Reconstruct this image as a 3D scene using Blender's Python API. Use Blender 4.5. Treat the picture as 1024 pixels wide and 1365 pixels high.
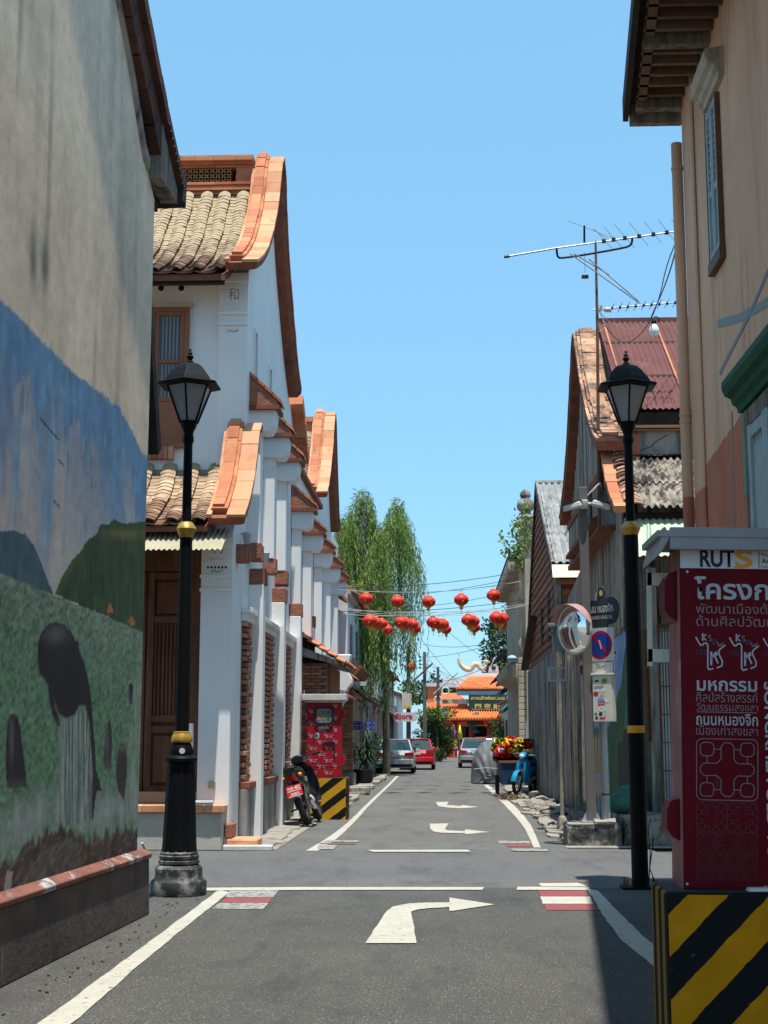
import bpy, math, random
import numpy as np
from mathutils import Vector, Matrix, Euler
for _o in list(bpy.data.objects): bpy.data.objects.remove(_o)
random.seed(7); RNG = np.random.default_rng(7)
SC = bpy.context.scene; COL = SC.collection
# ------------------------------------------------------------------ camera
EYE = 1.55; FOC = 1896.0
PIT = math.atan(301/FOC); YAW = math.atan(80*math.cos(PIT)/FOC)
cam = bpy.data.cameras.new('camera'); cam.sensor_fit = 'VERTICAL'; cam.sensor_height = 36; cam.lens = 36*FOC/1365
cam.clip_start = 0.1; cam.clip_end = 5000
camo = bpy.data.objects.new('camera', cam); COL.objects.link(camo); SC.camera = camo
camo.location = (0, 0, EYE); camo.rotation_euler = (math.pi/2+PIT, 0, YAW)
# ------------------------------------------------------------------ light
SUN = Vector((0.05, -0.20, 1.0)).normalized()
world = bpy.data.worlds.new('World'); SC.world = world; world.use_nodes = True
nt = world.node_tree; nt.nodes.clear()
sky = nt.nodes.new('ShaderNodeTexSky'); sky.sky_type = 'NISHITA'; sky.sun_disc = False
sky.sun_elevation = math.asin(SUN.z); sky.sun_rotation = math.atan2(SUN.x, SUN.y)
sky.air_density = 1.0; sky.dust_density = 0.6; sky.ozone_density = 2.0; sky.altitude = 0
tint = nt.nodes.new('ShaderNodeMix'); tint.data_type = 'RGBA'; tint.blend_type = 'MULTIPLY'; tint.inputs[0].default_value = 1
tint.inputs[7].default_value = (0.82, 1.02, 1.0, 1)
bgn = nt.nodes.new('ShaderNodeBackground'); bgn.inputs[1].default_value = 0.15
wo = nt.nodes.new('ShaderNodeOutputWorld')
even = nt.nodes.new('ShaderNodeMix'); even.data_type = 'RGBA'; even.inputs[0].default_value = 0.65; even.inputs[7].default_value = (1.25, 2.80, 4.3, 1)
nt.links.new(sky.outputs[0], tint.inputs[6]); nt.links.new(tint.outputs[2], even.inputs[6]); nt.links.new(even.outputs[2], bgn.inputs[0]); nt.links.new(bgn.outputs[0], wo.inputs[0])
sl = bpy.data.lights.new('sun', 'SUN'); sl.energy = 4.6; sl.angle = math.radians(0.53); sl.color = (1.0, 0.955, 0.88)
so = bpy.data.objects.new('sun', sl); COL.objects.link(so); so.location = (0, 0, 30)
so.rotation_euler = (-SUN).to_track_quat('-Z', 'Y').to_euler()
vs = SC.view_settings; vs.view_transform = 'Standard'; vs.look = 'None'; vs.exposure = 0.60; vs.gamma = 1; vs.use_curve_mapping = False
SC.cycles.max_bounces = 8; SC.cycles.diffuse_bounces = 4; SC.cycles.transparent_max_bounces = 12
# ------------------------------------------------------------------ camera geometry used to measure places
_sp, _cp, _ss, _cs = math.sin(PIT), math.cos(PIT), math.sin(YAW), math.cos(YAW)
CR = Vector((_cs, _ss, 0)); CU = Vector((_ss*_sp, -_cs*_sp, _cp)); CD = Vector((-_ss*_cp, _cs*_cp, _sp))
def ray(px, py): return CD + CR*((px-512)/FOC) + CU*((682.5-py)/FOC)
def at(px, py, Y): r = ray(px, py); return Vector((0, 0, EYE)) + r*(Y/r.y)
def atx(px, py, X): r = ray(px, py); return Vector((0, 0, EYE)) + r*(X/r.x)
def gr(px, py, z=0.0): r = ray(px, py); return Vector((0, 0, EYE)) + r*((z-EYE)/r.z)
def proj(x, y, z):
    z = z-EYE; w = CD.x*x+CD.y*y+CD.z*z
    return 512+FOC*(CR.x*x+CR.y*y+CR.z*z)/w, 682.5-FOC*(CU.x*x+CU.y*y+CU.z*z)/w
# ------------------------------------------------------------------ materials
def new_mat(name):
    m = bpy.data.materials.new(name); m.use_nodes = True
    n = m.node_tree; return m, n.nodes, n.links, n.nodes['Principled BSDF']
def rgba(c): return (c[0], c[1], c[2], 1.0)
def ramp(N, a, b, ca=(0,0,0), cb=(1,1,1)):
    r = N.new('ShaderNodeValToRGB'); e = r.color_ramp.elements
    e[0].position = a; e[1].position = b; e[0].color = rgba(ca); e[1].color = rgba(cb); return r
def mixn(N, L, fac, a, b, mode='MIX'):
    x = N.new('ShaderNodeMix'); x.data_type = 'RGBA'; x.blend_type = mode
    if isinstance(fac, (int, float)): x.inputs[0].default_value = fac
    else: L.new(fac, x.inputs[0])
    for i, v in ((6, a), (7, b)):
        if isinstance(v, tuple): x.inputs[i].default_value = rgba(v)
        else: L.new(v, x.inputs[i])
    return x.outputs[2]
def noise(N, L, vec, scale, detail=6, rough=0.6):
    t = N.new('ShaderNodeTexNoise'); t.inputs['Scale'].default_value = scale; t.inputs['Detail'].default_value = detail
    t.inputs['Roughness'].default_value = rough; L.new(vec, t.inputs['Vector']); return t.outputs[0]
def mapped(N, L, vec, s):
    m = N.new('ShaderNodeMapping'); m.inputs['Scale'].default_value = s; L.new(vec, m.inputs['Vector']); return m.outputs[0]
def pm(name, c1, c2=None, scale=3.0, rough=0.8, bump=0.25, bscale=40, bdist=0.01, metal=0.0, rand=0.0, randc=None,
       streak=None, streaks=(3, 3, 0.35), slo=0.52, shi=0.72, dirt=None, dlo=0.55, dhi=0.7, dscale=1.3, spec=0.3, coat=0.0, vcol=None):
    m, N, L, B = new_mat(name)
    geo = N.new('ShaderNodeNewGeometry'); P = geo.outputs['Position']
    if c2 is None: c2 = tuple(v*0.82 for v in c1)
    nz = noise(N, L, P, scale); r = ramp(N, 0.35, 0.68); L.new(nz, r.inputs[0])
    if vcol:
        a = N.new('ShaderNodeAttribute'); a.attribute_name = vcol
        dk = mixn(N, L, 1.0, a.outputs[0], (0.8, 0.8, 0.8), 'MULTIPLY'); col = mixn(N, L, r.outputs[0], a.outputs[0], dk)
    else: col = mixn(N, L, r.outputs[0], tuple(c1), tuple(c2))
    if rand > 0 or randc:
        oi = N.new('ShaderNodeObjectInfo')
        if randc: 
            rr = ramp(N, 0.25, 0.9); L.new(oi.outputs['Random'], rr.inputs[0]); col = mixn(N, L, rr.outputs[0], col, tuple(randc))
        if rand > 0:
            mr = N.new('ShaderNodeMapRange'); mr.inputs[3].default_value = 1-rand; mr.inputs[4].default_value = 1+rand
            fr = N.new('ShaderNodeMath'); fr.operation = 'MULTIPLY'; fr.inputs[1].default_value = 7.13; L.new(oi.outputs['Random'], fr.inputs[0])
            f2 = N.new('ShaderNodeMath'); f2.operation = 'FRACT'; L.new(fr.outputs[0], f2.inputs[0])
            L.new(f2.outputs[0], mr.inputs[0]); hv = N.new('ShaderNodeHueSaturation'); L.new(mr.outputs[0], hv.inputs['Value']); L.new(col, hv.inputs['Color']); col = hv.outputs[0]
    if streak:
        s = noise(N, L, mapped(N, L, P, streaks), 1.0, 8, 0.65); rs = ramp(N, slo, shi); L.new(s, rs.inputs[0]); col = mixn(N, L, rs.outputs[0], col, tuple(streak))
    if dirt:
        s = noise(N, L, P, dscale, 9, 0.7); rs = ramp(N, dlo, dhi); L.new(s, rs.inputs[0]); col = mixn(N, L, rs.outputs[0], col, tuple(dirt))
    L.new(col, B.inputs['Base Color'])
    B.inputs['Roughness'].default_value = rough; B.inputs['Metallic'].default_value = metal; B.inputs['Specular IOR Level'].default_value = spec
    if coat: B.inputs['Coat Weight'].default_value = coat; B.inputs['Coat Roughness'].default_value = 0.08
    if bump > 0:
        b = N.new('ShaderNodeBump'); b.inputs['Strength'].default_value = bump; b.inputs['Distance'].default_value = bdist
        L.new(noise(N, L, P, bscale, 5), b.inputs['Height']); L.new(b.outputs[0], B.inputs['Normal'])
    return m
M = {}
# masonry
M['plaster_white'] = pm('plaster_white', (0.80, 0.79, 0.765), (0.74, 0.73, 0.71), 1.3, 0.75, 0.12, 30, 0.004, streak=(0.50, 0.49, 0.46), slo=0.60, shi=0.85)
M['plaster_blue'] = pm('plaster_white_cool', (0.66, 0.71, 0.75), (0.58, 0.65, 0.70), 1.1, 0.75, 0.10, 30, 0.004, streak=(0.42, 0.47, 0.50), slo=0.60, shi=0.85)
M['plaster_dirty'] = pm('plaster_dirty', (0.42, 0.39, 0.34), (0.30, 0.28, 0.25), 2.0, 0.9, 0.4, 25, 0.01, streak=(0.055, 0.05, 0.045), slo=0.50, shi=0.66, dirt=(0.10, 0.09, 0.08))
M['plaster_grey'] = pm('plaster_grey', (0.34, 0.33, 0.31), (0.23, 0.22, 0.21), 2.0, 0.9, 0.4, 25, 0.01, streak=(0.07, 0.065, 0.06), slo=0.46, shi=0.64)
M['plaster_cream'] = pm('plaster_cream', (0.52, 0.45, 0.34), (0.42, 0.36, 0.27), 2.0, 0.85, 0.3, 25, 0.01, streak=(0.14, 0.12, 0.10), slo=0.50, shi=0.70)
M['plinth_stain'] = pm('plinth_stain', (0.50, 0.47, 0.40), (0.40, 0.38, 0.33), 3.0, 0.9, 0.4, 30, 0.01, streak=(0.30, 0.16, 0.05), slo=0.56, shi=0.68, dirt=(0.16, 0.15, 0.13))
M['orange_wall'] = pm('orange_plaster', (0.74, 0.45, 0.295), (0.64, 0.38, 0.24), 0.9, 0.85, 0.35, 22, 0.008, streak=(0.40, 0.25, 0.165), slo=0.50, shi=0.78, dirt=(0.48, 0.33, 0.24), dlo=0.60, dhi=0.75, dscale=2.2)
M['orange_red'] = pm('red_ochre_plaster', (0.52, 0.18, 0.10), (0.43, 0.14, 0.08), 1.6, 0.85, 0.3, 22, 0.006, streak=(0.26, 0.10, 0.07), slo=0.55, shi=0.80)
M['concrete'] = pm('concrete', (0.31, 0.285, 0.24), (0.21, 0.195, 0.165), 2.5, 0.92, 0.5, 35, 0.012, dirt=(0.10, 0.095, 0.085), dscale=2.2)
M['concrete_mossy'] = pm('concrete_mossy', (0.34, 0.33, 0.29), (0.20, 0.19, 0.17), 5, 0.95, 0.7, 25, 0.02, streak=(0.035, 0.035, 0.03), streaks=(4, 4, 2.5), slo=0.46, shi=0.6)
M['kerb_paint'] = pm('kerb_paint', (0.66, 0.64, 0.60), (0.5, 0.49, 0.46), 4, 0.85, 0.3, 30, 0.01)
M['terracotta'] = pm('terracotta', (0.46, 0.16, 0.075), (0.37, 0.12, 0.055), 6, 0.85, 0.4, 60, 0.006, rand=0.14, randc=(0.52, 0.215, 0.105), dirt=(0.24, 0.09, 0.05), dlo=0.58, dhi=0.75, dscale=3)
M['terra_pale'] = pm('terracotta_pale', (0.56, 0.265, 0.135), (0.47, 0.20, 0.095), 5, 0.85, 0.4, 60, 0.006, rand=0.10, randc=(0.60, 0.32, 0.18), dirt=(0.45, 0.17, 0.08), dlo=0.56, dhi=0.7, dscale=3)
M['terra_dark'] = pm('terracotta_dark', (0.24, 0.085, 0.05), (0.16, 0.055, 0.035), 6, 0.9, 0.5, 60, 0.006, rand=0.2, dirt=(0.06, 0.04, 0.03))
M['brick'] = pm('old_brick', (0.36, 0.15, 0.085), (0.26, 0.10, 0.06), 9, 0.9, 0.6, 50, 0.008, rand=0.3, randc=(0.46, 0.24, 0.14))
M['mortar'] = pm('mortar', (0.22, 0.17, 0.14), (0.13, 0.10, 0.085), 8, 0.95, 0.5, 50, 0.01)
M['brick_raw'] = pm('raw_brick', (0.38, 0.15, 0.09), (0.22, 0.10, 0.07), 12, 0.95, 0.8, 30, 0.02, dirt=(0.12, 0.09, 0.08), dscale=6)
# roof tile: pale yellow with brown weathering
def roof_tile_mat(name, pale, brown, zlo, zhi):
    m, N, L, B = new_mat(name); geo = N.new('ShaderNodeNewGeometry'); P = geo.outputs['Position']
    sx = N.new('ShaderNodeSeparateXYZ'); L.new(P, sx.inputs[0])
    n1 = noise(N, L, P, 1.7, 6); mp = N.new('ShaderNodeMapRange'); mp.inputs[1].default_value = zlo; mp.inputs[2].default_value = zhi; L.new(sx.outputs[2], mp.inputs[0])
    ad = N.new('ShaderNodeMath'); ad.operation = 'ADD'; L.new(mp.outputs[0], ad.inputs[0])
    nn = N.new('ShaderNodeMath'); nn.operation = 'MULTIPLY_ADD'; nn.inputs[1].default_value = 2.2; nn.inputs[2].default_value = -1.1; L.new(n1, nn.inputs[0]); L.new(nn.outputs[0], ad.inputs[1])
    r = ramp(N, 0.3, 0.75); L.new(ad.outputs[0], r.inputs[0]); col = mixn(N, L, r.outputs[0], brown, pale)
    oi = N.new('ShaderNodeObjectInfo'); mr = N.new('ShaderNodeMapRange'); mr.inputs[3].default_value = 0.7; mr.inputs[4].default_value = 1.22; L.new(oi.outputs['Random'], mr.inputs[0])
    hv = N.new('ShaderNodeHueSaturation'); L.new(mr.outputs[0], hv.inputs['Value']); L.new(col, hv.inputs['Color'])
    n3 = noise(N, L, P, 9, 5); r3 = ramp(N, 0.56, 0.68); L.new(n3, r3.inputs[0]); col = mixn(N, L, r3.outputs[0], hv.outputs[0], (0.13, 0.085, 0.055))
    L.new(col, B.inputs['Base Color']); B.inputs['Roughness'].default_value = 0.85
    b = N.new('ShaderNodeBump'); b.inputs['Strength'].default_value = 0.4; b.inputs['Distance'].default_value = 0.008; L.new(noise(N, L, P, 50, 4), b.inputs['Height']); L.new(b.outputs[0], B.inputs['Normal'])
    return m
M['tile_high'] = roof_tile_mat('clay_roof_tile', (0.37, 0.275, 0.165), (0.17, 0.095, 0.055), 8.8, 10.0)
M['tile_low'] = roof_tile_mat('clay_porch_tile', (0.44, 0.305, 0.185), (0.21, 0.11, 0.06), 4.7, 5.3)
# wood
M['wood_brown'] = pm('wood_brown', (0.155, 0.062, 0.03), (0.09, 0.036, 0.018), 3, 0.55, 0.25, 30, 0.004, streak=(0.22, 0.10, 0.05), streaks=(14, 14, 0.8), slo=0.5, shi=0.7)
M['wood_window'] = pm('wood_window', (0.30, 0.12, 0.06), (0.22, 0.085, 0.042), 3, 0.6, 0.2, 30, 0.004)
M['wood_dark'] = pm('wood_dark', (0.055, 0.042, 0.034), (0.025, 0.02, 0.018), 4, 0.85, 0.5, 25, 0.008, rand=0.3)
M['wood_pale'] = pm('weathered_plank', (0.42, 0.355, 0.265), (0.26, 0.215, 0.16), 4, 0.9, 0.6, 25, 0.008, streak=(0.07, 0.062, 0.052), streaks=(7, 7, 0.5), slo=0.48, shi=0.64, rand=0.2)
M['wood_grey'] = pm('wood_grey', (0.30, 0.265, 0.215), (0.16, 0.14, 0.115), 5, 0.9, 0.6, 25, 0.008, streak=(0.05, 0.045, 0.04), streaks=(12, 12, 0.7), slo=0.46, shi=0.66, rand=0.25)
M['wood_soffit'] = pm('wood_soffit', (0.20, 0.13, 0.09), (0.12, 0.075, 0.05), 4, 0.85, 0.5, 25, 0.008, rand=0.3)
M['shingle'] = pm('shingle_brown', (0.25, 0.105, 0.06), (0.17, 0.07, 0.042), 4, 0.8, 0.4, 25, 0.008, rand=0.2)
M['shutter_blue'] = pm('shutter_paint', (0.36, 0.45, 0.47), (0.26, 0.33, 0.35), 4, 0.75, 0.4, 30, 0.006, streak=(0.17, 0.13, 0.10), streaks=(9, 9, 1.5), slo=0.58, shi=0.68)
M['glass_grey'] = pm('glass_frosted', (0.40, 0.43, 0.44), (0.33, 0.36, 0.37), 3, 0.35, 0, 1, spec=0.5)
M['bar_dark'] = pm('iron_bar', (0.08, 0.085, 0.09), None, 8, 0.5, 0)
M['hole'] = pm('dark_hollow', (0.012, 0.011, 0.01), None, 8, 0.9, 0)
# metal
def corrug_mat(name, c1, c2, rust=None, rough=0.6, rlo=0.55, rhi=0.65, rs=(0.8, 0.8, 0.8), metal=0.0):
    return pm(name, c1, c2, 2.5, rough, 0.2, 60, 0.004, metal=metal, rand=0.1, streak=rust, streaks=rs, slo=rlo, shi=rhi)
M['sheet_red'] = corrug_mat('rusty_red_sheet', (0.155, 0.052, 0.045), (0.11, 0.04, 0.037), (0.22, 0.095, 0.065), 0.8, 0.55, 0.8, (3, 3, 1.2))
M['sheet_rust'] = corrug_mat('orange_rust_sheet', (0.50, 0.19, 0.09), (0.36, 0.12, 0.06), (0.2, 0.07, 0.05), 0.8)
M['sheet_grey'] = corrug_mat('asbestos_sheet', (0.30, 0.30, 0.29), (0.19, 0.19, 0.185), (0.07, 0.07, 0.07), 0.85, 0.5, 0.66, (6, 1.2, 1.2))
M['sheet_old'] = corrug_mat('weathered_asbestos', (0.36, 0.31, 0.25), (0.18, 0.15, 0.12), (0.045, 0.04, 0.035), 0.9, 0.46, 0.58, (5, 5, 5))
M['sheet_green'] = corrug_mat('pale_green_sheet', (0.50, 0.60, 0.44), (0.40, 0.50, 0.36), (0.55, 0.48, 0.30), 0.6, 0.55, 0.75, (3, 1, 1))
M['sheet_cream'] = corrug_mat('cream_sheet', (0.46, 0.42, 0.29), (0.36, 0.32, 0.21), None, 0.5)
M['lamp_black'] = pm('lamp_black_paint', (0.006, 0.0065, 0.007), (0.004, 0.004, 0.0045), 6, 0.5, 0.15, 60, 0.003, dirt=(0.22, 0.22, 0.21), dlo=0.70, dhi=0.72, dscale=9, spec=0.10)
M['lamp_base'] = pm('lamp_base_worn', (0.03, 0.03, 0.03), (0.015, 0.015, 0.015), 6, 0.6, 0.4, 40, 0.006, dirt=(0.20, 0.197, 0.185), dlo=0.46, dhi=0.58, dscale=5)
M['lamp_gold'] = pm('gold_paint', (0.50, 0.29, 0.045), (0.40, 0.22, 0.03), 6, 0.35, 0.1, 60, 0.003, metal=0.4, spec=0.5)
M['steel'] = pm('galvanised_steel', (0.46, 0.47, 0.48), (0.36, 0.37, 0.38), 4, 0.45, 0.05, 60, 0.003, metal=0.35, rand=0.05)
M['pole_grey'] = pm('brown_grey_post', (0.125, 0.112, 0.10), (0.10, 0.09, 0.08), 4, 0.65, 0.1, 60, 0.003, spec=0.4)
M['chrome'] = pm('chrome', (0.75, 0.76, 0.78), (0.7, 0.71, 0.73), 4, 0.12, 0, metal=1.0)
M['mirror'] = pm('mirror_glass', (0.88, 0.90, 0.90), (0.88, 0.90, 0.90), 4, 0.015, 0, metal=1.0)
M['rust'] = pm('rust', (0.18, 0.085, 0.05), (0.10, 0.05, 0.035), 9, 0.9, 0.4, 60, 0.004)
M['black_plastic'] = pm('black_plastic', (0.02, 0.02, 0.021), (0.014, 0.014, 0.015), 4, 0.45, 0.05, 60, 0.003)
M['black_gloss'] = pm('black_gloss', (0.012, 0.012, 0.014), (0.01, 0.01, 0.012), 4, 0.16, 0, coat=0.6, spec=0.5)
M['rubber'] = pm('rubber', (0.022, 0.022, 0.022), (0.015, 0.015, 0.015), 10, 0.85, 0.1, 80, 0.003)
M['wire'] = pm('cable_black', (0.02, 0.02, 0.022), None, 4, 0.6, 0)
M['wire_pale'] = pm('cable_pale', (0.42, 0.42, 0.42), None, 4, 0.6, 0)
M['paper_red'] = pm('red_print_shade', (0.125, 0.0015, 0.008), (0.10, 0.001, 0.006), 2, 0.45, 0.05, 20, 0.004, spec=0.10, streak=(0.16, 0.03, 0.035), streaks=(6, 6, 1.5), slo=0.62, shi=0.74)  # red print darkened, carrying the shade under the eave in its colour
M['print_white'] = pm('white_print', (0.42, 0.42, 0.46), None, 4, 0.5, 0)
M['print_soft'] = pm('pink_print', (0.25, 0.16, 0.17), None, 4, 0.5, 0)
M['print_faint'] = pm('faint_print', (0.13, 0.028, 0.038), None, 4, 0.5, 0)
M['print_navy'] = pm('navy_print', (0.008, 0.012, 0.04), None, 4, 0.5, 0)
M['print_orange'] = pm('orange_print', (0.78, 0.34, 0.03), None, 4, 0.5, 0)
M['print_dark'] = pm('dark_print', (0.04, 0.04, 0.045), None, 4, 0.5, 0)
M['print_blue'] = pm('blue_print', (0.02, 0.06, 0.36), None, 4, 0.4, 0)
M['print_cyan'] = pm('cyan_print', (0.05, 0.35, 0.75), None, 4, 0.4, 0)
M['print_red'] = pm('sign_red', (0.55, 0.012, 0.04), None, 4, 0.4, 0)
M['print_green'] = pm('green_print', (0.05, 0.28, 0.12), None, 4, 0.5, 0)
M['print_gold'] = pm('gold_print', (0.72, 0.50, 0.10), None, 4, 0.4, 0)
M['white_sheet'] = pm('white_panel', (0.62, 0.63, 0.64), (0.55, 0.56, 0.57), 2, 0.5, 0.05, 20, 0.004)
M['box_cream'] = pm('cream_box', (0.58, 0.55, 0.45), (0.52, 0.49, 0.40), 3, 0.5, 0.05)
M['box_grey'] = pm('grey_box', (0.20, 0.235, 0.225), (0.16, 0.19, 0.18), 3, 0.5, 0.05)
M['green_paint'] = pm('green_paint', (0.004, 0.10, 0.055), (0.003, 0.07, 0.04), 5, 0.6, 0.2, 30, 0.004, spec=0.12)
M['green_pale'] = pm('green_pale_paint', (0.10, 0.32, 0.24), (0.07, 0.25, 0.18), 5, 0.7, 0.2, 30, 0.004)
M['tarp_grey'] = pm('grey_tarp', (0.17, 0.175, 0.185), (0.11, 0.115, 0.12), 1.5, 0.45, 0.35, 3, 0.06, spec=0.4)
M['leaf_willow'] = pm('willow_leaf', (0.125, 0.215, 0.033), (0.06, 0.125, 0.02), 1.5, 0.6, 0, spec=0.3)
M['leaf_willow2'] = pm('willow_leaf_light', (0.23, 0.31, 0.065), (0.13, 0.21, 0.04), 1.5, 0.6, 0, spec=0.3)
M['leaf_green'] = pm('leaf_green', (0.07, 0.14, 0.025), (0.03, 0.075, 0.015), 2.0, 0.6, 0)
M['leaf_dark'] = pm('leaf_dark', (0.028, 0.065, 0.022), (0.015, 0.038, 0.012), 1.0, 0.6, 0)
M['leaf_lime'] = pm('leaf_lime', (0.20, 0.28, 0.04), (0.10, 0.17, 0.03), 2.0, 0.6, 0)
M['bark'] = pm('bark', (0.17, 0.15, 0.12), (0.09, 0.075, 0.06), 6, 0.95, 0.8, 20, 0.02)
M['soil'] = pm('soil_litter', (0.16, 0.085, 0.05), (0.09, 0.06, 0.04), 9, 0.95, 0.8, 40, 0.02)
M['lantern'] = pm('lantern_red', (0.72, 0.035, 0.02), (0.58, 0.025, 0.015), 9, 0.5, 0.1, 60, 0.004)
M['lantern_gold'] = pm('lantern_gold', (0.75, 0.45, 0.06), (0.6, 0.32, 0.04), 9, 0.45, 0.1)
M['roof_orange'] = pm('glazed_orange_tile', (0.74, 0.20, 0.05), (0.60, 0.14, 0.035), 2, 0.45, 0.1, spec=0.5)
M['temple_red'] = pm('temple_red', (0.30, 0.035, 0.025), (0.20, 0.02, 0.018), 2, 0.6, 0.1)
M['dark_green'] = pm('dark_green_board', (0.02, 0.055, 0.05), None, 2, 0.5, 0)
M['car_silver'] = pm('car_silver', (0.52, 0.53, 0.54), (0.50, 0.51, 0.52), 1, 0.32, 0, metal=0.25, coat=0.8, spec=0.5)
M['car_red'] = pm('car_red', (0.62, 0.015, 0.03), (0.58, 0.012, 0.025), 1, 0.25, 0, metal=0.1, coat=0.9, spec=0.5)
M['car_grey'] = pm('car_grey', (0.34, 0.37, 0.40), (0.32, 0.35, 0.38), 1, 0.3, 0, metal=0.3, coat=0.8, spec=0.5)
M['car_glass'] = pm('car_glass', (0.02, 0.035, 0.035), None, 1, 0.06, 0, spec=0.7)
M['tail_red'] = pm('tail_light', (0.42, 0.008, 0.012), None, 1, 0.15, 0, coat=0.7)
M['tail_clear'] = pm('clear_lens', (0.6, 0.6, 0.62), None, 1, 0.12, 0, coat=0.7)
M['blue_paint'] = pm('blue_body', (0.01, 0.26, 0.46), (0.008, 0.2, 0.38), 3, 0.3, 0.05, coat=0.4)
M['blue_dark'] = pm('dark_blue_side', (0.012, 0.05, 0.10), (0.01, 0.035, 0.07), 3, 0.5, 0.1)
M['plate_red'] = pm('plate_red', (0.62, 0.02, 0.03), None, 3, 0.35, 0)
M['lamp_pane'] = pm('lamp_pane', (0.30, 0.30, 0.30), (0.22, 0.22, 0.23), 5, 0.3, 0, spec=0.5)
M['bulb'] = pm('bulb_glass', (0.80, 0.80, 0.80), None, 5, 0.2, 0, spec=0.5)
M['yellow'] = pm('yellow_cloth', (0.75, 0.58, 0.05), (0.6, 0.44, 0.03), 5, 0.6, 0.2)
M['purple'] = pm('purple_cloth', (0.40, 0.18, 0.52), None, 5, 0.7, 0)
M['pink'] = pm('pink_cloth', (0.75, 0.22, 0.30), None, 5, 0.7, 0)
M['cloth_blue'] = pm('pale_blue', (0.35, 0.5, 0.6), None, 5, 0.7, 0)
def lamp_glass():
    m, N, L, B = new_mat('lamp_glass'); B.inputs['Base Color'].default_value = (0.42, 0.43, 0.45, 1); B.inputs['Roughness'].default_value = 0.25
    B.inputs['Transmission Weight'].default_value = 0.35; B.inputs['Specular IOR Level'].default_value = 0.5; return m
M['lamp_pane'] = lamp_glass()
def stripes_mat(name, period, duty, worn=0.0, ang=45.0, off=0.0, axis='XZ', vert=False, ya=(0.60, 0.335, 0.025), yb=(0.48, 0.25, 0.018)):
    m, N, L, B = new_mat(name); geo = N.new('ShaderNodeNewGeometry'); P = geo.outputs['Position']
    s = N.new('ShaderNodeSeparateXYZ'); L.new(P, s.inputs[0])
    nz = noise(N, L, P, 12, 4); a = math.radians(ang)
    mu = N.new('ShaderNodeMath'); mu.operation = 'MULTIPLY'; mu.inputs[1].default_value = -math.sin(a)/period
    if vert: mu.inputs[1].default_value = -1.0/period; L.new(s.outputs[1], mu.inputs[0])
    else: L.new(s.outputs[0], mu.inputs[0])
    mz = N.new('ShaderNodeMath'); mz.operation = 'MULTIPLY_ADD'; mz.inputs[1].default_value = 0.0 if vert else math.cos(a)/period; L.new(s.outputs[2], mz.inputs[0]); L.new(mu.outputs[0], mz.inputs[2])
    wn = N.new('ShaderNodeMath'); wn.operation = 'MULTIPLY_ADD'; wn.inputs[1].default_value = 0.07; L.new(nz, wn.inputs[0]); L.new(mz.outputs[0], wn.inputs[2])
    ad = N.new('ShaderNodeMath'); ad.operation = 'ADD'; ad.inputs[1].default_value = 50+off; L.new(wn.outputs[0], ad.inputs[0])
    fr = N.new('ShaderNodeMath'); fr.operation = 'FRACT'; L.new(ad.outputs[0], fr.inputs[0])
    lt = N.new('ShaderNodeMath'); lt.operation = 'LESS_THAN'; lt.inputs[1].default_value = duty; L.new(fr.outputs[0], lt.inputs[0])
    n2 = noise(N, L, P, 6, 8, 0.7); r2 = ramp(N, 0.35, 0.7, ya, yb); L.new(n2, r2.inputs[0])
    col = mixn(N, L, lt.outputs[0], (0.012, 0.012, 0.013), r2.outputs[0])
    n4 = noise(N, L, P, 14, 8, 0.7); r4 = ramp(N, 0.66, 0.70); L.new(n4, r4.inputs[0]); col = mixn(N, L, r4.outputs[0], col, (0.16, 0.12, 0.07))
    L.new(col, B.inputs['Base Color']); B.inputs['Roughness'].default_value = 0.8; B.inputs['Specular IOR Level'].default_value = 0.08
    b = N.new('ShaderNodeBump'); b.inputs['Strength'].default_value = 0.5; b.inputs['Distance'].default_value = 0.012; L.new(noise(N, L, P, 18, 6), b.inputs['Height']); L.new(b.outputs[0], B.inputs['Normal'])
    return m
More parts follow.
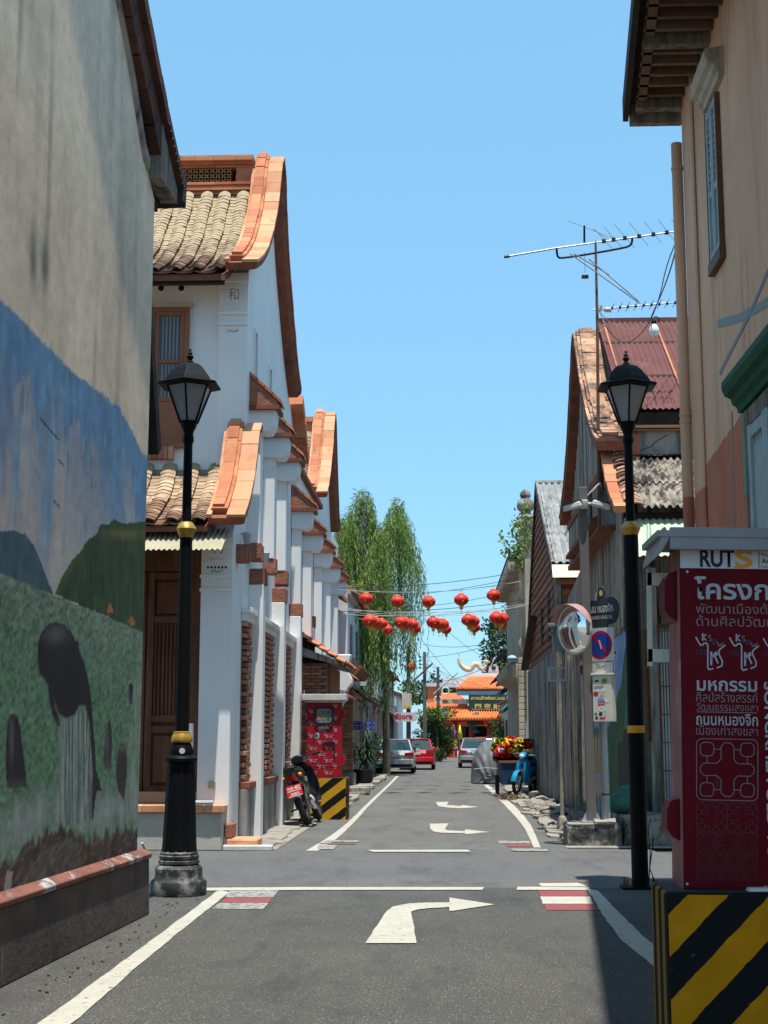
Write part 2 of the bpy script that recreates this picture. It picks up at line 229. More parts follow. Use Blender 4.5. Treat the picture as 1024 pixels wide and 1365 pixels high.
def asphalt_mat(name, base, dark, fine, spk, patch):
    m, N, L, B = new_mat(name); geo = N.new('ShaderNodeNewGeometry'); P = geo.outputs['Position']
    n1 = noise(N, L, P, 0.55, 7, 0.65); r1 = ramp(N, 0.35, 0.7); L.new(n1, r1.inputs[0]); col = mixn(N, L, r1.outputs[0], base, dark)
    n2 = noise(N, L, P, fine, 3, 0.7); r2 = ramp(N, 0.34, 0.68, (0.38, 0.38, 0.38), (1.75, 1.75, 1.72)); L.new(n2, r2.inputs[0]); col = mixn(N, L, 1.0, col, r2.outputs[0], 'MULTIPLY')
    v = N.new('ShaderNodeTexVoronoi'); v.inputs['Scale'].default_value = spk; L.new(P, v.inputs['Vector'])
    wn = N.new('ShaderNodeSeparateColor'); L.new(v.outputs['Color'], wn.inputs[0])
    a = N.new('ShaderNodeMath'); a.operation = 'GREATER_THAN'; a.inputs[1].default_value = 0.80; L.new(wn.outputs[0], a.inputs[0])
    b0 = N.new('ShaderNodeMath'); b0.operation = 'LESS_THAN'; b0.inputs[1].default_value = 0.30; L.new(v.outputs['Distance'], b0.inputs[0])
    c0 = N.new('ShaderNodeMath'); c0.operation = 'MULTIPLY'; L.new(a.outputs[0], c0.inputs[0]); L.new(b0.outputs[0], c0.inputs[1])
    c1 = N.new('ShaderNodeMath'); c1.operation = 'MULTIPLY'; L.new(c0.outputs[0], c1.inputs[0]); c1.inputs[1].default_value = 0.5
    col = mixn(N, L, c1.outputs[0], col, (0.34, 0.33, 0.30))
    n3 = noise(N, L, mapped(N, L, P, (1.2, 0.3, 1)), 1.3, 8, 0.75); r3 = ramp(N, 0.50, 0.66); L.new(n3, r3.inputs[0]); col = mixn(N, L, r3.outputs[0], col, patch)
    n5 = noise(N, L, mapped(N, L, P, (0.9, 0.9, 1)), 1.1, 5, 0.55); r5 = ramp(N, 0.60, 0.80); L.new(n5, r5.inputs[0]); k5 = N.new('ShaderNodeMath'); k5.operation = 'MULTIPLY'; k5.inputs[1].default_value = 0.55; L.new(r5.outputs[0], k5.inputs[0]); col = mixn(N, L, k5.outputs[0], col, tuple(c*0.45 for c in patch))
    vc = N.new('ShaderNodeTexVoronoi'); vc.feature = 'DISTANCE_TO_EDGE'; vc.inputs['Scale'].default_value = 0.33
    nv = N.new('ShaderNodeTexNoise'); nv.inputs['Scale'].default_value = 1.5; nv.inputs['Detail'].default_value = 6; L.new(P, nv.inputs['Vector'])
    va = N.new('ShaderNodeVectorMath'); va.operation = 'MULTIPLY_ADD'; va.inputs[1].default_value = (1.2, 1.2, 0); L.new(nv.outputs['Color'], va.inputs[0]); L.new(P, va.inputs[2]); L.new(va.outputs[0], vc.inputs['Vector'])
    rc = ramp(N, 0.0, 0.008, (1, 1, 1), (0, 0, 0)); L.new(vc.outputs['Distance'], rc.inputs[0]); ck = N.new('ShaderNodeMath'); ck.operation = 'MULTIPLY'; ck.inputs[1].default_value = 0.22; L.new(rc.outputs[0], ck.inputs[0])
    col = mixn(N, L, ck.outputs[0], col, (0.025, 0.025, 0.025))
    L.new(col, B.inputs['Base Color']); B.inputs['Roughness'].default_value = 0.88; B.inputs['Specular IOR Level'].default_value = 0.3
    b = N.new('ShaderNodeBump'); b.inputs['Strength'].default_value = 0.55; b.inputs['Distance'].default_value = 0.006; L.new(n2, b.inputs['Height']); L.new(b.outputs[0], B.inputs['Normal'])
    return m
M['asphalt_near'] = asphalt_mat('asphalt_coarse', (0.076, 0.074, 0.067), (0.058, 0.057, 0.052), 60, 48, (0.048, 0.047, 0.045))
M['asphalt_cross'] = asphalt_mat('asphalt_fine', (0.110, 0.109, 0.106), (0.086, 0.086, 0.085), 80, 60, (0.074, 0.074, 0.073))
M['asphalt_far'] = asphalt_mat('asphalt_street', (0.120, 0.118, 0.112), (0.096, 0.095, 0.091), 70, 50, (0.08, 0.079, 0.076))
def road_paint(name, col, wear=(0.62, 0.70)):
    m, N, L, B = new_mat(name); geo = N.new('ShaderNodeNewGeometry'); P = geo.outputs['Position']
    n1 = noise(N, L, P, 2.2, 6, 0.6); r1 = ramp(N, 0.3, 0.7, tuple(c*0.82 for c in col), col); L.new(n1, r1.inputs[0])
    n2 = noise(N, L, P, 14, 8, 0.75); r2 = ramp(N, wear[0], wear[1]); L.new(n2, r2.inputs[0]); c = mixn(N, L, r2.outputs[0], r1.outputs[0], (0.10, 0.098, 0.09))
    L.new(c, B.inputs['Base Color']); B.inputs['Roughness'].default_value = 0.8
    b = N.new('ShaderNodeBump'); b.inputs['Strength'].default_value = 0.4; b.inputs['Distance'].default_value = 0.004; L.new(noise(N, L, P, 90, 3), b.inputs['Height']); L.new(b.outputs[0], B.inputs['Normal'])
    return m
M['paint_white'] = road_paint('road_paint_white', (0.44, 0.42, 0.35), (0.56, 0.66))
M['paint_worn'] = road_paint('road_paint_worn', (0.36, 0.35, 0.32), (0.46, 0.56))
M['paint_red'] = road_paint('road_paint_red', (0.24, 0.055, 0.055))
M['paint_redw'] = road_paint('road_paint_red_worn', (0.21, 0.07, 0.07), (0.42, 0.55))
# ------------------------------------------------------------------ object helpers
def wpos(o):
    v = Vector((0, 0, 0))
    while o is not None: v = v + o.location; o = o.parent
    return v
def link(o, parent=None):
    COL.objects.link(o)
    if parent is not None: o.parent = parent
    return o
def thing(name, label, cat, loc=(0, 0, 0), group=None, kind=None):
    o = bpy.data.objects.new(name, None); o.empty_display_size = 0.2; COL.objects.link(o); o.location = loc
    o['label'] = label; o['category'] = cat
    if group: o['group'] = group
    return o
def tag(o, label=None, cat=None, group=None, kind=None):
    if label: o['label'] = label
    if cat: o['category'] = cat
    if group: o['group'] = group
    if kind: o['kind'] = kind
    return o
class MB:
    def __init__(s): s.v = []; s.f = []; s.m = []
    def add(s, vs, fs, m=0):
        b = len(s.v); s.v += [tuple(p) for p in vs]; s.f += [tuple(i+b for i in f) for f in fs]; s.m += [m]*len(fs)
    def box(s, x0, x1, y0, y1, z0, z1, m=0):
        s.add([(x0,y0,z0),(x1,y0,z0),(x1,y1,z0),(x0,y1,z0),(x0,y0,z1),(x1,y0,z1),(x1,y1,z1),(x0,y1,z1)],
              [(3,2,1,0),(4,5,6,7),(0,1,5,4),(1,2,6,5),(2,3,7,6),(3,0,4,7)], m); return s
    def cbox(s, sx, sy, sz, T, m=0):
        b = MB(); b.box(-sx/2, sx/2, -sy/2, sy/2, -sz/2, sz/2); s.add([T @ Vector(p) for p in b.v], b.f, m); return s
    def prism(s, poly, axis, a0, a1, m=0):
        def P(u, w, a): return {'x': (a, u, w), 'y': (u, a, w), 'z': (u, w, a)}[axis]
        n = len(poly); vs = [P(u, w, a0) for u, w in poly]+[P(u, w, a1) for u, w in poly]
        ar = sum(poly[i][0]*poly[(i+1)%n][1]-poly[(i+1)%n][0]*poly[i][1] for i in range(n))
        flip = (ar > 0) ^ (axis == 'y')
        fs = [tuple(range(n)), tuple(range(2*n-1, n-1, -1))] if not flip else [tuple(range(n-1, -1, -1)), tuple(range(n, 2*n))]
        for i in range(n):
            j = (i+1) % n; fs.append((i, j, n+j, n+i) if flip else (j, i, n+i, n+j))
        s.add(vs, fs, m); return s
    def tube(s, pts, r, n=8, m=0, caps=True):
        pts = [Vector(p) for p in pts]; k = len(pts); rs = r if isinstance(r, (list, tuple)) else [r]*k
        vs = []; prev = None
        for i, p in enumerate(pts):
            t = (pts[min(i+1, k-1)]-pts[max(i-1, 0)])
            if t.length < 1e-9: t = Vector((0, 0, 1))
            t.normalize()
            if prev is None: a = Vector((0, 0, 1)) if abs(t.z) < 0.9 else Vector((1, 0, 0)); prev = t.cross(a).normalized()
            u = (prev-t*prev.dot(t)); u = u.normalized() if u.length > 1e-6 else t.orthogonal().normalized()
            prev = u; w = t.cross(u)
            for j in range(n):
                a = 2*math.pi*j/n; vs.append(p+(u*math.cos(a)+w*math.sin(a))*rs[i])
        fs = []
        for i in range(k-1):
            for j in range(n):
                q = (j+1) % n; fs.append((i*n+j, i*n+q, (i+1)*n+q, (i+1)*n+j))
        if caps: fs.append(tuple(range(n-1, -1, -1))); fs.append(tuple((k-1)*n+j for j in range(n)))
        s.add(vs, fs, m); return s
    def lathe(s, cx, cy, prof, n=20, m=0, ph=0.0, sx=1.0, sy=1.0):
        vs = []
        for r, z in prof:
            for j in range(n):
                a = 2*math.pi*j/n+ph; vs.append((cx+r*math.cos(a)*sx, cy+r*math.sin(a)*sy, z))
        k = len(prof); fs = []
        for i in range(k-1):
            for j in range(n):
                q = (j+1) % n; fs.append((i*n+j, i*n+q, (i+1)*n+q, (i+1)*n+j))
        fs.append(tuple(range(n-1, -1, -1))); fs.append(tuple((k-1)*n+j for j in range(n)))
        s.add(vs, fs, m); return s
    def loft(s, rings, m=0, caps=True, closed=True):
        n = len(rings[0]); vs = [p for r in rings for p in r]; fs = []
        for i in range(len(rings)-1):
            for j in range(n if closed else n-1):
                q = (j+1) % n; fs.append((i*n+j, i*n+q, (i+1)*n+q, (i+1)*n+j))
        if caps: fs.append(tuple(range(n-1, -1, -1))); fs.append(tuple((len(rings)-1)*n+j for j in range(n)))
        s.add(vs, fs, m); return s
    def torus(s, c, R, r, axis='x', n=28, k=8, m=0, sc=(1, 1, 1)):
        vs = []
        for i in range(n):
            a = 2*math.pi*i/n
            for j in range(k):
                b = 2*math.pi*j/k; q = R+r*math.cos(b); h = r*math.sin(b)
                p = {'x': (h, q*math.cos(a), q*math.sin(a)), 'y': (q*math.cos(a), h, q*math.sin(a)), 'z': (q*math.cos(a), q*math.sin(a), h)}[axis]
                vs.append((c[0]+p[0]*sc[0], c[1]+p[1]*sc[1], c[2]+p[2]*sc[2]))
        fs = [(i*k+j, ((i+1) % n)*k+j, ((i+1) % n)*k+(j+1) % k, i*k+(j+1) % k) for i in range(n) for j in range(k)]
        s.add(vs, fs, m); return s
    def ell(s, c, r, m=0, n=14, k=8, T=None):
        prof = [(math.sin(math.pi*i/k), -math.cos(math.pi*i/k)) for i in range(k+1)]
        prof[0] = (0.02, -1); prof[-1] = (0.02, 1); b = MB(); b.lathe(0, 0, prof, n)
        vs = [Vector((p[0]*r[0], p[1]*r[1], p[2]*r[2])) for p in b.v]
        if T is not None: vs = [T @ v for v in vs]
        s.add([v+Vector(c) for v in vs], b.f, m); return s
    def mesh(s, name, mats, off=Vector((0, 0, 0)), smooth=False):
        me = bpy.data.meshes.new(name)
        me.from_pydata([(p[0]-off.x, p[1]-off.y, p[2]-off.z) for p in s.v], [], s.f)
        if not isinstance(mats, (list, tuple)): mats = [mats]
        for x in mats: me.materials.append(M[x] if isinstance(x, str) else x)
        if len(mats) > 1: me.polygons.foreach_set('material_index', s.m)
        if smooth: me.polygons.foreach_set('use_smooth', [True]*len(me.polygons))
        me.update(); return me
    def build(s, name, mats, parent=None, smooth=False, bevel=0.0, seg=1, kind=None, label=None, ang=True):
        off = wpos(parent) if parent is not None else Vector((0, 0, 0))
        me = s.mesh(name, mats, off, smooth)
        if smooth and ang: me.set_sharp_from_angle(angle=math.radians(38))
        o = bpy.data.objects.new(name, me); link(o, parent)
        if bevel > 0:
            b = o.modifiers.new('bevel', 'BEVEL'); b.width = bevel; b.segments = seg; b.limit_method = 'ANGLE'; b.angle_limit = math.radians(40)
        if kind: o['kind'] = kind
        if label: o['label'] = label
        return o
def pieces(name, me, mats, parent, limit=290):
    """many alike pieces: the nearest as objects sharing one mesh, the rest joined"""
    mats = sorted(mats, key=lambda T: (T.translation-Vector((0, 0, EYE))).length); off = wpos(parent) if parent is not None else Vector((0, 0, 0))
    for T in mats[:limit]:
        o = bpy.data.objects.new(name, me); link(o, parent); T = T.copy(); T.translation = T.translation-off; o.matrix_local = T
        if parent is None: o['kind'] = 'structure'
    rest = mats[limit:]
    if rest:
        vv = [tuple(v.co) for v in me.vertices]; ff = [tuple(p.vertices) for p in me.polygons]; b = MB()
        for T in rest: b.add([T @ Vector(v) for v in vv], ff)
        b.build(name, list(me.materials)[0], parent, kind='stuff')
def RT(loc, rx=0, ry=0, rz=0, s=(1, 1, 1)):
    return Matrix.Translation(Vector(loc)) @ Euler((rx, ry, rz)).to_matrix().to_4x4() @ Matrix.Diagonal((s[0], s[1], s[2], 1))
def box_mesh(name, sx, sy, sz, mat, bev=0.0):
    b = MB()
    if bev <= 0: b.box(-sx/2, sx/2, -sy/2, sy/2, -sz/2, sz/2)
    else:
        x, y, z = sx/2, sy/2, sz/2; c = bev
        rings = [[(-x+c, -y+c, -z), (x-c, -y+c, -z), (x-c, y-c, -z), (-x+c, y-c, -z)], [(-x, -y, -z+c), (x, -y, -z+c), (x, y, -z+c), (-x, y, -z+c)],
                 [(-x, -y, z-c), (x, -y, z-c), (x, y, z-c), (-x, y, z-c)], [(-x+c, -y+c, z), (x-c, -y+c, z), (x-c, y-c, z), (-x+c, y-c, z)]]
        b.loft(rings)
    return b.mesh(name, mat)
class Face:
    """a flat surface: origin, right and up axes; things printed on it sit a hair in front"""
    def __init__(s, o, u, v): s.o = Vector(o); s.u = Vector(u).normalized(); s.v = Vector(v).normalized(); s.n = s.u.cross(s.v)
    def p(s, a, b, e=0.0015): return s.o+s.u*a+s.v*b+s.n*e
def text_mesh(body, name='lettering', bold=0.0):
    c = bpy.data.curves.new('t', 'FONT'); c.body = body; c.size = 1; c.offset = bold; c.resolution_u = 4
    o = bpy.data.objects.new('t', c); COL.objects.link(o); bpy.context.view_layer.update()
    me = bpy.data.meshes.new_from_object(o.evaluated_get(bpy.context.evaluated_depsgraph_get()))
    bpy.data.objects.remove(o); bpy.data.curves.remove(c); me.name = name; return me
def text(body, F, a, b, w, h, mat, parent, e=0.0015, bold=0.0, name='lettering'):
    me = text_mesh(body, name, bold); n = len(me.vertices); co = np.empty(n*3, 'f'); me.vertices.foreach_get('co', co); co = co.reshape(-1, 3)
    if n == 0: return
    lo = co.min(0); hi = co.max(0); sx = w/max(hi[0]-lo[0], 1e-6); sy = h/max(hi[1]-lo[1], 1e-6) if h else sx
    off = wpos(parent) if parent is not None else Vector((0, 0, 0))
    A = np.array(F.p(a, b, e)-off); out = A+np.outer((co[:, 0]-lo[0])*sx, F.u)+np.outer((co[:, 1]-lo[1])*sy, F.v)
    me.vertices.foreach_set('co', out.astype('f').ravel()); me.materials.clear(); me.materials.append(M[mat]); me.update()
    o = bpy.data.objects.new(name, me); link(o, parent); return o
def stroke(B, F, pts, w, e=0.0015, m=0, closed=False):
    P = [Vector((a, b)) for a, b in pts]; n = len(P); L1 = []; 
    for i in range(n):
        if closed: d1 = (P[i]-P[i-1]).normalized(); d2 = (P[(i+1) % n]-P[i]).normalized()
        else: d1 = (P[i]-P[max(i-1, 0)]); d2 = (P[min(i+1, n-1)]-P[i]); d1 = d1.normalized() if d1.length > 0 else d2.normalized(); d2 = d2.normalized() if d2.length > 0 else d1
        t = (d1+d2).normalized(); nn = Vector((-t.y, t.x)); k = 1/max(0.5, nn.dot(Vector((-d1.y, d1.x))))
        L1.append((P[i]+nn*w*k/2, P[i]-nn*w*k/2))
    vs = [F.p(q.x, q.y, e) for pr in L1 for q in pr]; fs = [(2*i, 2*i+1, 2*((i+1) % n)+1, 2*((i+1) % n)) for i in range(n if closed else n-1)]
    B.add(vs, fs, m)
def rrect(x0, y0, x1, y1, r, k=4):
    out = []
    for cx, cy, a0 in ((x1-r, y1-r, 0), (x0+r, y1-r, 90), (x0+r, y0+r, 180), (x1-r, y0+r, 270)):
        for i in range(k+1): a = math.radians(a0+90*i/k); out.append((cx+r*math.cos(a), cy+r*math.sin(a)))
    return out
def poly(B, F, pts, e=0.0015, m=0): B.add([F.p(a, b, e) for a, b in pts], [tuple(range(len(pts)))], m)
def fbox(B, F, a0, a1, b0, b1, d0, d1, m=0):
    vs = [F.p(a, b, d) for d in (d0, d1) for a, b in ((a0, b0), (a1, b0), (a1, b1), (a0, b1))]
    B.add(vs, [(3,2,1,0),(4,5,6,7),(0,1,5,4),(1,2,6,5),(2,3,7,6),(3,0,4,7)], m)
def copy_tree(o, parent=None, **kw):
    c = o.copy(); COL.objects.link(c); c.parent = parent
    for k in kw: c[k] = kw[k]
    for ch in [x for x in TREE.get(o.name, o.children)]: copy_tree(ch, c)
    return c
TREE = {}
def lerp(a, b, t): return a+(b-a)*t
def samp(pts, t):
    """point on a polyline by arc length 0..1"""
    d = [0]
    for i in range(1, len(pts)): d.append(d[-1]+math.dist(pts[i], pts[i-1]))
    s = t*d[-1]
    for i in range(1, len(pts)):
        if s <= d[i] or i == len(pts)-1:
            k = (s-d[i-1])/max(d[i]-d[i-1], 1e-9); return tuple(lerp(a, b, k) for a, b in zip(pts[i-1], pts[i]))
def plen(pts): return sum(math.dist(pts[i], pts[i-1]) for i in range(1, len(pts)))
def smoothc(pts, k=2):
    for _ in range(k):
        q = [pts[0]]
        for a, b in zip(pts[:-1], pts[1:]):
            q.append(tuple(lerp(x, y, 0.25) for x, y in zip(a, b))); q.append(tuple(lerp(x, y, 0.75) for x, y in zip(a, b)))
        q.append(pts[-1]); pts = q
    return pts
# ================================================================== ground, roads, markings
def sheet(name, pts, z, mat, parent=None):
    b = MB(); b.add([(x, y, z) for x, y in pts], [tuple(range(len(pts)))]); o = b.build(name, mat, parent)
    if b.v and parent is None: o['kind'] = 'structure'
    return o
M['earth'] = pm('ground_earth', (0.22, 0.19, 0.15), (0.15, 0.13, 0.10), 0.5, 0.95, 0.4, 10, 0.02)
sheet('ground', [(-900, -300), (900, -300), (900, 1500), (-900, 1500)], -0.03, 'earth')
road = sheet('road', [(-3.4, -6), (4.2, -6), (4.2, 15.35), (-3.4, 15.35)], 0.0, 'asphalt_near')
cross = sheet('cross_street', [(-60, 15.35), (60, 15.35), (60, 20.15), (-60, 20.15)], 0.001, 'asphalt_cross')
cross['kind'] = 'structure'
street = sheet('street', [(-3.0, 20.15), (2.9, 20.15), (2.9, 125), (-3.0, 125)], 0.002, 'asphalt_far')
def marking(name, pix, mat, parent, z=0.006, label=None):
    P = [gr(x, y, z) for x, y in pix]; out = []
    for i, a in enumerate(P):
        b = P[(i+1) % len(P)]; n = max(1, int((b-a).length/0.25)); d = (b-a)
        nr = Vector((-d.y, d.x, 0)); nr = nr.normalized() if nr.length > 0 else nr
        for k in range(n): out.append(a+d*(k/n)+nr*(random.uniform(-0.006, 0.006)))
    B = MB(); B.add(out, [tuple(range(len(out)))]); o = B.build(name, mat, parent, label=label); return o
def strip(name, L_, R_, mat, parent, z=0.006, n=40):
    """a painted line given by its two edges in the photograph"""
    A = [tuple(gr(x, y, z)) for x, y in L_]; Bp = [tuple(gr(x, y, z)) for x, y in R_]; A = smoothc(A, 1); Bp = smoothc(Bp, 1)
    B = MB(); vs = []
    for i in range(n+1):
        a = samp(A, i/n); b = samp(Bp, i/n); j = random.uniform(-0.006, 0.006); k = random.uniform(-0.006, 0.006)
        vs += [(a[0]+j, a[1], z), (b[0]+k, b[1], z)]
    B.add(vs, [(2*i, 2*i+1, 2*i+3, 2*i+2) for i in range(n)]); return B.build(name, mat, parent)
# near street
strip('edge_line', [(-60, 1445), (50, 1365), (200, 1254.7), (292, 1186)], [(-20, 1450), (97, 1365), (200, 1273), (306, 1189)], 'paint_white', road)
strip('edge_line', [(783, 1184), (818.8, 1245), (868, 1284), (960, 1365)], [(797, 1187), (826, 1217), (868, 1257.8), (990, 1340)], 'paint_white', road)
marking('stop_line', [(275, 1183), (400, 1182.3), (645, 1182.5), (643, 1186), (400, 1186.2), (270, 1187)], 'paint_white', road, 0.008)
marking('stop_line', [(690, 1182), (786, 1182.5), (786, 1186.5), (688, 1186)], 'paint_white', road, 0.008)
marking('painted_patch', [(275, 1180.4), (330, 1180.6), (326, 1182.2), (273, 1182.2)], 'paint_redw', road, 0.005)
marking('painted_patch', [(306, 1187), (372, 1186.5), (364.6, 1195.4), (301, 1196)], 'paint_worn', road, 0.005)
marking('painted_patch', [(302, 1196.3), (364.3, 1195.7), (358.2, 1203), (294, 1203)], 'paint_red', road, 0.005)
marking('painted_patch', [(293, 1203.4), (358, 1203.4), (351, 1212), (283, 1211)], 'paint_worn', road, 0.005)
marking('painted_patch', [(722, 1173), (785, 1172.5), (788, 1176), (725, 1176.5)], 'paint_redw', cross, 0.005)
marking('painted_patch', [(718, 1177), (770, 1176.5), (784, 1181.5), (722, 1181.5)], 'paint_white', road, 0.005)
marking('painted_patch', [(717, 1187), (782, 1187.2), (784, 1194.6), (722, 1194.6)], 'paint_red', road, 0.005)
marking('painted_patch', [(720, 1195), (786, 1195), (791, 1204.6), (724, 1204.6)], 'paint_white', road, 0.005)
marking('painted_patch', [(726, 1205), (792, 1205), (798, 1213), (729, 1213)], 'paint_red', road, 0.005)
marking('turn_arrow', [(486.6, 1257), (516, 1214), (524.5, 1208.3), (546, 1204), (570, 1203), (599.7, 1202.7), (599.7, 1196.3), (659.8, 1205.5), (599.6, 1214.8), (599.6, 1209), (575, 1210.3), (556.7, 1212), (548, 1215), (552, 1236), (555.4, 1257)], 'paint_white', road, 0.008, 'near arrow bending right')
# far street
strip('edge_line', [(408, 1134), (441.6, 1114), (467, 1093.6), (492.4, 1068), (515, 1048), (528, 1034.5)], [(423.8, 1134), (451.7, 1116.5), (474.6, 1093.6), (497.4, 1068), (517.8, 1049), (532, 1034.5)], 'paint_white', street, 0.008)
strip('edge_line', [(644.8, 1046.3), (674.9, 1075), (698.5, 1101), (712, 1129.7)], [(651, 1046), (685.6, 1073), (707, 1096.6), (721.5, 1129.7)], 'paint_white', street, 0.008)
marking('stop_line', [(490, 1132.8), (623, 1132.6), (628, 1135.2), (498, 1135.4)], 'paint_white', street, 0.012)
marking('painted_patch', [(436, 1119.8), (479.5, 1120), (477, 1122.4), (431, 1122.4)], 'paint_worn', street, 0.010)
marking('painted_patch', [(424, 1123.4), (476, 1123.2), (473, 1125.4), (428, 1125.2)], 'paint_redw', street, 0.010)
marking('painted_patch', [(424, 1126), (450, 1126), (445, 1132), (424, 1132)], 'paint_worn', street, 0.012)
marking('painted_patch', [(664, 1120.8), (706, 1121), (707.5, 1124.2), (665, 1124.2)], 'paint_worn', street, 0.010)
marking('painted_patch', [(674, 1125), (708.5, 1125), (710, 1128.6), (677, 1128.6)], 'paint_red', street, 0.010)
marking('painted_patch', [(681, 1131), (712, 1131.2), (729, 1131.6), (730, 1134.4), (684, 1134.2)], 'paint_worn', street, 0.012)
marking('turn_arrow', [(572.6, 1098), (598.4, 1097.5), (593.2, 1105), (597, 1106.8), (619.8, 1107.8), (620.3, 1105.4), (654.2, 1109.2), (621, 1112), (620.3, 1110.4), (589, 1110), (578, 1108.6), (574, 1105)], 'paint_white', street, 0.010, 'far arrow, the nearer of the two beyond the junction')
marking('turn_arrow', [(580.8, 1069), (598.4, 1068.7), (595.4, 1073), (614.7, 1074.4), (615, 1073), (638.3, 1075.6), (615, 1077.5), (596.7, 1076.4), (584.6, 1074.7)], 'paint_white', street, 0.010, 'farthest arrow up the street')
# kerb strip in front of the white house (painted) and pavements
b = MB(); b.box(-30, -2.4, 20.16, 20.32, 0, 0.07); kb = b.build('kerb', 'kerb_paint', None, bevel=0.01); kb['kind'] = 'structure'
b = MB(); b.box(1.72, 30, 20.75, 21.0, 0.0, 0.025); kb = b.build('kerb', 'concrete', None, bevel=0.02); kb['kind'] = 'structure'
def slabs(name, x0, x1, y0, y1, dy, z, seed, parent, mat='concrete', tilt=0.02, jag=0.1, right=False):
    rs = random.Random(seed); y = y0; k = 0
    while y < y1:
        d = dy*rs.uniform(0.7, 1.3); e = rs.uniform(-jag, jag)
        xa, xb = (x0+e, x1) if right else (x0, x1+e)
        h = z+rs.uniform(-0.02, 0.03); t = rs.uniform(-tilt, tilt); n = 5; top = []
        B = MB(); g = rs.uniform(0.01, 0.04)
        pts = [(xa+rs.uniform(-.03, .03), y+g), ((xa+xb)/2, y+g+rs.uniform(-.05, .05)), (xb+rs.uniform(-.03, .03), y+g), (xb+rs.uniform(-.05, .05), y+d/2), (xb+rs.uniform(-.03, .03), y+d-g), ((xa+xb)/2, y+d-g+rs.uniform(-.05, .05)), (xa+rs.uniform(-.03, .03), y+d-g), (xa+rs.uniform(-.06, .06), y+d/2)]
        n = len(pts); vt = [(px, py, h+t*(px-xa)/0.5+rs.uniform(-.008, .008)) for px, py in pts]; vb = [(px, py, -0.02) for px, py in pts]
        B.add(vb+vt, [tuple(range(n-1, -1, -1)), tuple(range(n, 2*n))]+[(i, (i+1) % n, n+(i+1) % n, n+i) for i in range(n)])
        B.build('slab', mat, parent, bevel=0.012); y += d; k += 1
pav = sheet('pavement', [(-3.1, 20.3), (-2.35, 20.3), (-2.35, 24), (-2.25, 60), (-3.6, 60)], 0.010, 'concrete')
slabs('slab', -3.06, -2.45, 20.5, 27.0, 0.9, 0.035, 3, pav)
slabs('slab', -3.06, -2.25, 28.4, 60, 1.6, 0.07, 4, pav)
pav2 = sheet('pavement', [(1.75, 20.7), (2.8, 20.7), (2.8, 60), (2.1, 60), (1.75, 34)], 0.010, 'soil')
pav2.name = 'broken_pavement'
slabs('slab', 1.72, 2.25, 21.3, 36, 0.8, 0.05, 5, pav2, 'concrete', 0.06, 0.12, True)
slabs('slab', 1.95, 2.5, 22, 34, 1.7, 0.11, 6, pav2, 'concrete_mossy', 0.1, 0.1, True)
slabs('slab', 1.85, 2.7, 37, 60, 1.8, 0.07, 8, pav2, 'concrete', 0.02, 0.1, True)
# loose rubble on the right pavement
B = MB(); rs = random.Random(11)
for i in range(90):
    y = rs.uniform(21.3, 35); x = rs.uniform(1.8, 2.45); r = rs.uniform(0.015, 0.06)
    B.cbox(r*2, r*1.6, r, RT((x, y, 0.06+r*0.4), rs.uniform(-.5, .5), rs.uniform(-.5, .5), rs.uniform(0, 6)))
tag(B.build('rubble', 'concrete'), 'scattered stone rubble lying on the broken right pavement', 'rubble', kind='stuff')
# leaf litter and gravel where the asphalt meets the walls
B = MB(); rs = random.Random(12)
for i in range(620):
    if i < 450 and i % 8: continue
    if i < 450: x, y = rs.gauss(-2.50, 0.08), rs.uniform(8, 14.2)
    elif i < 700: x, y = rs.uniform(1.5, 2.3), rs.uniform(35, 38.5)
    else: x, y = rs.uniform(-2.5, -2.1), rs.uniform(21, 34)
    r = rs.uniform(0.004, 0.011)
    B.cbox(r*2, r*1.5, r, RT((x, y, 0.004+r*0.4), rs.uniform(-.6, .6), rs.uniform(-.6, .6), rs.uniform(0, 6)))
tag(B.build('grit', 'soil'), 'brown grit and dry leaves gathered along the wall foot and kerbs', 'litter', kind='stuff')
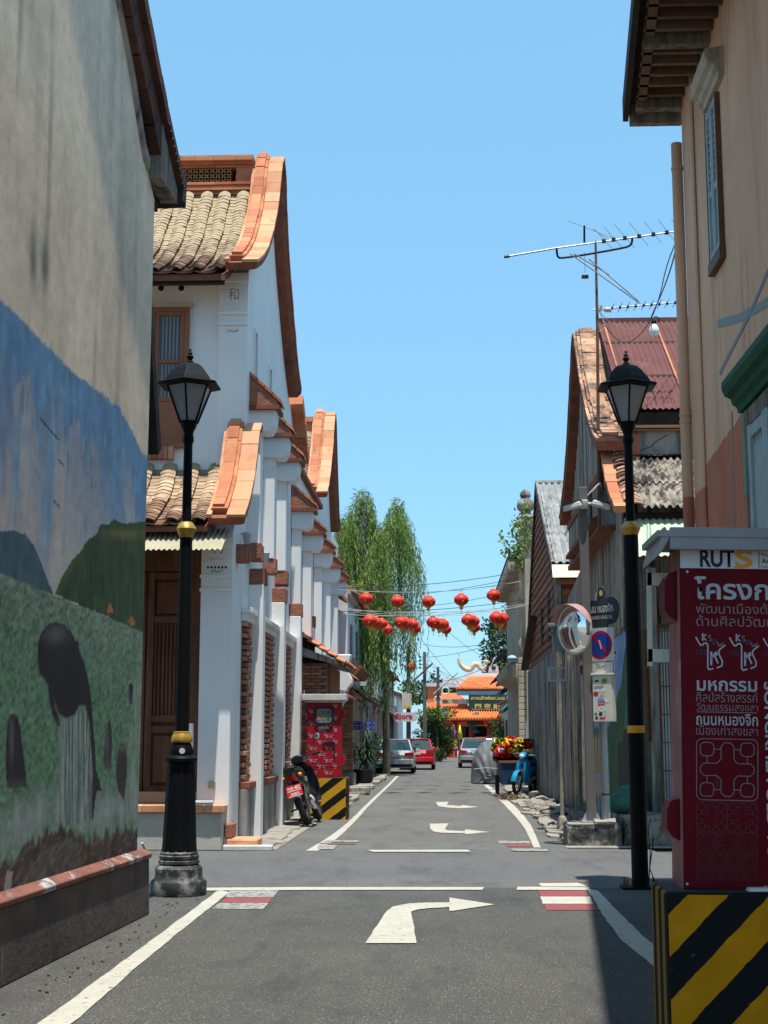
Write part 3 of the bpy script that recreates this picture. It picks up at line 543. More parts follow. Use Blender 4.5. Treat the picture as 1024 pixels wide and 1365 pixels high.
# ================================================================== mural building, left foreground
MROT = math.radians(2.4)
def vnoise(u, v, su, sv, seed):
    """smooth value noise 0..1 on arrays"""
    r = np.random.default_rng(seed).random((257, 257)); a = (u*su) % 256; b = (v*sv) % 256
    i = a.astype(int); j = b.astype(int); fa = a-i; fb = b-j; fa = fa*fa*(3-2*fa); fb = fb*fb*(3-2*fb)
    return (r[i, j]*(1-fa)+r[i+1, j]*fa)*(1-fb)+(r[i, j+1]*(1-fa)+r[i+1, j+1]*fa)*fb
def inpoly(px, py, P):
    c = np.zeros(px.shape, bool); n = len(P)
    for i in range(n):
        x1, y1 = P[i]; x2, y2 = P[i-1]
        c ^= ((y1 > py) != (y2 > py)) & (px < (x2-x1)*(py-y1)/((y2-y1) if y2 != y1 else 1e-9)+x1)
    return c
def paint_mural(Y, Z, X):
    Y0 = Y; X = X-0.035-(12.78-Y)*math.sin(MROT); Y = 12.78-(12.78-Y)*math.cos(MROT)
    """colours of the wall painting, laid out on the wall"""
    r = CD.x*X+CD.y*Y+CD.z*(Z-EYE); px = 512+FOC*(CR.x*X+CR.y*Y)/r; py = 682.5-FOC*(CU.x*X+CU.y*Y+CU.z*(Z-EYE))/r
    n1 = vnoise(Y+3, Z, 7, 1.6, 1); n2 = 0.55*vnoise(Y+3, Z, 22, 5, 2)+0.45*vnoise(Y+1, Z, 9, 11, 41); n3 = vnoise(Y+5, Z, 3, 0.8, 3); n4 = vnoise(Y, Z, 22, 26, 4); n5 = vnoise(Y+Z*0.6, Z-Y*0.3, 12, 34, 5)
    out = np.zeros(Y.shape+(3,)); C = lambda *c: np.array(c)
    def mix(mask, col, k=1.0):
        kk = (mask*k)[..., None]; out[...] = out*(1-kk)+np.array(col)*kk if np.ndim(col) == 1 else out*(1-kk)+col*kk
    # grime runs on the bare plaster
    fb = sum(vnoise(Y+k, Z+k, 1.7*2**k, 1.1*2**k, 50+k)*.5**(k+1) for k in range(5)); fb2 = sum(vnoise(Y+Z*.25+k, Z+k, 2.6*2**k, .8*2**k, 60+k)*.5**(k+1) for k in range(6))
    wall = C(0.72, 0.64, 0.515)*(0.72+0.42*fb+0.05*n2)[..., None]; out[...] = wall
    s = np.clip((vnoise(Y+1, Z, 7, 0.45, 8)-0.62)*4, 0, 1)*np.clip(vnoise(Y, Z, 3, 0.7, 9)*1.6-0.5, 0, 1); mix(s, C(0.20, 0.20, 0.18), 0.55)
    for (gx, gy, gw, gh) in ((44, 345, 4, 42), (60, 350, 4, 34), (42, 20, 4, 34), (70, 35, 3, 30), (52, 110, 4, 50)):
        k = np.exp(-((px-gx)/gw/1.3)**2-((py-gy)/gh)**2)*np.clip(fb2*3-.7, 0, 1.2); mix(np.clip(k, 0, 1), C(0.13, 0.135, 0.12), 0.8)
    mix(np.clip((n3-0.35)*1.5, 0, 1)*np.clip((py-150)/350, 0, 1), C(0.47, 0.42, 0.32), 0.5)
    top = np.interp(px, [-200, 0, 30, 60, 95, 130, 160, 178, 192], [200, 398, 425, 458, 490, 520, 545, 575, 606])
    m = np.clip((py-top+(n2-0.5)*9+(n4-0.5)*5)/4, 0, 1)
    skyc = C(0.125, 0.275, 0.47)*(0.8+0.5*n2)[..., None]; skyc = skyc*(1-0.12*n1[..., None])
    g = np.clip((py-top-60)/220, 0, 1)*np.clip(0.25+1.0*n1, 0, 1); skyc = skyc*(1-g[..., None])+C(0.36, 0.375, 0.40)*g[..., None]
    mix(m, skyc)
    cl = np.clip((fb2-0.47)*6, 0, 1)*np.clip((py-top-25)/120, 0, 1); mix(m*cl, C(0.50, 0.49, 0.47)*(.8+.3*fb)[..., None], 0.62)
    # hairline cracks and flaking at the painted edge
    for (sd, lo_) in ((81, .5), (83, .52)):
        c_ = np.abs(sum(vnoise(Y+k, Z+k*2, 1.3*2**k, 1.1*2**k, sd+k)*.5**(k+1) for k in range(5))-lo_); mix((c_ < .0022)*1.0, C(0.22, 0.20, 0.17), 0.22)
    mix(np.clip((vnoise(Y, Z, 20, 20, 91)*.5+vnoise(Y, Z, 45, 45, 92)*.5-.70)*14, 0, 1)*np.clip((py-700)/300, 0, 1), C(0.42, 0.40, 0.36), 0.7)
    cl = np.clip((.44-fb)*6, 0, 1); mix(m*cl, C(0.07, 0.15, 0.33), 0.4)
    for (P, k) in (([(10, 500), (28, 505), (58, 590), (66, 620), (50, 615), (30, 560)], 0.6), ([(92, 545), (104, 540), (112, 640), (120, 700), (70, 740), (78, 640)], 0.55), ([(0, 560), (14, 600), (30, 690), (60, 760), (0, 700)], 0.55), ([(118, 560), (126, 556), (130, 640), (160, 690), (116, 700)], 0.45)):
        cx = sum(p[0] for p in P)/len(P); soft = inpoly(px+(n2-0.5)*30+(fb-.5)*30, py+(fb2-0.5)*120, P); mix(soft*1.0, C(0.42, 0.39, 0.37), k*0.8)
    mix(m*np.clip((vnoise(Y+9, Z, 16, 0.9, 12)-0.62)*5, 0, 1), C(0.15, 0.30, 0.46), 0.5)
    # hills
    hl = [(-60, 712), (20, 707), (34, 712), (46, 728), (55, 750), (62, 770), (71, 792), (30, 800), (-60, 800)]
    mix(inpoly(px, py, hl), C(0.050, 0.105, 0.135)*(0.8+0.5*n2)[..., None])
    hr = [(73, 792), (82, 770), (95, 748), (108, 735), (118, 718), (128, 715), (134, 700), (146, 698), (152, 692), (164, 697), (200, 695), (200, 850), (120, 812)]
    hc = C(0.034, 0.066, 0.030)*(0.55+0.9*n2)[..., None]; mix(inpoly(px+(n4-.5)*3, py+(n2-.5)*5, hr), hc)
    mix(inpoly(px, py, hr)*np.exp(-((px-168)/26)**2-((py-712)/7)**2), C(0.20, 0.18, 0.06), 0.6)
    mix(inpoly(px, py, hr)*np.clip(1-np.abs(px-(73+(792-py)*0.55))/9, 0, 1), C(0.075, 0.13, 0.03), 0.6)
    # water
    wt = np.interp(px, [-100, 0, 70, 130, 195], [735, 763, 792, 816, 844]); mw = np.clip((py-wt)/1.5, 0, 1)
    wc = C(0.062, 0.175, 0.095)*(0.55+0.9*n4)[..., None]; wc = wc*(1-0.5*n5[..., None])+C(0.16, 0.26, 0.20)*(0.5*n5[..., None])*1.3
    f = np.clip(1-(py-wt)/110, 0, 1)*0.55; wc = wc*(1-f[..., None])+C(0.21, 0.28, 0.24)*f[..., None]*(0.6+0.7*n5)[..., None]
    f = np.clip((vnoise(Y+7, Z, 30, 40, 21)-0.62)*5, 0, 1)*0.5; wc = wc*(1-f[..., None])+C(0.02, 0.04, 0.045)*f[..., None]
    mix(mw, wc)
    for (fx, fy, fw, fh) in ((147, 814, 4, 12), (175, 831, 6, 11)):
        mix((np.abs(px-fx) < fw*(1-np.clip((fy-py)/fh, 0, 1)))*(py < fy+3)*(py > fy-fh)*(n4 > 0.25), C(0.34, 0.14, 0.05))
    Q = lambda L_: [(a/2.527, 780+b/2.527) for a, b in L_]
    # spray on the right
    k = inpoly(px, py, Q([(430, 560), (440, 420), (462, 285), (482, 270), (482, 800), (440, 760)]))*np.clip(n2*2.2-0.6, 0, 1); mix(k, C(0.27, 0.32, 0.31), 0.75)
    # foam and rocks at the foot
    ft = np.interp(px, [-100, 0, 40, 80, 125, 160, 192], [1180, 1148, 1122, 1100, 1116, 1104, 1096])
    k = np.clip(1-np.abs(py-(ft-28))/46, 0, 1)*np.clip(n1*1.5+0.1, 0, 1)*(0.55+0.6*n2); mix(np.clip(k, 0, 1), C(0.27, 0.31, 0.36), 0.85)
    big = inpoly(px+(n2-.5)*6, py, Q([(195, 470), (222, 448), (250, 440), (300, 420), (312, 620), (310, 790), (200, 820), (205, 600)]))
    fs = .6*vnoise(Y+Z*.12, Z, 46, 1.1, 101)+.4*vnoise(Y, Z, 90, 2.5, 102); mix(big, C(0.08, 0.13, 0.13)*(0.6+0.9*fs)[..., None], 0.75); mix(big*np.clip((fs-.42)*4, 0, 1), C(0.36, 0.41, 0.43), 0.75)
    for (fx, fw) in ((52, 5), (78, 6), (108, 5), (146, 5), (165, 4), (20, 6)): mix(np.clip(1-np.abs(px-fx-(fb-.5)*14)/fw, 0, 1)*np.clip(1-np.abs(py-1085)/38, 0, 1), C(0.42, 0.45, 0.48), 0.5)
    mr = np.clip((py-ft-(n2-0.5)*34)/7, 0, 1); rk = C(0.048, 0.040, 0.036)*(0.6+1.0*n1)[..., None]
    rk = rk*(1-(np.clip((n5-0.55)*4, 0, 1)*0.6)[..., None])+C(0.15, 0.145, 0.14)*(np.clip((n5-0.55)*4, 0, 1)*0.6)[..., None]
    rk = rk*(1-(np.clip((n3-0.5)*3, 0, 1)*0.5)[..., None])+C(0.12, 0.055, 0.04)*(np.clip((n3-0.5)*3, 0, 1)*0.5)[..., None]
    mix(mr, rk)
    mix(inpoly(px, py, Q([(95, 960), (140, 900), (225, 850), (262, 865), (278, 940), (150, 1000), (80, 1010)])), C(0.105, 0.10, 0.10)*(0.6+0.7*n5)[..., None], 0.8)
    mix(inpoly(px, py, Q([(14, 1020), (22, 965), (44, 960), (36, 1030), (20, 1060)])), C(0.32, 0.34, 0.36), 0.8)
    # foam strokes and reflected light over the water
    st_ = np.clip((vnoise(Y*1.0+Z*1.5, Z*3-Y, 18, 9, 71)-0.60)*5, 0, 1)*np.clip(fb*2.2-.6, 0, 1); mix(mw*(1-mr)*st_, C(0.30, 0.38, 0.33), 0.45)
    # dolphins
    def dol(P, sheen=None, col=(0.020, 0.019, 0.024)):
        k = inpoly(px, py, Q(P)); mix(k, np.array(col)*(0.6+1.1*fb+0.3*n2)[..., None]*0.8); tl = k*np.clip((py-(max(p_[1] for p_ in Q(P))-16))/16, 0, 1)*np.clip(n2*1.6, 0, 1); mix(tl, C(0.10, 0.14, 0.13), 0.6)
        ed = inpoly(px-1.1, py+1.2, Q(P)); mix(k*(1-ed), C(0.13, 0.125, 0.13), 0.5)
        if sheen:
            sx, sy, w, h = sheen; sx, sy = sx/2.527, 780+sy/2.527; mix(k*np.exp(-((px-sx)/w)**2-((py-sy)/h)**2), C(0.16, 0.155, 0.165), 0.6)
    dol([(125, 230), (128, 190), (140, 155), (165, 130), (190, 124), (215, 132), (240, 155), (256, 190), (264, 188), (268, 225), (285, 260), (296, 310), (303, 345), (309, 400), (314, 470), (320, 560), (322, 620), (334, 660), (341, 692), (325, 695), (318, 740), (313, 795), (306, 790), (311, 640), (302, 480), (288, 408), (268, 405), (250, 438), (222, 448), (198, 436), (182, 395), (165, 350), (150, 318), (134, 302), (127, 270)], (190, 165, 15, 12))
    dol([(160, 340), (180, 360), (186, 410), (200, 450), (203, 478), (190, 474), (176, 440), (166, 390)])
    dol([(18, 600), (20, 520), (26, 465), (36, 438), (48, 432), (60, 445), (70, 480), (76, 540), (86, 620), (92, 684), (22, 685)], (40, 520, 3, 28))
    dol([(348, 600), (352, 520), (360, 470), (367, 447), (374, 470), (377, 520), (375, 620), (350, 620)], (360, 530, 2, 20), (0.045, 0.035, 0.04))
    dol([(388, 640), (393, 580), (402, 540), (413, 530), (424, 545), (428, 580), (426, 650), (418, 730), (396, 690)], (412, 548, 4, 5), (0.045, 0.035, 0.04))
    dol([(433, 333), (447, 333), (447, 402), (433, 402)])
    def bird(x, y, s):
        d = np.abs(py-(y-np.abs(px-x-0.5)*0.4*1.0-(px < x)*np.abs(px-x)*0.75+(px > x)*(px-x)*1.5)); mix((d < 1.5)*(np.abs(px-x) < s), C(0.02, 0.025, 0.03), 0.9)
    bird(67, 573, 13); bird(82, 617, 4); bird(76, 672, 4)
    # lower edge reddens
    return np.clip(out*np.array([1.36,1.24,1.14]), 0, 1)
XW = -2.68
M['verge_dark'] = pm('verge_dark', (0.13, 0.055, 0.038), (0.07, 0.035, 0.026), 6, 0.9, 0.5, 60, 0.006, rand=0.25, dirt=(0.03, 0.022, 0.02))
mural_house = thing('mural_building', 'grey plastered building with a painted sea mural of leaping dolphins on its side wall', 'building', (-2.68, 12.78, 0))
verge = [(4.0, 12.8), (6.5, 11.9), (9.0, 10.3), (10.4, 8.75), (11.1, 8.05), (11.8, 7.45), (12.3, 6.92), (12.78, 6.62)]
def vz(y): return float(np.interp(y, [p[0] for p in verge], [p[1] for p in verge]))
ys = np.concatenate([np.linspace(5.2, 8.2, 12, endpoint=False), np.arange(8.2, 12.77, 0.018), [12.78]]); ny = len(ys)
zs_lo = np.arange(0.0, 4.9, 0.0125); nz_hi = 46; nzt = len(zs_lo)+nz_hi
YY = np.repeat(ys[:, None], nzt, 1); ZZ = np.zeros((ny, nzt)); ZZ[:, :len(zs_lo)] = zs_lo
for i in range(ny): ZZ[i, len(zs_lo):] = np.linspace(4.9, vz(ys[i])-0.02, nz_hi)
cols = paint_mural(YY, ZZ, XW)
me = bpy.data.meshes.new('mural_wall'); off = mural_house.location
co = np.stack([np.full(YY.shape, XW)-off.x+0.006*(vnoise(YY+2, ZZ, 1.3, 1.1, 31)-0.5), YY-off.y, ZZ-off.z], -1).reshape(-1, 3)
idx = np.arange(ny*nzt).reshape(ny, nzt); fa = np.stack([idx[:-1, :-1], idx[1:, :-1], idx[1:, 1:], idx[:-1, 1:]], -1).reshape(-1, 4)
me.vertices.add(len(co)); me.vertices.foreach_set('co', co.astype('f').ravel()); me.loops.add(fa.size); me.loops.foreach_set('vertex_index', fa.ravel().astype('i'))
me.polygons.add(len(fa)); me.polygons.foreach_set('loop_start', np.arange(0, fa.size, 4, dtype='i')); me.polygons.foreach_set('loop_total', np.full(len(fa), 4, 'i')); me.update(calc_edges=True)
at_ = me.color_attributes.new('paint', 'FLOAT_COLOR', 'POINT'); at_.data.foreach_set('color', np.concatenate([cols.reshape(-1, 3), np.ones((ny*nzt, 1))], 1).astype('f').ravel())
M['mural'] = pm('mural_paint', (1, 1, 1), None, 6, 0.85, 0.25, 14, 0.006, vcol='paint')
me.materials.append(M['mural']); me.polygons.foreach_set('use_smooth', [True]*len(me.polygons)); wall_o = link(bpy.data.objects.new('mural_wall', me), mural_house)
b = MB(); b.prism([(5.2, 0), (12.76, 0)]+[(y, z-0.05) for y, z in reversed(verge) if y < 12.78 and y > 5.2][:0]+[(12.76, vz(12.76)-.05), (11.8, vz(11.8)-.05), (10.4, vz(10.4)-.05), (9, vz(9)-.05), (5.2, vz(5.2)-.05)], 'x', -9.5, XW-0.012)
b.build('wall_core', 'plaster_dirty', mural_house)
# gable cornice moulding, brick verge, roof, soffit
def along(prof, x0, x1, lift, th, mat, name, parent, segl=0.3, gap=0.006, jit=0.004, t0=0, t1=1, own=True, down=0.0):
    """pieces laid one after another along a (y,z) curve"""
    Ltot = plen(prof); n = max(1, int(Ltot*(t1-t0)/segl)); rs = random.Random(len(prof)*77+int(x0*100))
    for i in range(n):
        ta, tb = t0+(t1-t0)*i/n, t0+(t1-t0)*(i+1)/n; g = gap/2/Ltot
        A = samp(prof, ta+g); C_ = samp(prof, tb-g); dy, dz = C_[0]-A[0], C_[1]-A[1]; l = math.hypot(dy, dz); ny_, nz_ = -dz/l, dy/l
        if nz_ < 0 and abs(dy) < 1e-6: ny_, nz_ = -ny_, -nz_
        j = rs.uniform(-jit, jit); lo = lift-th+j; hi = lift+j; B = MB()
        q = [(A[0]+ny_*lo, A[1]+nz_*lo), (C_[0]+ny_*lo, C_[1]+nz_*lo), (C_[0]+ny_*hi, C_[1]+nz_*hi), (A[0]+ny_*hi, A[1]+nz_*hi)]
        B.prism(q, 'x', x0+rs.uniform(-jit, jit), x1+rs.uniform(-jit, jit)); B.build(name, mat, parent)
roofp = [(4.0, 13.25), (6.5, 12.3), (9.0, 10.7), (10.4, 9.2), (11.1, 8.5), (11.8, 7.92), (12.5, 7.42), (13.25, 6.98)]
vg = [p for p in roofp if p[0] >= 9]
mould = MB(); pr = [p for p in verge if p[0] >= 6 and p[0] < 12.5]+[(12.45, 6.85)]
mould.loft([[(XW, p[0], p[1]-0.10), (XW+0.035, p[0], p[1]-0.08), (XW+0.035, p[0], p[1]+0.02), (XW-0.1, p[0], p[1]+0.02)] for p in pr]); mould.build('cornice', 'plaster_dirty', mural_house)
along([(p[0], p[1]-0.06) for p in roofp if 8 < p[0] < 12.9]+[(12.75, 7.2)], XW-0.05, -2.57, -0.02, 0.30, 'verge_dark', 'verge_brick', mural_house, 0.34)
along([p for p in roofp if p[0] >= 6.5], -2.68, -2.51, 0.03, 0.13, 'verge_dark', 'verge_tile', mural_house, 0.28)
b = MB(); P = smoothc(roofp, 1); th = 0.10; b.prism([(y, z) for y, z in P]+[(y, z-th) for y, z in reversed(P)], 'x', -9.7, -2.64); b.build('roof', 'verge_dark', mural_house)
for k in range(9):   # soffit boards and rafters under the rear eave
    t = k/9.0; y = 12.62+t*0.66; z = lerp(7.26, 6.86, t); b = MB(); b.cbox(4.2, 0.065, 0.022, RT((-4.6, y, z), -0.55)); b.build('soffit_board', 'wood_dark', mural_house)
b = MB(); b.prism([(12.55, 6.72), (13.2, 6.72), (13.2, 6.86), (12.55, 7.25)], 'x', -2.72, -2.56); b.build('rafter', 'wood_grey', mural_house)
b = MB(); b.box(-6.5, -2.74, 12.85, 13.15, 6.62, 6.74); b.box(-6.5, -2.74, 12.8, 12.86, 6.5, 7.2); b.build('eave_beam', 'wood_dark', mural_house)
b = MB(); b.prism([(13.22, 7.03), (13.30, 6.98), (13.27, 6.70), (13.20, 6.74)], 'x', -9.6, -2.49); b.build('fascia', 'wood_dark', mural_house)
# plinth with its ledge
b = MB(); b.prism([(-3.1, 0), (-2.60, 0), (-2.612, 0.49), (-3.1, 0.49)], 'y', 5.2, 12.95)
M['plinth_brown'] = pm('plinth_brown', (0.125, 0.092, 0.075), (0.065, 0.052, 0.046), 3.5, 0.85, 0.5, 20, 0.012, streak=(0.24, 0.21, 0.18), streaks=(8, 8, 1.2), slo=0.62, shi=0.8, dirt=(0.05, 0.038, 0.034))
M['ledge_paint'] = pm('ledge_paint', (0.24, 0.095, 0.065), (0.11, 0.055, 0.045), 3, 0.8, 0.4, 30, 0.008, dirt=(0.40, 0.40, 0.38), dlo=0.55, dhi=0.62, dscale=3.5)
b.build('plinth', 'plinth_brown', mural_house, bevel=0.01)
b = MB()
yv = 5.2
while yv < 12.97: ye = min(yv+random.uniform(.7, 1.1), 12.97); b.prism([(-3.1, 0.49), (-2.595, 0.49), (-2.59, 0.53), (-2.67, 0.57), (-3.1, 0.575)], 'y', yv, ye-0.004); yv = ye
b.build('ledge', 'ledge_paint', mural_house, bevel=0.006)
b = MB(); b.tube([(-2.64, 13.02, 0.0), (-2.63, 13.03, 0.3), (-2.655, 13.0, 0.54), (-2.68, 12.95, 0.62)], 0.013, 6); b.build('drain_hose', 'wire_pale', mural_house)
# top hung shutter propped open on the side street front
b = MB(); b.prism([(12.84, 5.62), (12.88, 5.66), (13.40, 4.30), (13.35, 4.25)], 'x', -4.1, -2.80); sh = b.build('shutter', 'wood_grey', mural_house)
b = MB(); b.prism([(12.80, 5.58), (12.90, 5.70), (13.44, 4.32), (13.32, 4.24)], 'x', -2.80, -2.715); b.build('shutter_frame', 'wood_dark', sh)
b = MB(); b.box(-4.2, -2.80, 12.79, 13.15, 4.10, 4.20); b.build('window_sill', 'wood_dark', mural_house)

mural_house.rotation_euler = (0, 0, -MROT); mural_house.location.x -= 0.035
# ================================================================== white house with curved gables
def tile_mesh(name, w, l, arch, th, mat, up=True, n=5):
    b = MB(); rings = []
    for y in (-l/2, l/2):
        top = []; bot = []
        for i in range(n+1):
            a = -1+2*i/n; h = arch*math.cos(a*math.pi/2)*(1 if up else -1); ww = w*(1.0 if y < 0 else 0.9)
            top.append((a*ww/2, y, h+th/2)); bot.append((a*ww/2, y, h-th/2))
        rings.append(top+bot[::-1])
    b.loft(rings); return b.mesh(name, mat)
def tiled_slope(parent, prof, xr, ncol, pitch, rowstep, mat, limit, seed, w=0.23):
    """columns of curved cover tiles and the pan tiles between them"""
    Lt = plen(prof); rows = int(Lt/rowstep); rs = random.Random(seed)
    up = tile_mesh('roof_tile', w, rowstep*1.8, 0.036, 0.020, mat); dn = tile_mesh('roof_tile', pitch-0.02, rowstep*1.8, 0.022, 0.02, mat, False)
    for me_, dx, lift, lim in ((up, 0, 0.035, limit), (dn, pitch/2, -0.012, limit)):
        T = []; lift = lift+0.015
        for c in range(ncol):
            wob = rs.uniform(-0.012, 0.012)
            for r in range(rows):
                t = (r+0.5)/rows; P = samp(prof, t); Q = samp(prof, min(1, t+0.02)); a = math.atan2(Q[1]-P[1], Q[0]-P[0])
                if a == 0: a = math.atan2(P[1]-samp(prof, t-0.02)[1], P[0]-samp(prof, t-0.02)[0])
                T.append(RT((xr-c*pitch-dx+wob+rs.uniform(-.006, .006)+0.01*math.sin(r*0.5+c), P[0]-math.sin(a)*lift, P[1]+math.cos(a)*lift+rs.uniform(-.003, .003)), a-0.09+rs.uniform(-.02, .02), rs.uniform(-.03, .03), rs.uniform(-.03, .03)))
        pieces('roof_tile', me_, T, parent, lim)
def gable_coping(parent, front, rear, xi, xo, sc=1.0, inner_t=(0.06, 1.0)):
    w = xo-xi; f = smoothc(front, 2); r = smoothc(rear, 2)
    allp = f+[p for p in r]
    b = MB(); P = allp
    ring = []
    for i, p in enumerate(P):
        a = P[max(i-1, 0)]; c = P[min(i+1, len(P)-1)]; dy, dz = c[0]-a[0], c[1]-a[1]; l = math.hypot(dy, dz) or 1; n_ = (-dz/l, dy/l)
        ring.append([(xi, p[0], p[1]), (xo-0.015, p[0], p[1]), (xo-0.015, p[0]-n_[0]*0.09*sc, p[1]-n_[1]*0.09*sc), (xo-0.08*sc, p[0]-n_[0]*0.17*sc, p[1]-n_[1]*(0.10+0.07*min(1,i/12))*sc), (xi, p[0]-n_[0]*0.17*sc, p[1]-n_[1]*(0.10+0.07*min(1,i/12))*sc)])
    b.loft(ring); b.build('coping_core', 'terra_dark', parent)
    sl_ = 0.27*sc
    along(f, xi+0.50*w, xo, 0.05*sc, 0.045*sc, 'terra_pale', 'coping_tile', parent, sl_)
    along(f, xi-0.02, xi+0.10*w, 0.06*sc, 0.055*sc, 'terra_pale', 'coping_tile', parent, sl_*1.3, t1=0.9)
    along(f, xi+0.05*w, xi+0.50*w, 0.09*sc, 0.085*sc, 'terracotta', 'coping_tile', parent, sl_*0.9, t0=inner_t[0], t1=1)
    along(f, xi+0.10*w, xi+0.41*w, 0.135*sc, 0.05*sc, 'terracotta', 'coping_tile', parent, sl_*0.9, t0=inner_t[0]+0.025, t1=1)
    along(r, xi, xo, 0.05*sc, 0.045*sc, 'terracotta', 'coping_tile', parent, sl_*1.2)
    along(r, xo-0.035*sc, xo-0.004, -0.003, 0.085*sc, 'terra_dark', 'edge_brick', parent, sl_*0.8)
white = thing('white_house', 'long white plastered corner house with curved terracotta gable ridges and clay tiled roofs', 'house', (-5, 24, 0))
XS = -3.05; YF = 21.6
f1 = [(20.83, 8.75), (21.5, 9.04), (22.3, 9.53), (23.0, 10.15), (23.5, 10.75), (23.78, 11.25), (23.95, 11.62), (24.2, 11.84)]
r1 = [(24.2, 11.84), (24.5, 11.68), (24.68, 11.2), (24.9, 10.7), (25.5, 9.98), (26.3, 9.25), (27.1, 8.66), (27.62, 8.40)]
gable_coping(white, f1, r1, -3.31, -2.80)
# main block walls
wallp = [(YF, 0.0), (28.0, 0.0), (28.0, 8.05)]+[(y, z-0.16) for y, z in reversed(r1)][1:]+[(y, z-0.16) for y, z in reversed(f1) if y > YF+0.1]+[(YF, 8.85)]
b = MB(); b.prism(wallp, 'x', -3.32, XS); b.prism([(YF, 0.0), (28.0, 0.0), (28.0, 7.9), (26.3, 8.8), (25.3, 9.6), (24.7, 10.6), (24.3, 10.9), (23.5, 10.4), (23.0, 9.6), (22.3, 8.95), (YF, 8.6)], 'x', -9.5, -3.32); main_wall = b.build('side_wall', 'plaster_white', white)
# front facade skin pieces: upper wall, pilaster with reliefs
b = MB(); b.box(-9.5, -3.5, YF-0.02, YF, 5.3, 8.72); b.build('front_wall', 'plaster_white', white)
FU = Face((-3.5, YF-0.10, 0), (1, 0, 0), (0, 0, 1))
def pil(x0, x1, y, zb, zt, z1, z2, z3, glyph):
    b = MB(); b.box(x0, x1, y, y+0.45, zb, zt); b.box(x0-0.015, x1+0.015, y-0.03, y, z1, z1+0.05); b.box(x0-0.015, x1+0.015, y-0.03, y, z2, z2+0.05); b.box(x0-0.01, x1+0.01, y-0.025, y, zt-0.14, zt)
    p = b.build('pilaster', 'plaster_white', white, bevel=0.006)
    F = Face((x0, y, 0), (1, 0, 0), (0, 0, 1)); w = x1-x0; c = w/2
    b = MB(); sc_ = w/0.46
    poly(b, F, rrect(c-0.12*sc_, z3, c+0.12*sc_, z3+0.30*sc_, 0.05), 0.012); fbox(b, F, c-0.16*sc_, c+0.16*sc_, z3-0.07*sc_, z3-0.045*sc_, 0, 0.02)
    b.build('relief_panel', 'plaster_white', p)
    text(glyph, F, c-0.085*sc_, z3+0.05*sc_, 0.17*sc_, 0.20*sc_, 'plaster_grey', p, 0.014)
    b = MB()
    for k in range(6):
        a = c-0.13*sc_+k*0.052*sc_; poly(b, F, [(a-0.02, z3-0.15*sc_), (a, z3-0.175*sc_), (a+0.02, z3-0.15*sc_), (a, z3-0.125*sc_)], 0.004)
    b.build('scroll_band', 'wood_dark', p)
    b = MB()
    for k in range(5): a = c-0.07*sc_+k*0.035*sc_; b.ell(F.p(a, z1+(-0.09 if z1 < z2 else 0.1)*sc_+0.01*math.sin(k*2), 0.004), (0.02, 0.008, 0.014))
    b.build('relief_flower', 'plaster_cream', p)
    return p
def zat(py, Y): return at(500, py, Y).z
pil(-3.5, XS+0.012, YF-0.10, 5.2, zat(362, YF-.1), zat(434, YF), zat(420, YF), zat(405, YF), '和')
# round vents
for vx in (215, 242, 188):
    c = at(vx, 384, YF-0.02); b = MB(); b.torus((c.x, c.y, c.z), 0.065, 0.018, 'y', 20, 8); b.build('vent_ring', 'plaster_white', white, smooth=True)
    b = MB(); b.prism([(c.x+0.06*math.cos(2*math.pi*k/16), c.z+0.06*math.sin(2*math.pi*k/16)) for k in range(16)], 'y', YF-0.023, YF-0.0205); b.build('vent_hole', 'hole', white)
# upper window: frame, two casements, bars over frosted glass
wx1 = at(252, 500, YF).x; wx0 = wx1-1.55; wz1 = zat(408, YF); wz0 = zat(596, YF); y = YF-0.02
b = MB(); t = 0.07
b.box(wx0, wx1, y-0.07, y, wz1-t, wz1); b.box(wx0, wx1, y-0.07, y, wz0, wz0+t)
for xx in (wx0, wx1-t): b.box(xx, xx+t, y-0.07, y, wz0+t, wz1-t)
w_ = b.build('window', 'wood_window', white, bevel=0.004)
b = MB(); b.box(wx0-0.05, wx1+0.05, y-0.09, y, wz1, wz1+0.07); b.build('window_head', 'plaster_cream', white, bevel=0.004)
b = MB(); b.box(wx0+t, wx1-t, y-0.02, y-0.01, wz0+t, wz1-t); b.build('pane', 'glass_grey', w_)
nc = 3; cw = (wx1-wx0-2*t)/nc
for c in range(nc):
    b = MB(); x0 = wx0+t+c*cw+0.004; x1 = x0+cw-0.008; s_ = 0.06
    hs = [wz0+t, lerp(wz0, wz1, 0.33), lerp(wz0, wz1, 0.60), wz1-t]
    b.box(x0, x0+s_, y-0.055, y-0.02, hs[0], hs[3]); b.box(x1-s_, x1, y-0.055, y-0.02, hs[0], hs[3])
    for q, h in enumerate(hs): z_ = min(h, hs[3]-s_) if q else h; b.box(x0+s_, x1-s_, y-0.053, y-0.02, z_, z_+s_)
    b.box(x0+s_, x1-s_, y-0.04, y-0.021, hs[0]+s_, hs[1]); b.build('casement', 'wood_window', w_, bevel=0.003)
    for i in range(6):
        xx = x0+s_+(x1-x0-2*s_)*(i+0.5)/6; b = MB(); b.box(xx-0.011, xx+0.011, y-0.045, y-0.028, hs[1]+s_, hs[3]-s_); b.build('window_bar', 'bar_dark', w_)
bm = box_mesh('brick', 0.075, 0.10, 0.20, M['brick'], 0.006)
pieces('brick', bm, [RT((x, YF-0.07, zat(603, YF)), rz=random.uniform(-.04, .04)) for x in np.arange(-6.2, at(230, 600, YF).x+0.05, 0.083)], white)
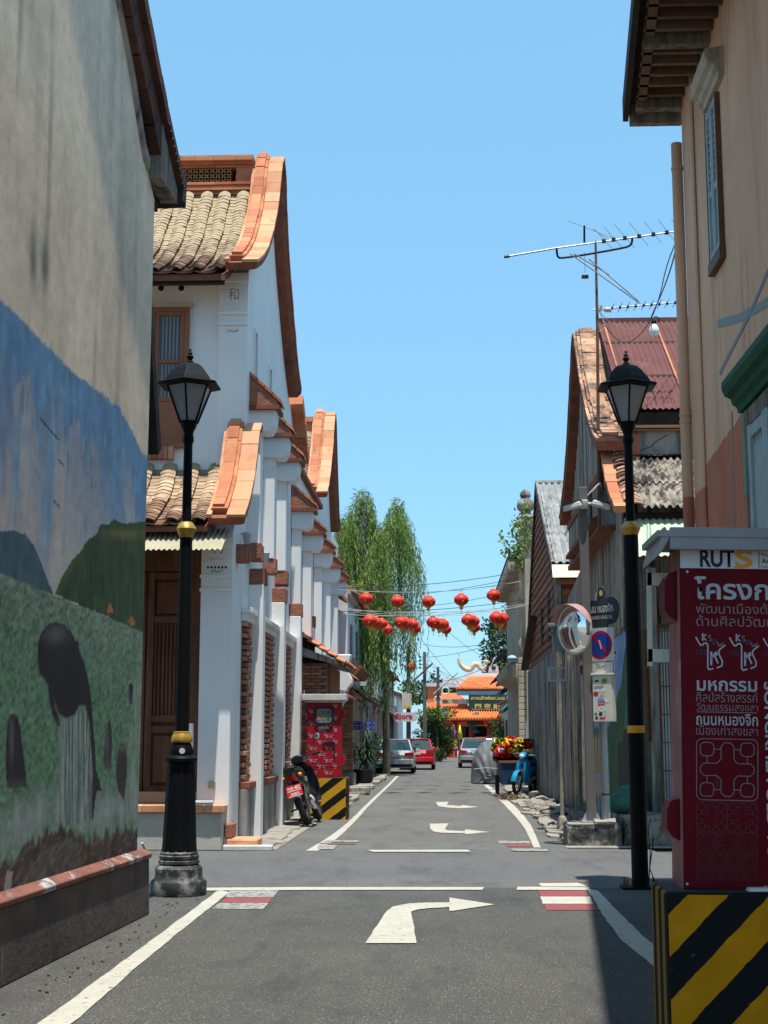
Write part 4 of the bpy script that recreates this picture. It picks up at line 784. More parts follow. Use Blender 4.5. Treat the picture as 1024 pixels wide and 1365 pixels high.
# roofs
rp1 = [(y_, z_-0.10) for y_, z_ in smoothc([(20.86, 8.72), (21.5, 9.0), (22.3, 9.48), (23.0, 10.1), (23.5, 10.68), (23.8, 11.1)], 1)]
b = MB(); b.prism([(y_, z_-0.04) for y_, z_ in rp1]+[(y_, z_-0.14) for y_, z_ in reversed(rp1)], 'x', -9.5, -3.31); b.build('roof_deck', 'terra_dark', white)
tiled_slope(white, rp1, -3.46, 12, 0.33, 0.098, 'tile_high', 145, 1, 0.215)
b = MB(); b.box(-9.5, -3.34, 20.95, 21.05, 8.46, 8.55); b.build('eave_board', 'wood_dark', white, bevel=0.01)
b = MB(); b.prism([(21.0, 8.54), (21.6, 8.80), (21.6, 8.66), (21.0, 8.47)], 'x', -9.5, -3.5); b.build('soffit', 'plaster_cream', white)
# rear slope so that the block is closed
b = MB(); P = [(y_, z_-0.12) for y_, z_ in r1]; b.prism(P+[(y_, z_-0.12) for y_, z_ in reversed(P)], 'x', -9.5, -3.31); b.build('roof_deck', 'terra_dark', white)
# brick ridge with lattice
yr0, yr1 = 23.86, 24.5
def ridge(x0, x1, zb, courses, y0, y1, name='ridge_brick', bl=0.36, tilt=0.0):
    for (za, zb_, out, mt) in courses:
        x = x1; rs = random.Random(int(za*100))
        while x > x0:
            l = bl*rs.uniform(0.8, 1.2); xa = max(x0, x-l); B = MB(); B.box(xa+0.004, x-0.002, y0-out+rs.uniform(-.004, .004), y1+out, za+0.003, zb_); B.build(name, mt, white); x -= l
_q = lambda py: zat(py, yr0)
ridge(-7.0, -3.31, 11, [(_q(258), _q(253), 0.05, 'terracotta'), (_q(253), _q(250), 0.12, 'terracotta'), (_q(250), _q(245), 0.04, 'terracotta'), (_q(245), _q(241.5), 0.09, 'terracotta'), (_q(220), _q(217.5), 0.02, 'terracotta'), (_q(217.5), _q(214), 0.07, 'terracotta'), (_q(214), _q(209), 0.14, 'terracotta'), (_q(209), _q(205.5), 0.08, 'terra_pale')], yr0, yr1)
ridge(-3.62, -3.31, 11, [(_q(241.5), _q(231), 0.02, 'terracotta'), (_q(231), _q(220), 0.0, 'terracotta')], yr0, yr1)
# lattice of small star pieces, sky seen through
lb = MB(); z0l, z1l = _q(241.5), _q(220); x0l, x1l = -7.0, -3.62; st = (z1l-z0l)/3
for yy in (yr0+0.04,):
    nx = int((x1l-x0l)/st)
    for i in range(nx):
        for j in range(3):
            cx, cz = x0l+(i+0.5)*st, z0l+(j+0.5)*st
            for a in (0.785, -0.785): lb.cbox(st*1.05, 0.05, 0.020, RT((cx, yy, cz), ry=a))
            if (i+j) % 2: lb.cbox(0.035, 0.045, 0.035, RT((cx, yy, cz), ry=0.785))
M['lattice'] = pm('glazed_lattice', (0.42, 0.23, 0.07), (0.20, 0.12, 0.05), 14, 0.5, 0.2)
lb.build('lattice', 'lattice', white, kind='stuff')
# ---- porch: lower front
YP = 20.4
f2 = [(19.83, 4.63), (20.3, 4.91), (20.75, 5.28), (21.1, 5.70), (21.32, 6.12), (21.5, 6.34), (21.6, 6.36)]
r2 = [(21.6, 6.36), (21.65, 6.30)]
gable_coping(white, f2, r2, -3.33, -2.80, 1.0)
rp2 = [(19.85, 4.56), (20.4, 4.78), (20.9, 5.08), (21.3, 5.40), (21.58, 5.68)]
b = MB(); b.prism([(y_, z_-0.04) for y_, z_ in rp2]+[(y_, z_-0.12) for y_, z_ in reversed(rp2)], 'x', -9.5, -3.33); b.build('roof_deck', 'terra_dark', white)
tiled_slope(white, rp2, -3.50, 12, 0.36, 0.10, 'tile_low', 145, 2, 0.235)
b = MB(); b.prism([(YP, 0), (YF, 0), (YF, 5.9), (21.3, 5.5), (20.9, 4.95), (20.4, 4.5)], 'x', -3.32, XS-0.002); b.prism([(YP+.01, 0), (YF, 0), (YF, 5.2), (21.3, 5.0), (20.4, 4.4)], 'x', -3.49, -3.32); b.box(-9.5, -3.49, 20.95, YF, 0, 4.6); b.build('porch_wall', 'plaster_white', white)
pil(-3.5, XS+0.008, YP-0.04, 0.0, 4.42, zat(770, YP), zat(788, YP), zat(742, YP), '利')
b = MB(); x = -9.4                                               # corrugated awning
def corr(name, x0, x1, p0, p1, pitch, amp, mat, parent, axis='x', n=None, th=0.006, kind=None):
    """corrugated sheet: waves across x between two (y,z) rails, or across y when axis='y' between (x,z) rails"""
    B = MB(); n = int(abs(x1-x0)/pitch*9); dy, dz = p1[0]-p0[0], p1[1]-p0[1]; l = math.hypot(dy, dz); ny_, nz_ = -dz/l, dy/l
    if nz_ < 0: ny_, nz_ = -ny_, -nz_
    vs = []
    for i in range(n+1):
        x = lerp(x0, x1, i/n); h = amp*math.sin(2*math.pi*(x-x0)/pitch)
        for (q, e) in ((p0, h), (p1, h), (p1, h-th), (p0, h-th)):
            a, c = q[0]+ny_*e, q[1]+nz_*e; vs.append((x, a, c) if axis == 'x' else (a, x, c))
    fs = []
    for i in range(n):
        for k in range(4): fs.append((4*i+k, 4*i+(k+1) % 4, 4*i+4+(k+1) % 4, 4*i+4+k))
    fs += [(3, 2, 1, 0), (4*n, 4*n+1, 4*n+2, 4*n+3)]
    B.add(vs, fs); return B.build(name, mat, parent, smooth=True, kind=kind)
for k in range(5): corr('awning_sheet', -3.08-1.2*(k+1), -3.08-1.2*k, (20.25, zat(703, 20.25)+0.004*k), (19.55, zat(731, 19.55)+0.004*k), 0.075, 0.012, 'sheet_cream', white)
# wooden door front behind the porch
FD = Face((-9, 20.93, 0), (1, 0, 0), (0, 0, 1)); y = 20.93
b = MB(); b.box(-9.4, -3.49, y, y+0.02, 0.75, 4.4); door_wall = b.build('door_wall', 'wood_brown', white)
def ax(px, Y): return at(px, 900, Y).x
xs_ = [ax(266, y), ax(250, y), ax(205, y), ax(190, y), ax(140, y)]
b = MB(); b.box(xs_[1], -3.495, y-0.10, y, 0.72, 4.35); b.box(-8, xs_[1], y-0.10, y, 4.0, 4.35); b.build('door_frame', 'wood_brown', white, bevel=0.008)
for k in range(4):
    x1 = xs_[1]-0.005-k*0.62; x0 = x1-0.60; B = MB(); s_ = 0.10; zb, zt = 0.76, 3.98
    B.box(x0, x0+s_, y-0.06, y, zb, zt); B.box(x1-s_, x1, y-0.06, y, zb, zt)
    for h in (zb, 1.62, 1.78, zt-0.75, zt-s_): B.box(x0+s_, x1-s_, y-0.058, y, h, h+s_)
    d = B.build('door_leaf', 'wood_brown', white, bevel=0.006)
    for za_, zb_ in ((zb+s_+.04, 1.58), (zt-0.62, zt-s_-.04)): B = MB(); B.box(x0+s_+.03, x1-s_-.03, y-0.04, y, za_, zb_); B.build('door_panel', 'wood_brown', d, bevel=0.01)
    for i in range(7):
        xx = x0+s_+(x1-x0-2*s_)*(i+0.5)/7; B = MB(); B.box(xx-0.012, xx+0.012, y-0.035, y, 1.88, zt-0.75); B.build('door_slat', 'wood_brown', d)
# steps and platform
b = MB(); b.box(-9.4, -3.10, 20.12, 20.95, 0, 0.52); b.build('platform', 'plinth_stain', white, bevel=0.015)
tm = box_mesh('platform_tile', 0.285, 0.30, 0.105, M['terra_pale'], 0.012)
pieces('platform_tile', tm, [RT((-3.20-0.29*i, 20.20+0.31*j, 0.573)) for i in range(14) for j in range(3)], white, 60)
b = MB(); b.box(-9.4, -3.52, 20.62, 20.93, 0.627, 0.78); b.build('door_step', 'terra_pale', white, bevel=0.012)
b = MB(); b.box(-3.05, -2.62, 20.25, 20.85, 0, 0.15); b.build('step_block', 'terra_pale', white, bevel=0.02)
b = MB(); b.box(-3.09, -2.99, 20.3, 20.8, 0.155, 0.36); b.build('step_block', 'brick_raw', white, bevel=0.02)
b = MB(); c = at(252, 1010, 20.05); b.tube([(c.x, 20.06, 0.64), (c.x, 20.06, 1.75)], 0.055, 12); b.tube([(c.x-.05, 20.06, 0.66), (c.x+.35, 20.05, 0.66)], 0.03, 8); b.build('drain_pipe', 'print_white', white, smooth=True)
b = MB(); c = at(283, 1046, YP-0.04); b.box(c.x-0.05, c.x+0.05, YP-0.075, YP-0.04, c.z-0.05, c.z+0.05); b.build('socket_box', 'plaster_cream', white, bevel=0.006)
# ---- side wall details
def pier(y0, y1, zb, zt, xo, name='pier'):
    b = MB(); b.box(XS, xo, y0, y1, zb, zt); return b.build(name, 'plaster_white', white, bevel=0.006)
def brick_cap(y0, y1, z, xo, h=0.42, sz=1.0):
    """console block with a sloped weathering of terracotta tiles over it"""
    b = MB(); b.prism([(XS, z-0.50), (xo-0.13, z-0.50), (xo-0.07, z-0.40), (xo-0.03, z-0.12), (XS, z-0.12)], 'y', y0+0.06, y1-0.06); b.build('console', 'plaster_white', white, bevel=0.006)
    b = MB(); b.prism([(XS, z-0.12), (xo, z-0.12), (xo, z-0.04), (XS, z+h)], 'y', y0+0.03, y1-0.03); b.build('cap_core', 'brick_raw', white)
    n = 4
    for i in range(n):
        ta, tb = i/n, (i+1)/n; xa, xb = lerp(xo+0.03, XS, ta), lerp(xo+0.03, XS, tb); za, zb_ = lerp(z-0.05, z+h, ta), lerp(z-0.05, z+h, tb)
        m = 3
        for j in range(m):
            ya, yb = lerp(y0, y1, j/m)+0.003, lerp(y0, y1, (j+1)/m)-0.003
            b = MB(); b.prism([(xa+0.01, za), (xb, zb_), (xb, zb_+0.06), (xa+0.01, za+0.055)], 'y', ya, yb); b.build('cap_tile', 'terracotta', white)
    b = MB(); b.box(XS, xo+0.02, y0-0.02, y1+0.02, z-0.16, z-0.09); b.build('cap_tile', 'terra_dark', white)
for (yc, zt_) in ((22.05, 6.98), (23.95, 6.94), (25.75, 6.86)):
    brick_cap(yc-0.28, yc+0.30, zt_-0.16, -2.58); pier(yc-0.16, yc+0.20, 4.55, zt_-0.6, -2.86)
for (yc, zt_) in ((28.5, 6.42), (30.8, 6.27), (33.5, 6.24), (36.1, 6.17), (38.6, 6.1)):
    brick_cap(yc-0.28, yc+0.28, zt_-0.2, -2.58, 0.38); pier(yc-0.16, yc+0.16, 1.0, zt_-0.64, -2.86)
bk = box_mesh('brick', 0.25, 0.098, 0.26, M['brick_raw'], 0.014)
def stub(x, y, z): pieces('brick', bk, [RT((x+random.uniform(-.012, .012), y+0.104*j, z+random.uniform(-.012, .012)), random.uniform(-.04, .04), random.uniform(-.04, .04), random.uniform(-.05, .05)) for j in range(3)], white)
for yc in (22.2, 25.2, 28.1, 31.0): pier(yc-0.03, yc+0.28, 0.0, 3.93, -2.82); stub(-2.93, yc+.03, 4.06)
for yc in (21.9, 23.85, 25.65): stub(-2.95, yc, 4.42)
stub(-2.99, 20.7, 4.24)
# window bays on the side: dark back, brick screens, sills, heads
scr = box_mesh('brick', 0.09, 0.20, 0.062, M['brick'], 0.005); TT = []
bays = ((21.42, 22.14), (22.62, 25.10), (25.60, 28.0))
for (ya, yb) in bays:
    b = MB(); b.box(XS-0.05, XS+0.004, ya, yb, 0.92, 3.30); b.build('opening', 'mortar', white)
    z = 0.97; r = 0
    while z < 3.26:
        yy = ya+0.11+(0.12 if r % 2 else 0)
        while yy < yb-0.08: TT.append(RT((XS+0.03+random.uniform(-.008, .012), yy, z), rz=random.uniform(-.04, .04))); yy += 0.235
        z += 0.088; r += 1
    b = MB(); b.box(XS, XS+0.10, ya-0.02, yb+0.02, 3.30, 3.42); b.box(XS, XS+0.16, ya-0.06, yb+0.06, 3.42, 3.50); b.build('window_head', 'plaster_white', white, bevel=0.008)
    b = MB(); b.box(XS, XS+0.13, ya-0.03, yb+0.03, 0.0, 0.80); b.build('dado', 'plaster_grey', white, bevel=0.01)
    b = MB(); b.box(XS, XS+0.16, ya-0.03, yb+0.03, 0.80, 0.90); b.build('window_sill', 'terra_dark', white, bevel=0.01)
pieces('brick', scr, TT, white, 240)
for (ya, yb, za, zb) in ((22.35, 22.6, 7.15, 8.1), (24.3, 24.55, 7.1, 8.0), (26.1, 26.3, 6.95, 7.6)):
    b = MB(); b.box(XS-0.01, XS+0.003, ya, yb, za, zb); s = b.build('slot_window', 'plaster_grey', white)
    b = MB(); b.box(XS, XS+0.03, ya-0.04, ya, za-0.04, zb+0.04); b.box(XS, XS+0.03, yb, yb+0.04, za-0.04, zb+0.04); b.box(XS, XS+0.03, ya, yb, zb, zb+0.04); b.build('frame', 'plaster_white', s)
# ---- second and third blocks of the long side
b = MB(); b.box(-9.5, XS-0.01, 28.0, 41.0, 0, 7.12); b.build('side_wall', 'plaster_white', white)
b = MB(); b.box(-9.5, XS+0.10, 28.2, 34.6, 7.12, 7.22); b.build('verge_board', 'terra_dark', white)
along([(27.95, 8.35), (28.4, 8.15), (28.8, 7.75), (29.3, 7.35)], -3.3, -2.80, 0.05, 0.22, 'terracotta', 'coping_tile', white, 0.3)
b = MB(); b.prism([(28, 7.0), (29.4, 7.0), (29.2, 7.3), (28.7, 7.7), (28, 8.1)], 'x', -9.5, XS); b.build('side_wall', 'plaster_white', white)
f3 = [(34.15, 7.45), (34.8, 7.85), (35.4, 8.4), (35.9, 9.0), (36.2, 9.55), (36.45, 9.9), (36.7, 10.02)]
r3 = [(36.7, 10.02), (36.95, 9.9), (37.2, 9.3), (37.6, 8.5), (38.05, 7.75), (38.5, 7.2)]
gable_coping(white, f3, r3, -3.36, -2.80)
b = MB(); b.box(-9.5, -3.35, 34.3, 38.4, 7.0, 7.25); b.prism([(34.2, 7.0)]+[(38.5, 7.0)]+[(y_, z_-0.18) for y_, z_ in reversed(r3)][1:]+[(y_, z_-0.18) for y_, z_ in reversed(f3)][1:-1], 'x', -3.34, XS-0.005); b.build('side_wall', 'plaster_white', white)
rp3 = [(34.2, 7.30), (34.8, 7.72), (35.4, 8.26), (35.9, 8.85), (36.2, 9.35)]
b = MB(); b.prism([(y_, z_-0.04) for y_, z_ in rp3]+[(y_, z_-0.12) for y_, z_ in reversed(rp3)], 'x', -9.5, -3.36); b.build('roof_deck', 'terra_dark', white)
tiled_slope(white, rp3, -3.50, 8, 0.33, 0.12, 'tile_high', 0, 5)
b = MB(); b.box(-7, -3.36, 36.3, 36.9, 9.2, 9.45); b.box(-7, -3.36, 36.25, 36.95, 9.72, 9.85); b.box(-3.75, -3.36, 36.35, 36.8, 9.45, 9.72); b.build('ridge', 'terracotta', white)
lb = MB()
for i in range(36):
    for j in range(3):
        for a in (0.785, -0.785): lb.cbox(0.095, 0.05, 0.016, RT((-3.79-i*0.09, 36.4, 9.495+j*0.09), ry=a))
lb.build('lattice', 'lattice', white, kind='stuff')
# small wall lamps on the side
for yy in (21.2, 23.5):
    b = MB(); b.lathe(XS+0.09, yy, [(0.02, 4.62), (0.07, 4.60), (0.045, 4.45), (0.03, 4.44)], 10); b.tube([(XS, yy, 4.6), (XS+0.09, yy, 4.62)], 0.012, 6); b.build('wall_lamp', 'print_white', white, smooth=True)

# ================================================================== street lamps
def street_lamp(loc, label, pedestal):
    X, Y = loc; t = thing('street_lamp', label, 'street lamp', (X, Y, 0), 'black lantern street lamps at the junction')
    def L(prof, n, mat, name, sm=True, ph=0.0, par=t, bev=0): b = MB(); b.lathe(X, Y, prof, n, 0, ph); return b.build(name, mat, par, smooth=sm, bevel=bev)
    k = 1.0
    if pedestal:
        L([(0.275, 0), (0.28, 0.02), (0.28, 0.13), (0.265, 0.15), (0.245, 0.165), (0.235, 0.20), (0.235, 0.26), (0.215, 0.285), (0.19, 0.30)], 32, 'lamp_base', 'base')
        L([(0.19, 0.30), (0.205, 0.31), (0.205, 0.335), (0.19, 0.345), (0.198, 0.36), (0.198, 0.385), (0.185, 0.395), (0.19, 0.41), (0.17, 0.43)], 32, 'lamp_base', 'ring')
        b = MB(); n = 48; prof = [(0.178, 0.43), (0.17, 0.5), (0.158, 0.8), (0.145, 1.1), (0.135, 1.28), (0.13, 1.30)]; rr = []
        for r, z in prof: rr.append([(X+(r*(1-0.05*(j % 4 == 0)))*math.cos(2*math.pi*j/n), Y+(r*(1-0.05*(j % 4 == 0)))*math.sin(2*math.pi*j/n), z) for j in range(n)])
        b.loft(rr); b.build('fluted_pedestal', 'lamp_base2' if 'lamp_base2' in M else 'lamp_black', t, smooth=True)
        L([(0.12, 1.30), (0.162, 1.31), (0.165, 1.345), (0.15, 1.36), (0.12, 1.38)], 28, 'lamp_black', 'ring')
        L([(0.12, 1.38), (0.125, 1.42), (0.10, 1.48), (0.092, 1.50)], 28, 'lamp_black', 'neck')
        L([(0.08, 1.50), (0.105, 1.505), (0.112, 1.53), (0.10, 1.57), (0.085, 1.60), (0.09, 1.605), (0.07, 1.615)], 20, 'lamp_gold', 'gold_collar')
        z0 = 1.61; rl = 0.072
    else:
        b = MB(); b.box(X-0.20, X+0.20, Y-0.16, Y+0.16, 0.0, 0.022); b.build('base_plate', 'lamp_black', t, bevel=0.004)
        for sx in (-.15, .15):
            for sy in (-.12, .12): b = MB(); b.tube([(X+sx, Y+sy, 0.02), (X+sx, Y+sy, 0.10)], 0.010, 8); b.tube([(X+sx, Y+sy, 0.02), (X+sx, Y+sy, 0.04)], 0.02, 6); b.build('bolt', 'rust', t)
        z0 = 0.02; rl = 0.088
    zg = 3.62
    L([(rl, z0), (rl*0.97, (z0+zg)/2), (rl*0.9, zg)], 20, 'lamp_black', 'pole')
    L([(0.06, zg-0.02), (0.072, zg-0.01), (0.085, zg+0.02), (0.10, zg+0.06), (0.105, zg+0.075), (0.095, zg+0.10), (0.065, zg+0.14), (0.05, zg+0.15)], 20, 'lamp_gold', 'gold_collar')
    L([(0.05, zg+0.13), (0.046, 4.66)], 16, 'lamp_black', 'upper_pole')
    L([(0.045, 4.60), (0.058, 4.62), (0.06, 4.66), (0.05, 4.70), (0.06, 4.74), (0.085, 4.79), (0.085, 4.83)], 16, 'lamp_black', 'lantern_socket')
    ph = -math.pi/2; zl, zh, r0, r1_ = 4.83, 5.215, 0.098, 0.245
    b = MB(); hexp = lambda r, z: [Vector((X+r*math.cos(ph+i*math.pi/3), Y+r*math.sin(ph+i*math.pi/3), z)) for i in range(6)]
    lo, hi = hexp(r0, zl), hexp(r1_, zh)
    for i in range(6): b.tube([lo[i], hi[i]], 0.011, 6)
    for ring_, r_ in ((lo, 0.011), (hi, 0.013)):
        for i in range(6): b.tube([ring_[i], ring_[(i+1) % 6]], r_, 6)
    b.build('lantern_frame', 'lamp_black', t)
    lo, hi = hexp(r0-0.006, zl+.01), hexp(r1_-0.006, zh-.005)
    for i in range(6):
        j = (i+1) % 6; a, c, d, e = lo[i], lo[j], hi[j], hi[i]; n_ = (c-a).cross(e-a).normalized()*0.004; b = MB()
        b.add([a, c, d, e, a-n_, c-n_, d-n_, e-n_], [(0, 1, 2, 3), (7, 6, 5, 4), (0, 4, 5, 1), (1, 5, 6, 2), (2, 6, 7, 3), (3, 7, 4, 0)]); b.build('pane', 'lamp_pane', t)
    b = MB(); b.lathe(X, Y, [(0.03, 4.86), (0.04, 4.95), (0.06, 5.06), (0.04, 5.12)], 12); b.build('bulb', 'bulb', t, smooth=True)
    b = MB(); b.lathe(X, Y, [(0.23, 5.205), (0.350, 5.215), (0.355, 5.235), (0.282, 5.262), (0.258, 5.30), (0.218, 5.35), (0.178, 5.40), (0.128, 5.445), (0.065, 5.47), (0.03, 5.48)], 6, 0, ph); b.build('hood', 'lamp_black', t, bevel=0.004)
    L([(0.03, 5.47), (0.042, 5.485), (0.02, 5.505), (0.035, 5.53), (0.038, 5.545), (0.018, 5.565), (0.026, 5.58), (0.012, 5.60), (0.014, 5.615), (0.004, 5.635)], 12, 'lamp_black', 'finial')
    return t
lampL = street_lamp((-2.665, 14.55), 'black lantern street lamp on a worn fluted pedestal beside the mural wall', True)
lampR = street_lamp((2.035, 15.35), 'black lantern street lamp with plain pole and base plate beside the red cabinet', False)
lampR.scale = (1, 1, 1.026)
for zz, col in ((1.56, 'print_orange'),):
    b = MB(); b.lathe(2.035, 15.35, [(0.088, zz), (0.093, zz+0.005), (0.093, zz+0.07), (0.088, zz+0.075)], 16); b.build('orange_tape', col, lampR, smooth=True)
b = MB(); b.tube([(2.12, 15.33, 0.03), (2.14, 15.3, 0.35), (2.125, 15.3, 0.6), (2.16, 15.31, 0.7)], 0.006, 5); b.tube([(2.12, 15.33, 0.4), (2.18, 15.3, 0.5), (2.13, 15.3, 0.2), (2.19, 15.3, 0.05)], 0.006, 5); b.tube([(2.1, 15.27, 0.0), (2.2, 15.2, 0.02), (2.35, 15.1, 0.01)], 0.008, 5); b.build('loose_cable', 'wire', lampR)
b = MB(); n = 12; b.prism([(-2.665+0.03+0.03*math.cos(2*math.pi*k/n), 1.42+0.03*math.sin(2*math.pi*k/n)) for k in range(n)], 'y', 14.42, 14.426); b.build('round_sticker', 'white_sheet', lampL)
# ================================================================== orange building, right foreground
XR = 2.6; YR = 14.4
orange = thing('orange_building', 'orange plastered building with red ochre dado, drainpipe and green window hood on the right', 'building', (5, 10, 0))
FR = Face((XR, YR, 0), (0, -1, 0), (0, 0, 1))          # a = distance towards the camera from the far corner
def fr(px, py): p = atx(px, py, XR); return (YR-p.y, p.z)
b = MB(); b.box(XR, 11, 3.0, YR, 0, 9.0); b.build('side_wall', 'orange_wall', orange)
def decal(name, F, pts, mat, parent, e=0.003, th=None):
    b = MB()
    n = len(pts); vs = [F.p(a, c, e) for a, c in pts]+[F.p(a, c, -0.01) for a, c in pts]
    b.add(vs, [tuple(range(n))]+[(i, n+i, n+(i+1) % n, (i+1) % n) for i in range(n)]); return b.build(name, mat, parent)
e0 = fr(940, 622); e1 = fr(992, 548); e2 = fr(1024, 500)
dd = [(0.001, 0.0), (11.4, 0.0), (11.4, e2[1]+0.3), (e2[0]+1.5, e2[1]+0.3), (e2[0], e2[1]), e1, e0, (0.001, e0[1]-0.02)]
dr = []
for i in range(len(dd)):
    a, c = dd[i], dd[(i+1) % len(dd)]; n = max(1, int(math.dist(a, c)/0.15)); dr += [(lerp(a[0], c[0], k/n), lerp(a[1], c[1], k/n)+(random.uniform(-.012, .012) if 3 <= i <= 6 else 0)) for k in range(n)]
decal('painted_dado', FR, dr, 'orange_red', orange)
b = MB(); zs = 3.98; b.box(XR-0.035, XR, YR-0.52, YR+0.02, zs, 8.95); b.build('corner_strip', 'orange_wall', orange, bevel=0.015)
b = MB(); b.box(XR-0.036, XR, YR-0.52, YR+0.021, 0, zs); b.build('corner_strip', 'orange_red', orange, bevel=0.015)
b = MB(); c = (XR-0.085, YR+0.07); b.tube([(c[0], c[1], zs), (c[0], c[1], 7.80)], 0.058, 14); b.build('drainpipe', 'orange_wall', orange, smooth=True)
b = MB(); b.tube([(c[0], c[1], 0), (c[0], c[1], zs)], 0.0585, 14); b.build('drainpipe', 'orange_red', orange, smooth=True)
for z in (7.5, 4.75, 4.82, 2.2): b = MB(); b.lathe(c[0], c[1], [(0.058, z), (0.066, z+.005), (0.066, z+.035), (0.058, z+.04)], 14); b.box(c[0], XR, c[1]-.01, c[1]+.01, z, z+.03); b.build('pipe_clamp', 'orange_wall' if z > zs else 'orange_red', orange)
b = MB(); b.tube([(XR-0.012, YR+0.03, 0.5), (XR-0.014, YR+0.025, 4.0), (XR-0.012, YR+0.03, 7.9)], 0.011, 6); b.build('cable', 'wire', orange)
# chalky grey strokes and drip lines on the plaster
b = MB(); stroke(b, FR, [fr(957, 432), fr(985, 424), fr(1010, 411), fr(1060, 380)], 0.075, 0.0045); b.build('paint_stroke', 'print_grey' if 'print_grey' in M else 'box_grey', orange)
M['chalk'] = pm('grey_blue_stroke', (0.26, 0.29, 0.33), (0.20, 0.23, 0.27), 20, 0.9, 0.1)
orange.children
b = MB(); stroke(b, FR, [fr(1040, 330), fr(1024, 362), fr(999, 421), fr(975, 468), fr(960, 498)], 0.045, 0.006); b.build('paint_stroke', 'chalk', orange)
b = MB(); stroke(b, FR, [fr(976, 548), fr(977, 600), fr(979, 700), fr(980, 760)], 0.045, 0.006); b.build('paint_stroke', 'chalk', orange)
M['drip'] = pm('drip_line', (0.30, 0.14, 0.15), None, 20, 0.9, 0)
for P in ([(996, 342), (998, 400), (1001, 480)], [(958, 381), (962, 480), (968, 700)], [(972, 0), (970, 120)]): b = MB(); stroke(b, FR, [fr(*q) for q in P], 0.008, 0.005); b.build('drip_line', 'drip', orange)
# upper shuttered window with moulded head
y0, z1 = fr(946, 161); y1 = fr(966, 320)[0]; zt, zb = fr(946, 161)[1]+0.06, fr(951, 372)[1]
b = MB(); fbox(b, FR, y0, y1, zb, zt, 0.0, 0.012); b.build('window_recess', 'hole', orange)
w_ = y1-y0
for k in range(2):
    a0, a1 = y0+k*w_/2+0.006, y0+(k+1)*w_/2-0.006; b = MB(); fr_ = 0.055; zz = [zb+0.12, lerp(zb, zt, 0.45), zt-0.02]
    fbox(b, FR, a0, a0+fr_, zz[0], zz[2], 0.01, 0.045); fbox(b, FR, a1-fr_, a1, zz[0], zz[2], 0.01, 0.045)
    for z_ in (zz[0], zz[1], zz[2]-0.07): fbox(b, FR, a0+fr_, a1-fr_, z_, z_+0.07, 0.01, 0.043)
    fbox(b, FR, a0+fr_, a1-fr_, zz[0]+.07, zz[2]-.07, 0.01, 0.022); sh = b.build('shutter', 'shutter_blue', orange)
    for z_ in np.arange(zz[1]+0.12, zz[2]-0.1, 0.075): b = MB(); b.cbox(0.016, (a1-a0)-2*fr_, 0.05, RT(FR.p((a0+a1)/2, z_, 0.03), ry=0.5)); b.build('louvre', 'shutter_blue', sh)
b = MB(); fbox(b, FR, y0-0.05, y1+0.05, zb, zb+0.11, 0.0, 0.06); b.build('window_sill', 'wood_brown', orange)
b = MB(); fbox(b, FR, y0-0.03, y0, zb+.11, zt, 0.0, 0.05); fbox(b, FR, y1, y1+0.03, zb+.11, zt, 0.0, 0.05); b.build('window_frame', 'wood_brown', orange)
def hood(F, a0, a1, z, mat, k=1.0, name='window_head'):
    prof = [(0, 0), (0.04, 0), (0.05, 0.04), (0.08, 0.06), (0.09, 0.10), (0.13, 0.12), (0.15, 0.17), (0.15, 0.215), (0, 0.24)]
    b = MB(); r = [[F.p(a, z+q[1]*k, q[0]*k) for q in prof] for a in (a0, a1)]; b.loft(r[::-1]); return b.build(name, mat, orange)
hood(FR, fr(943, 148)[0], fr(964, 66)[0]+0.02, fr(943, 148)[1]-0.03, 'plaster_cream', 1.15)
# lower window with green hood
za = fr(992, 548)[1]; ya = fr(992, 548)[0]; hd = hood(FR, ya, ya+2.2, za-0.02, 'green_paint', 1.25)
b = MB(); fbox(b, FR, ya+0.02, ya+0.18, za-0.75, za-0.04, 0, 0.03); b.build('hood_bracket', 'green_pale', orange)
b = MB(); yb = ya+0.20; fbox(b, FR, yb, yb+0.14, 1.2, za-0.06, 0.0, 0.05); fbox(b, FR, yb+0.14, yb+1.5, za-0.2, za-0.06, 0.0, 0.045); b.build('window_frame', 'wood_grey', orange)
for k in range(2):
    a0, a1 = yb+0.15+k*0.62, yb+0.15+(k+1)*0.62-0.01; b = MB(); f_ = 0.09
    fbox(b, FR, a0, a0+f_, 1.3, za-0.21, 0, 0.055); fbox(b, FR, a1-f_, a1, 1.3, za-0.21, 0, 0.055); fbox(b, FR, a0+f_, a1-f_, 1.3, za-0.21, 0, 0.02)
    for z_ in (1.3, 2.3, za-0.32): fbox(b, FR, a0+f_, a1-f_, z_, z_+0.1, 0, 0.05)
    sh = b.build('shutter', 'shutter_blue', orange); b = MB(); fbox(b, FR, a0+f_+.06, a1-f_-.06, 2.48, za-0.4, 0.02, 0.04); b.build('shutter_panel', 'shutter_blue', sh)
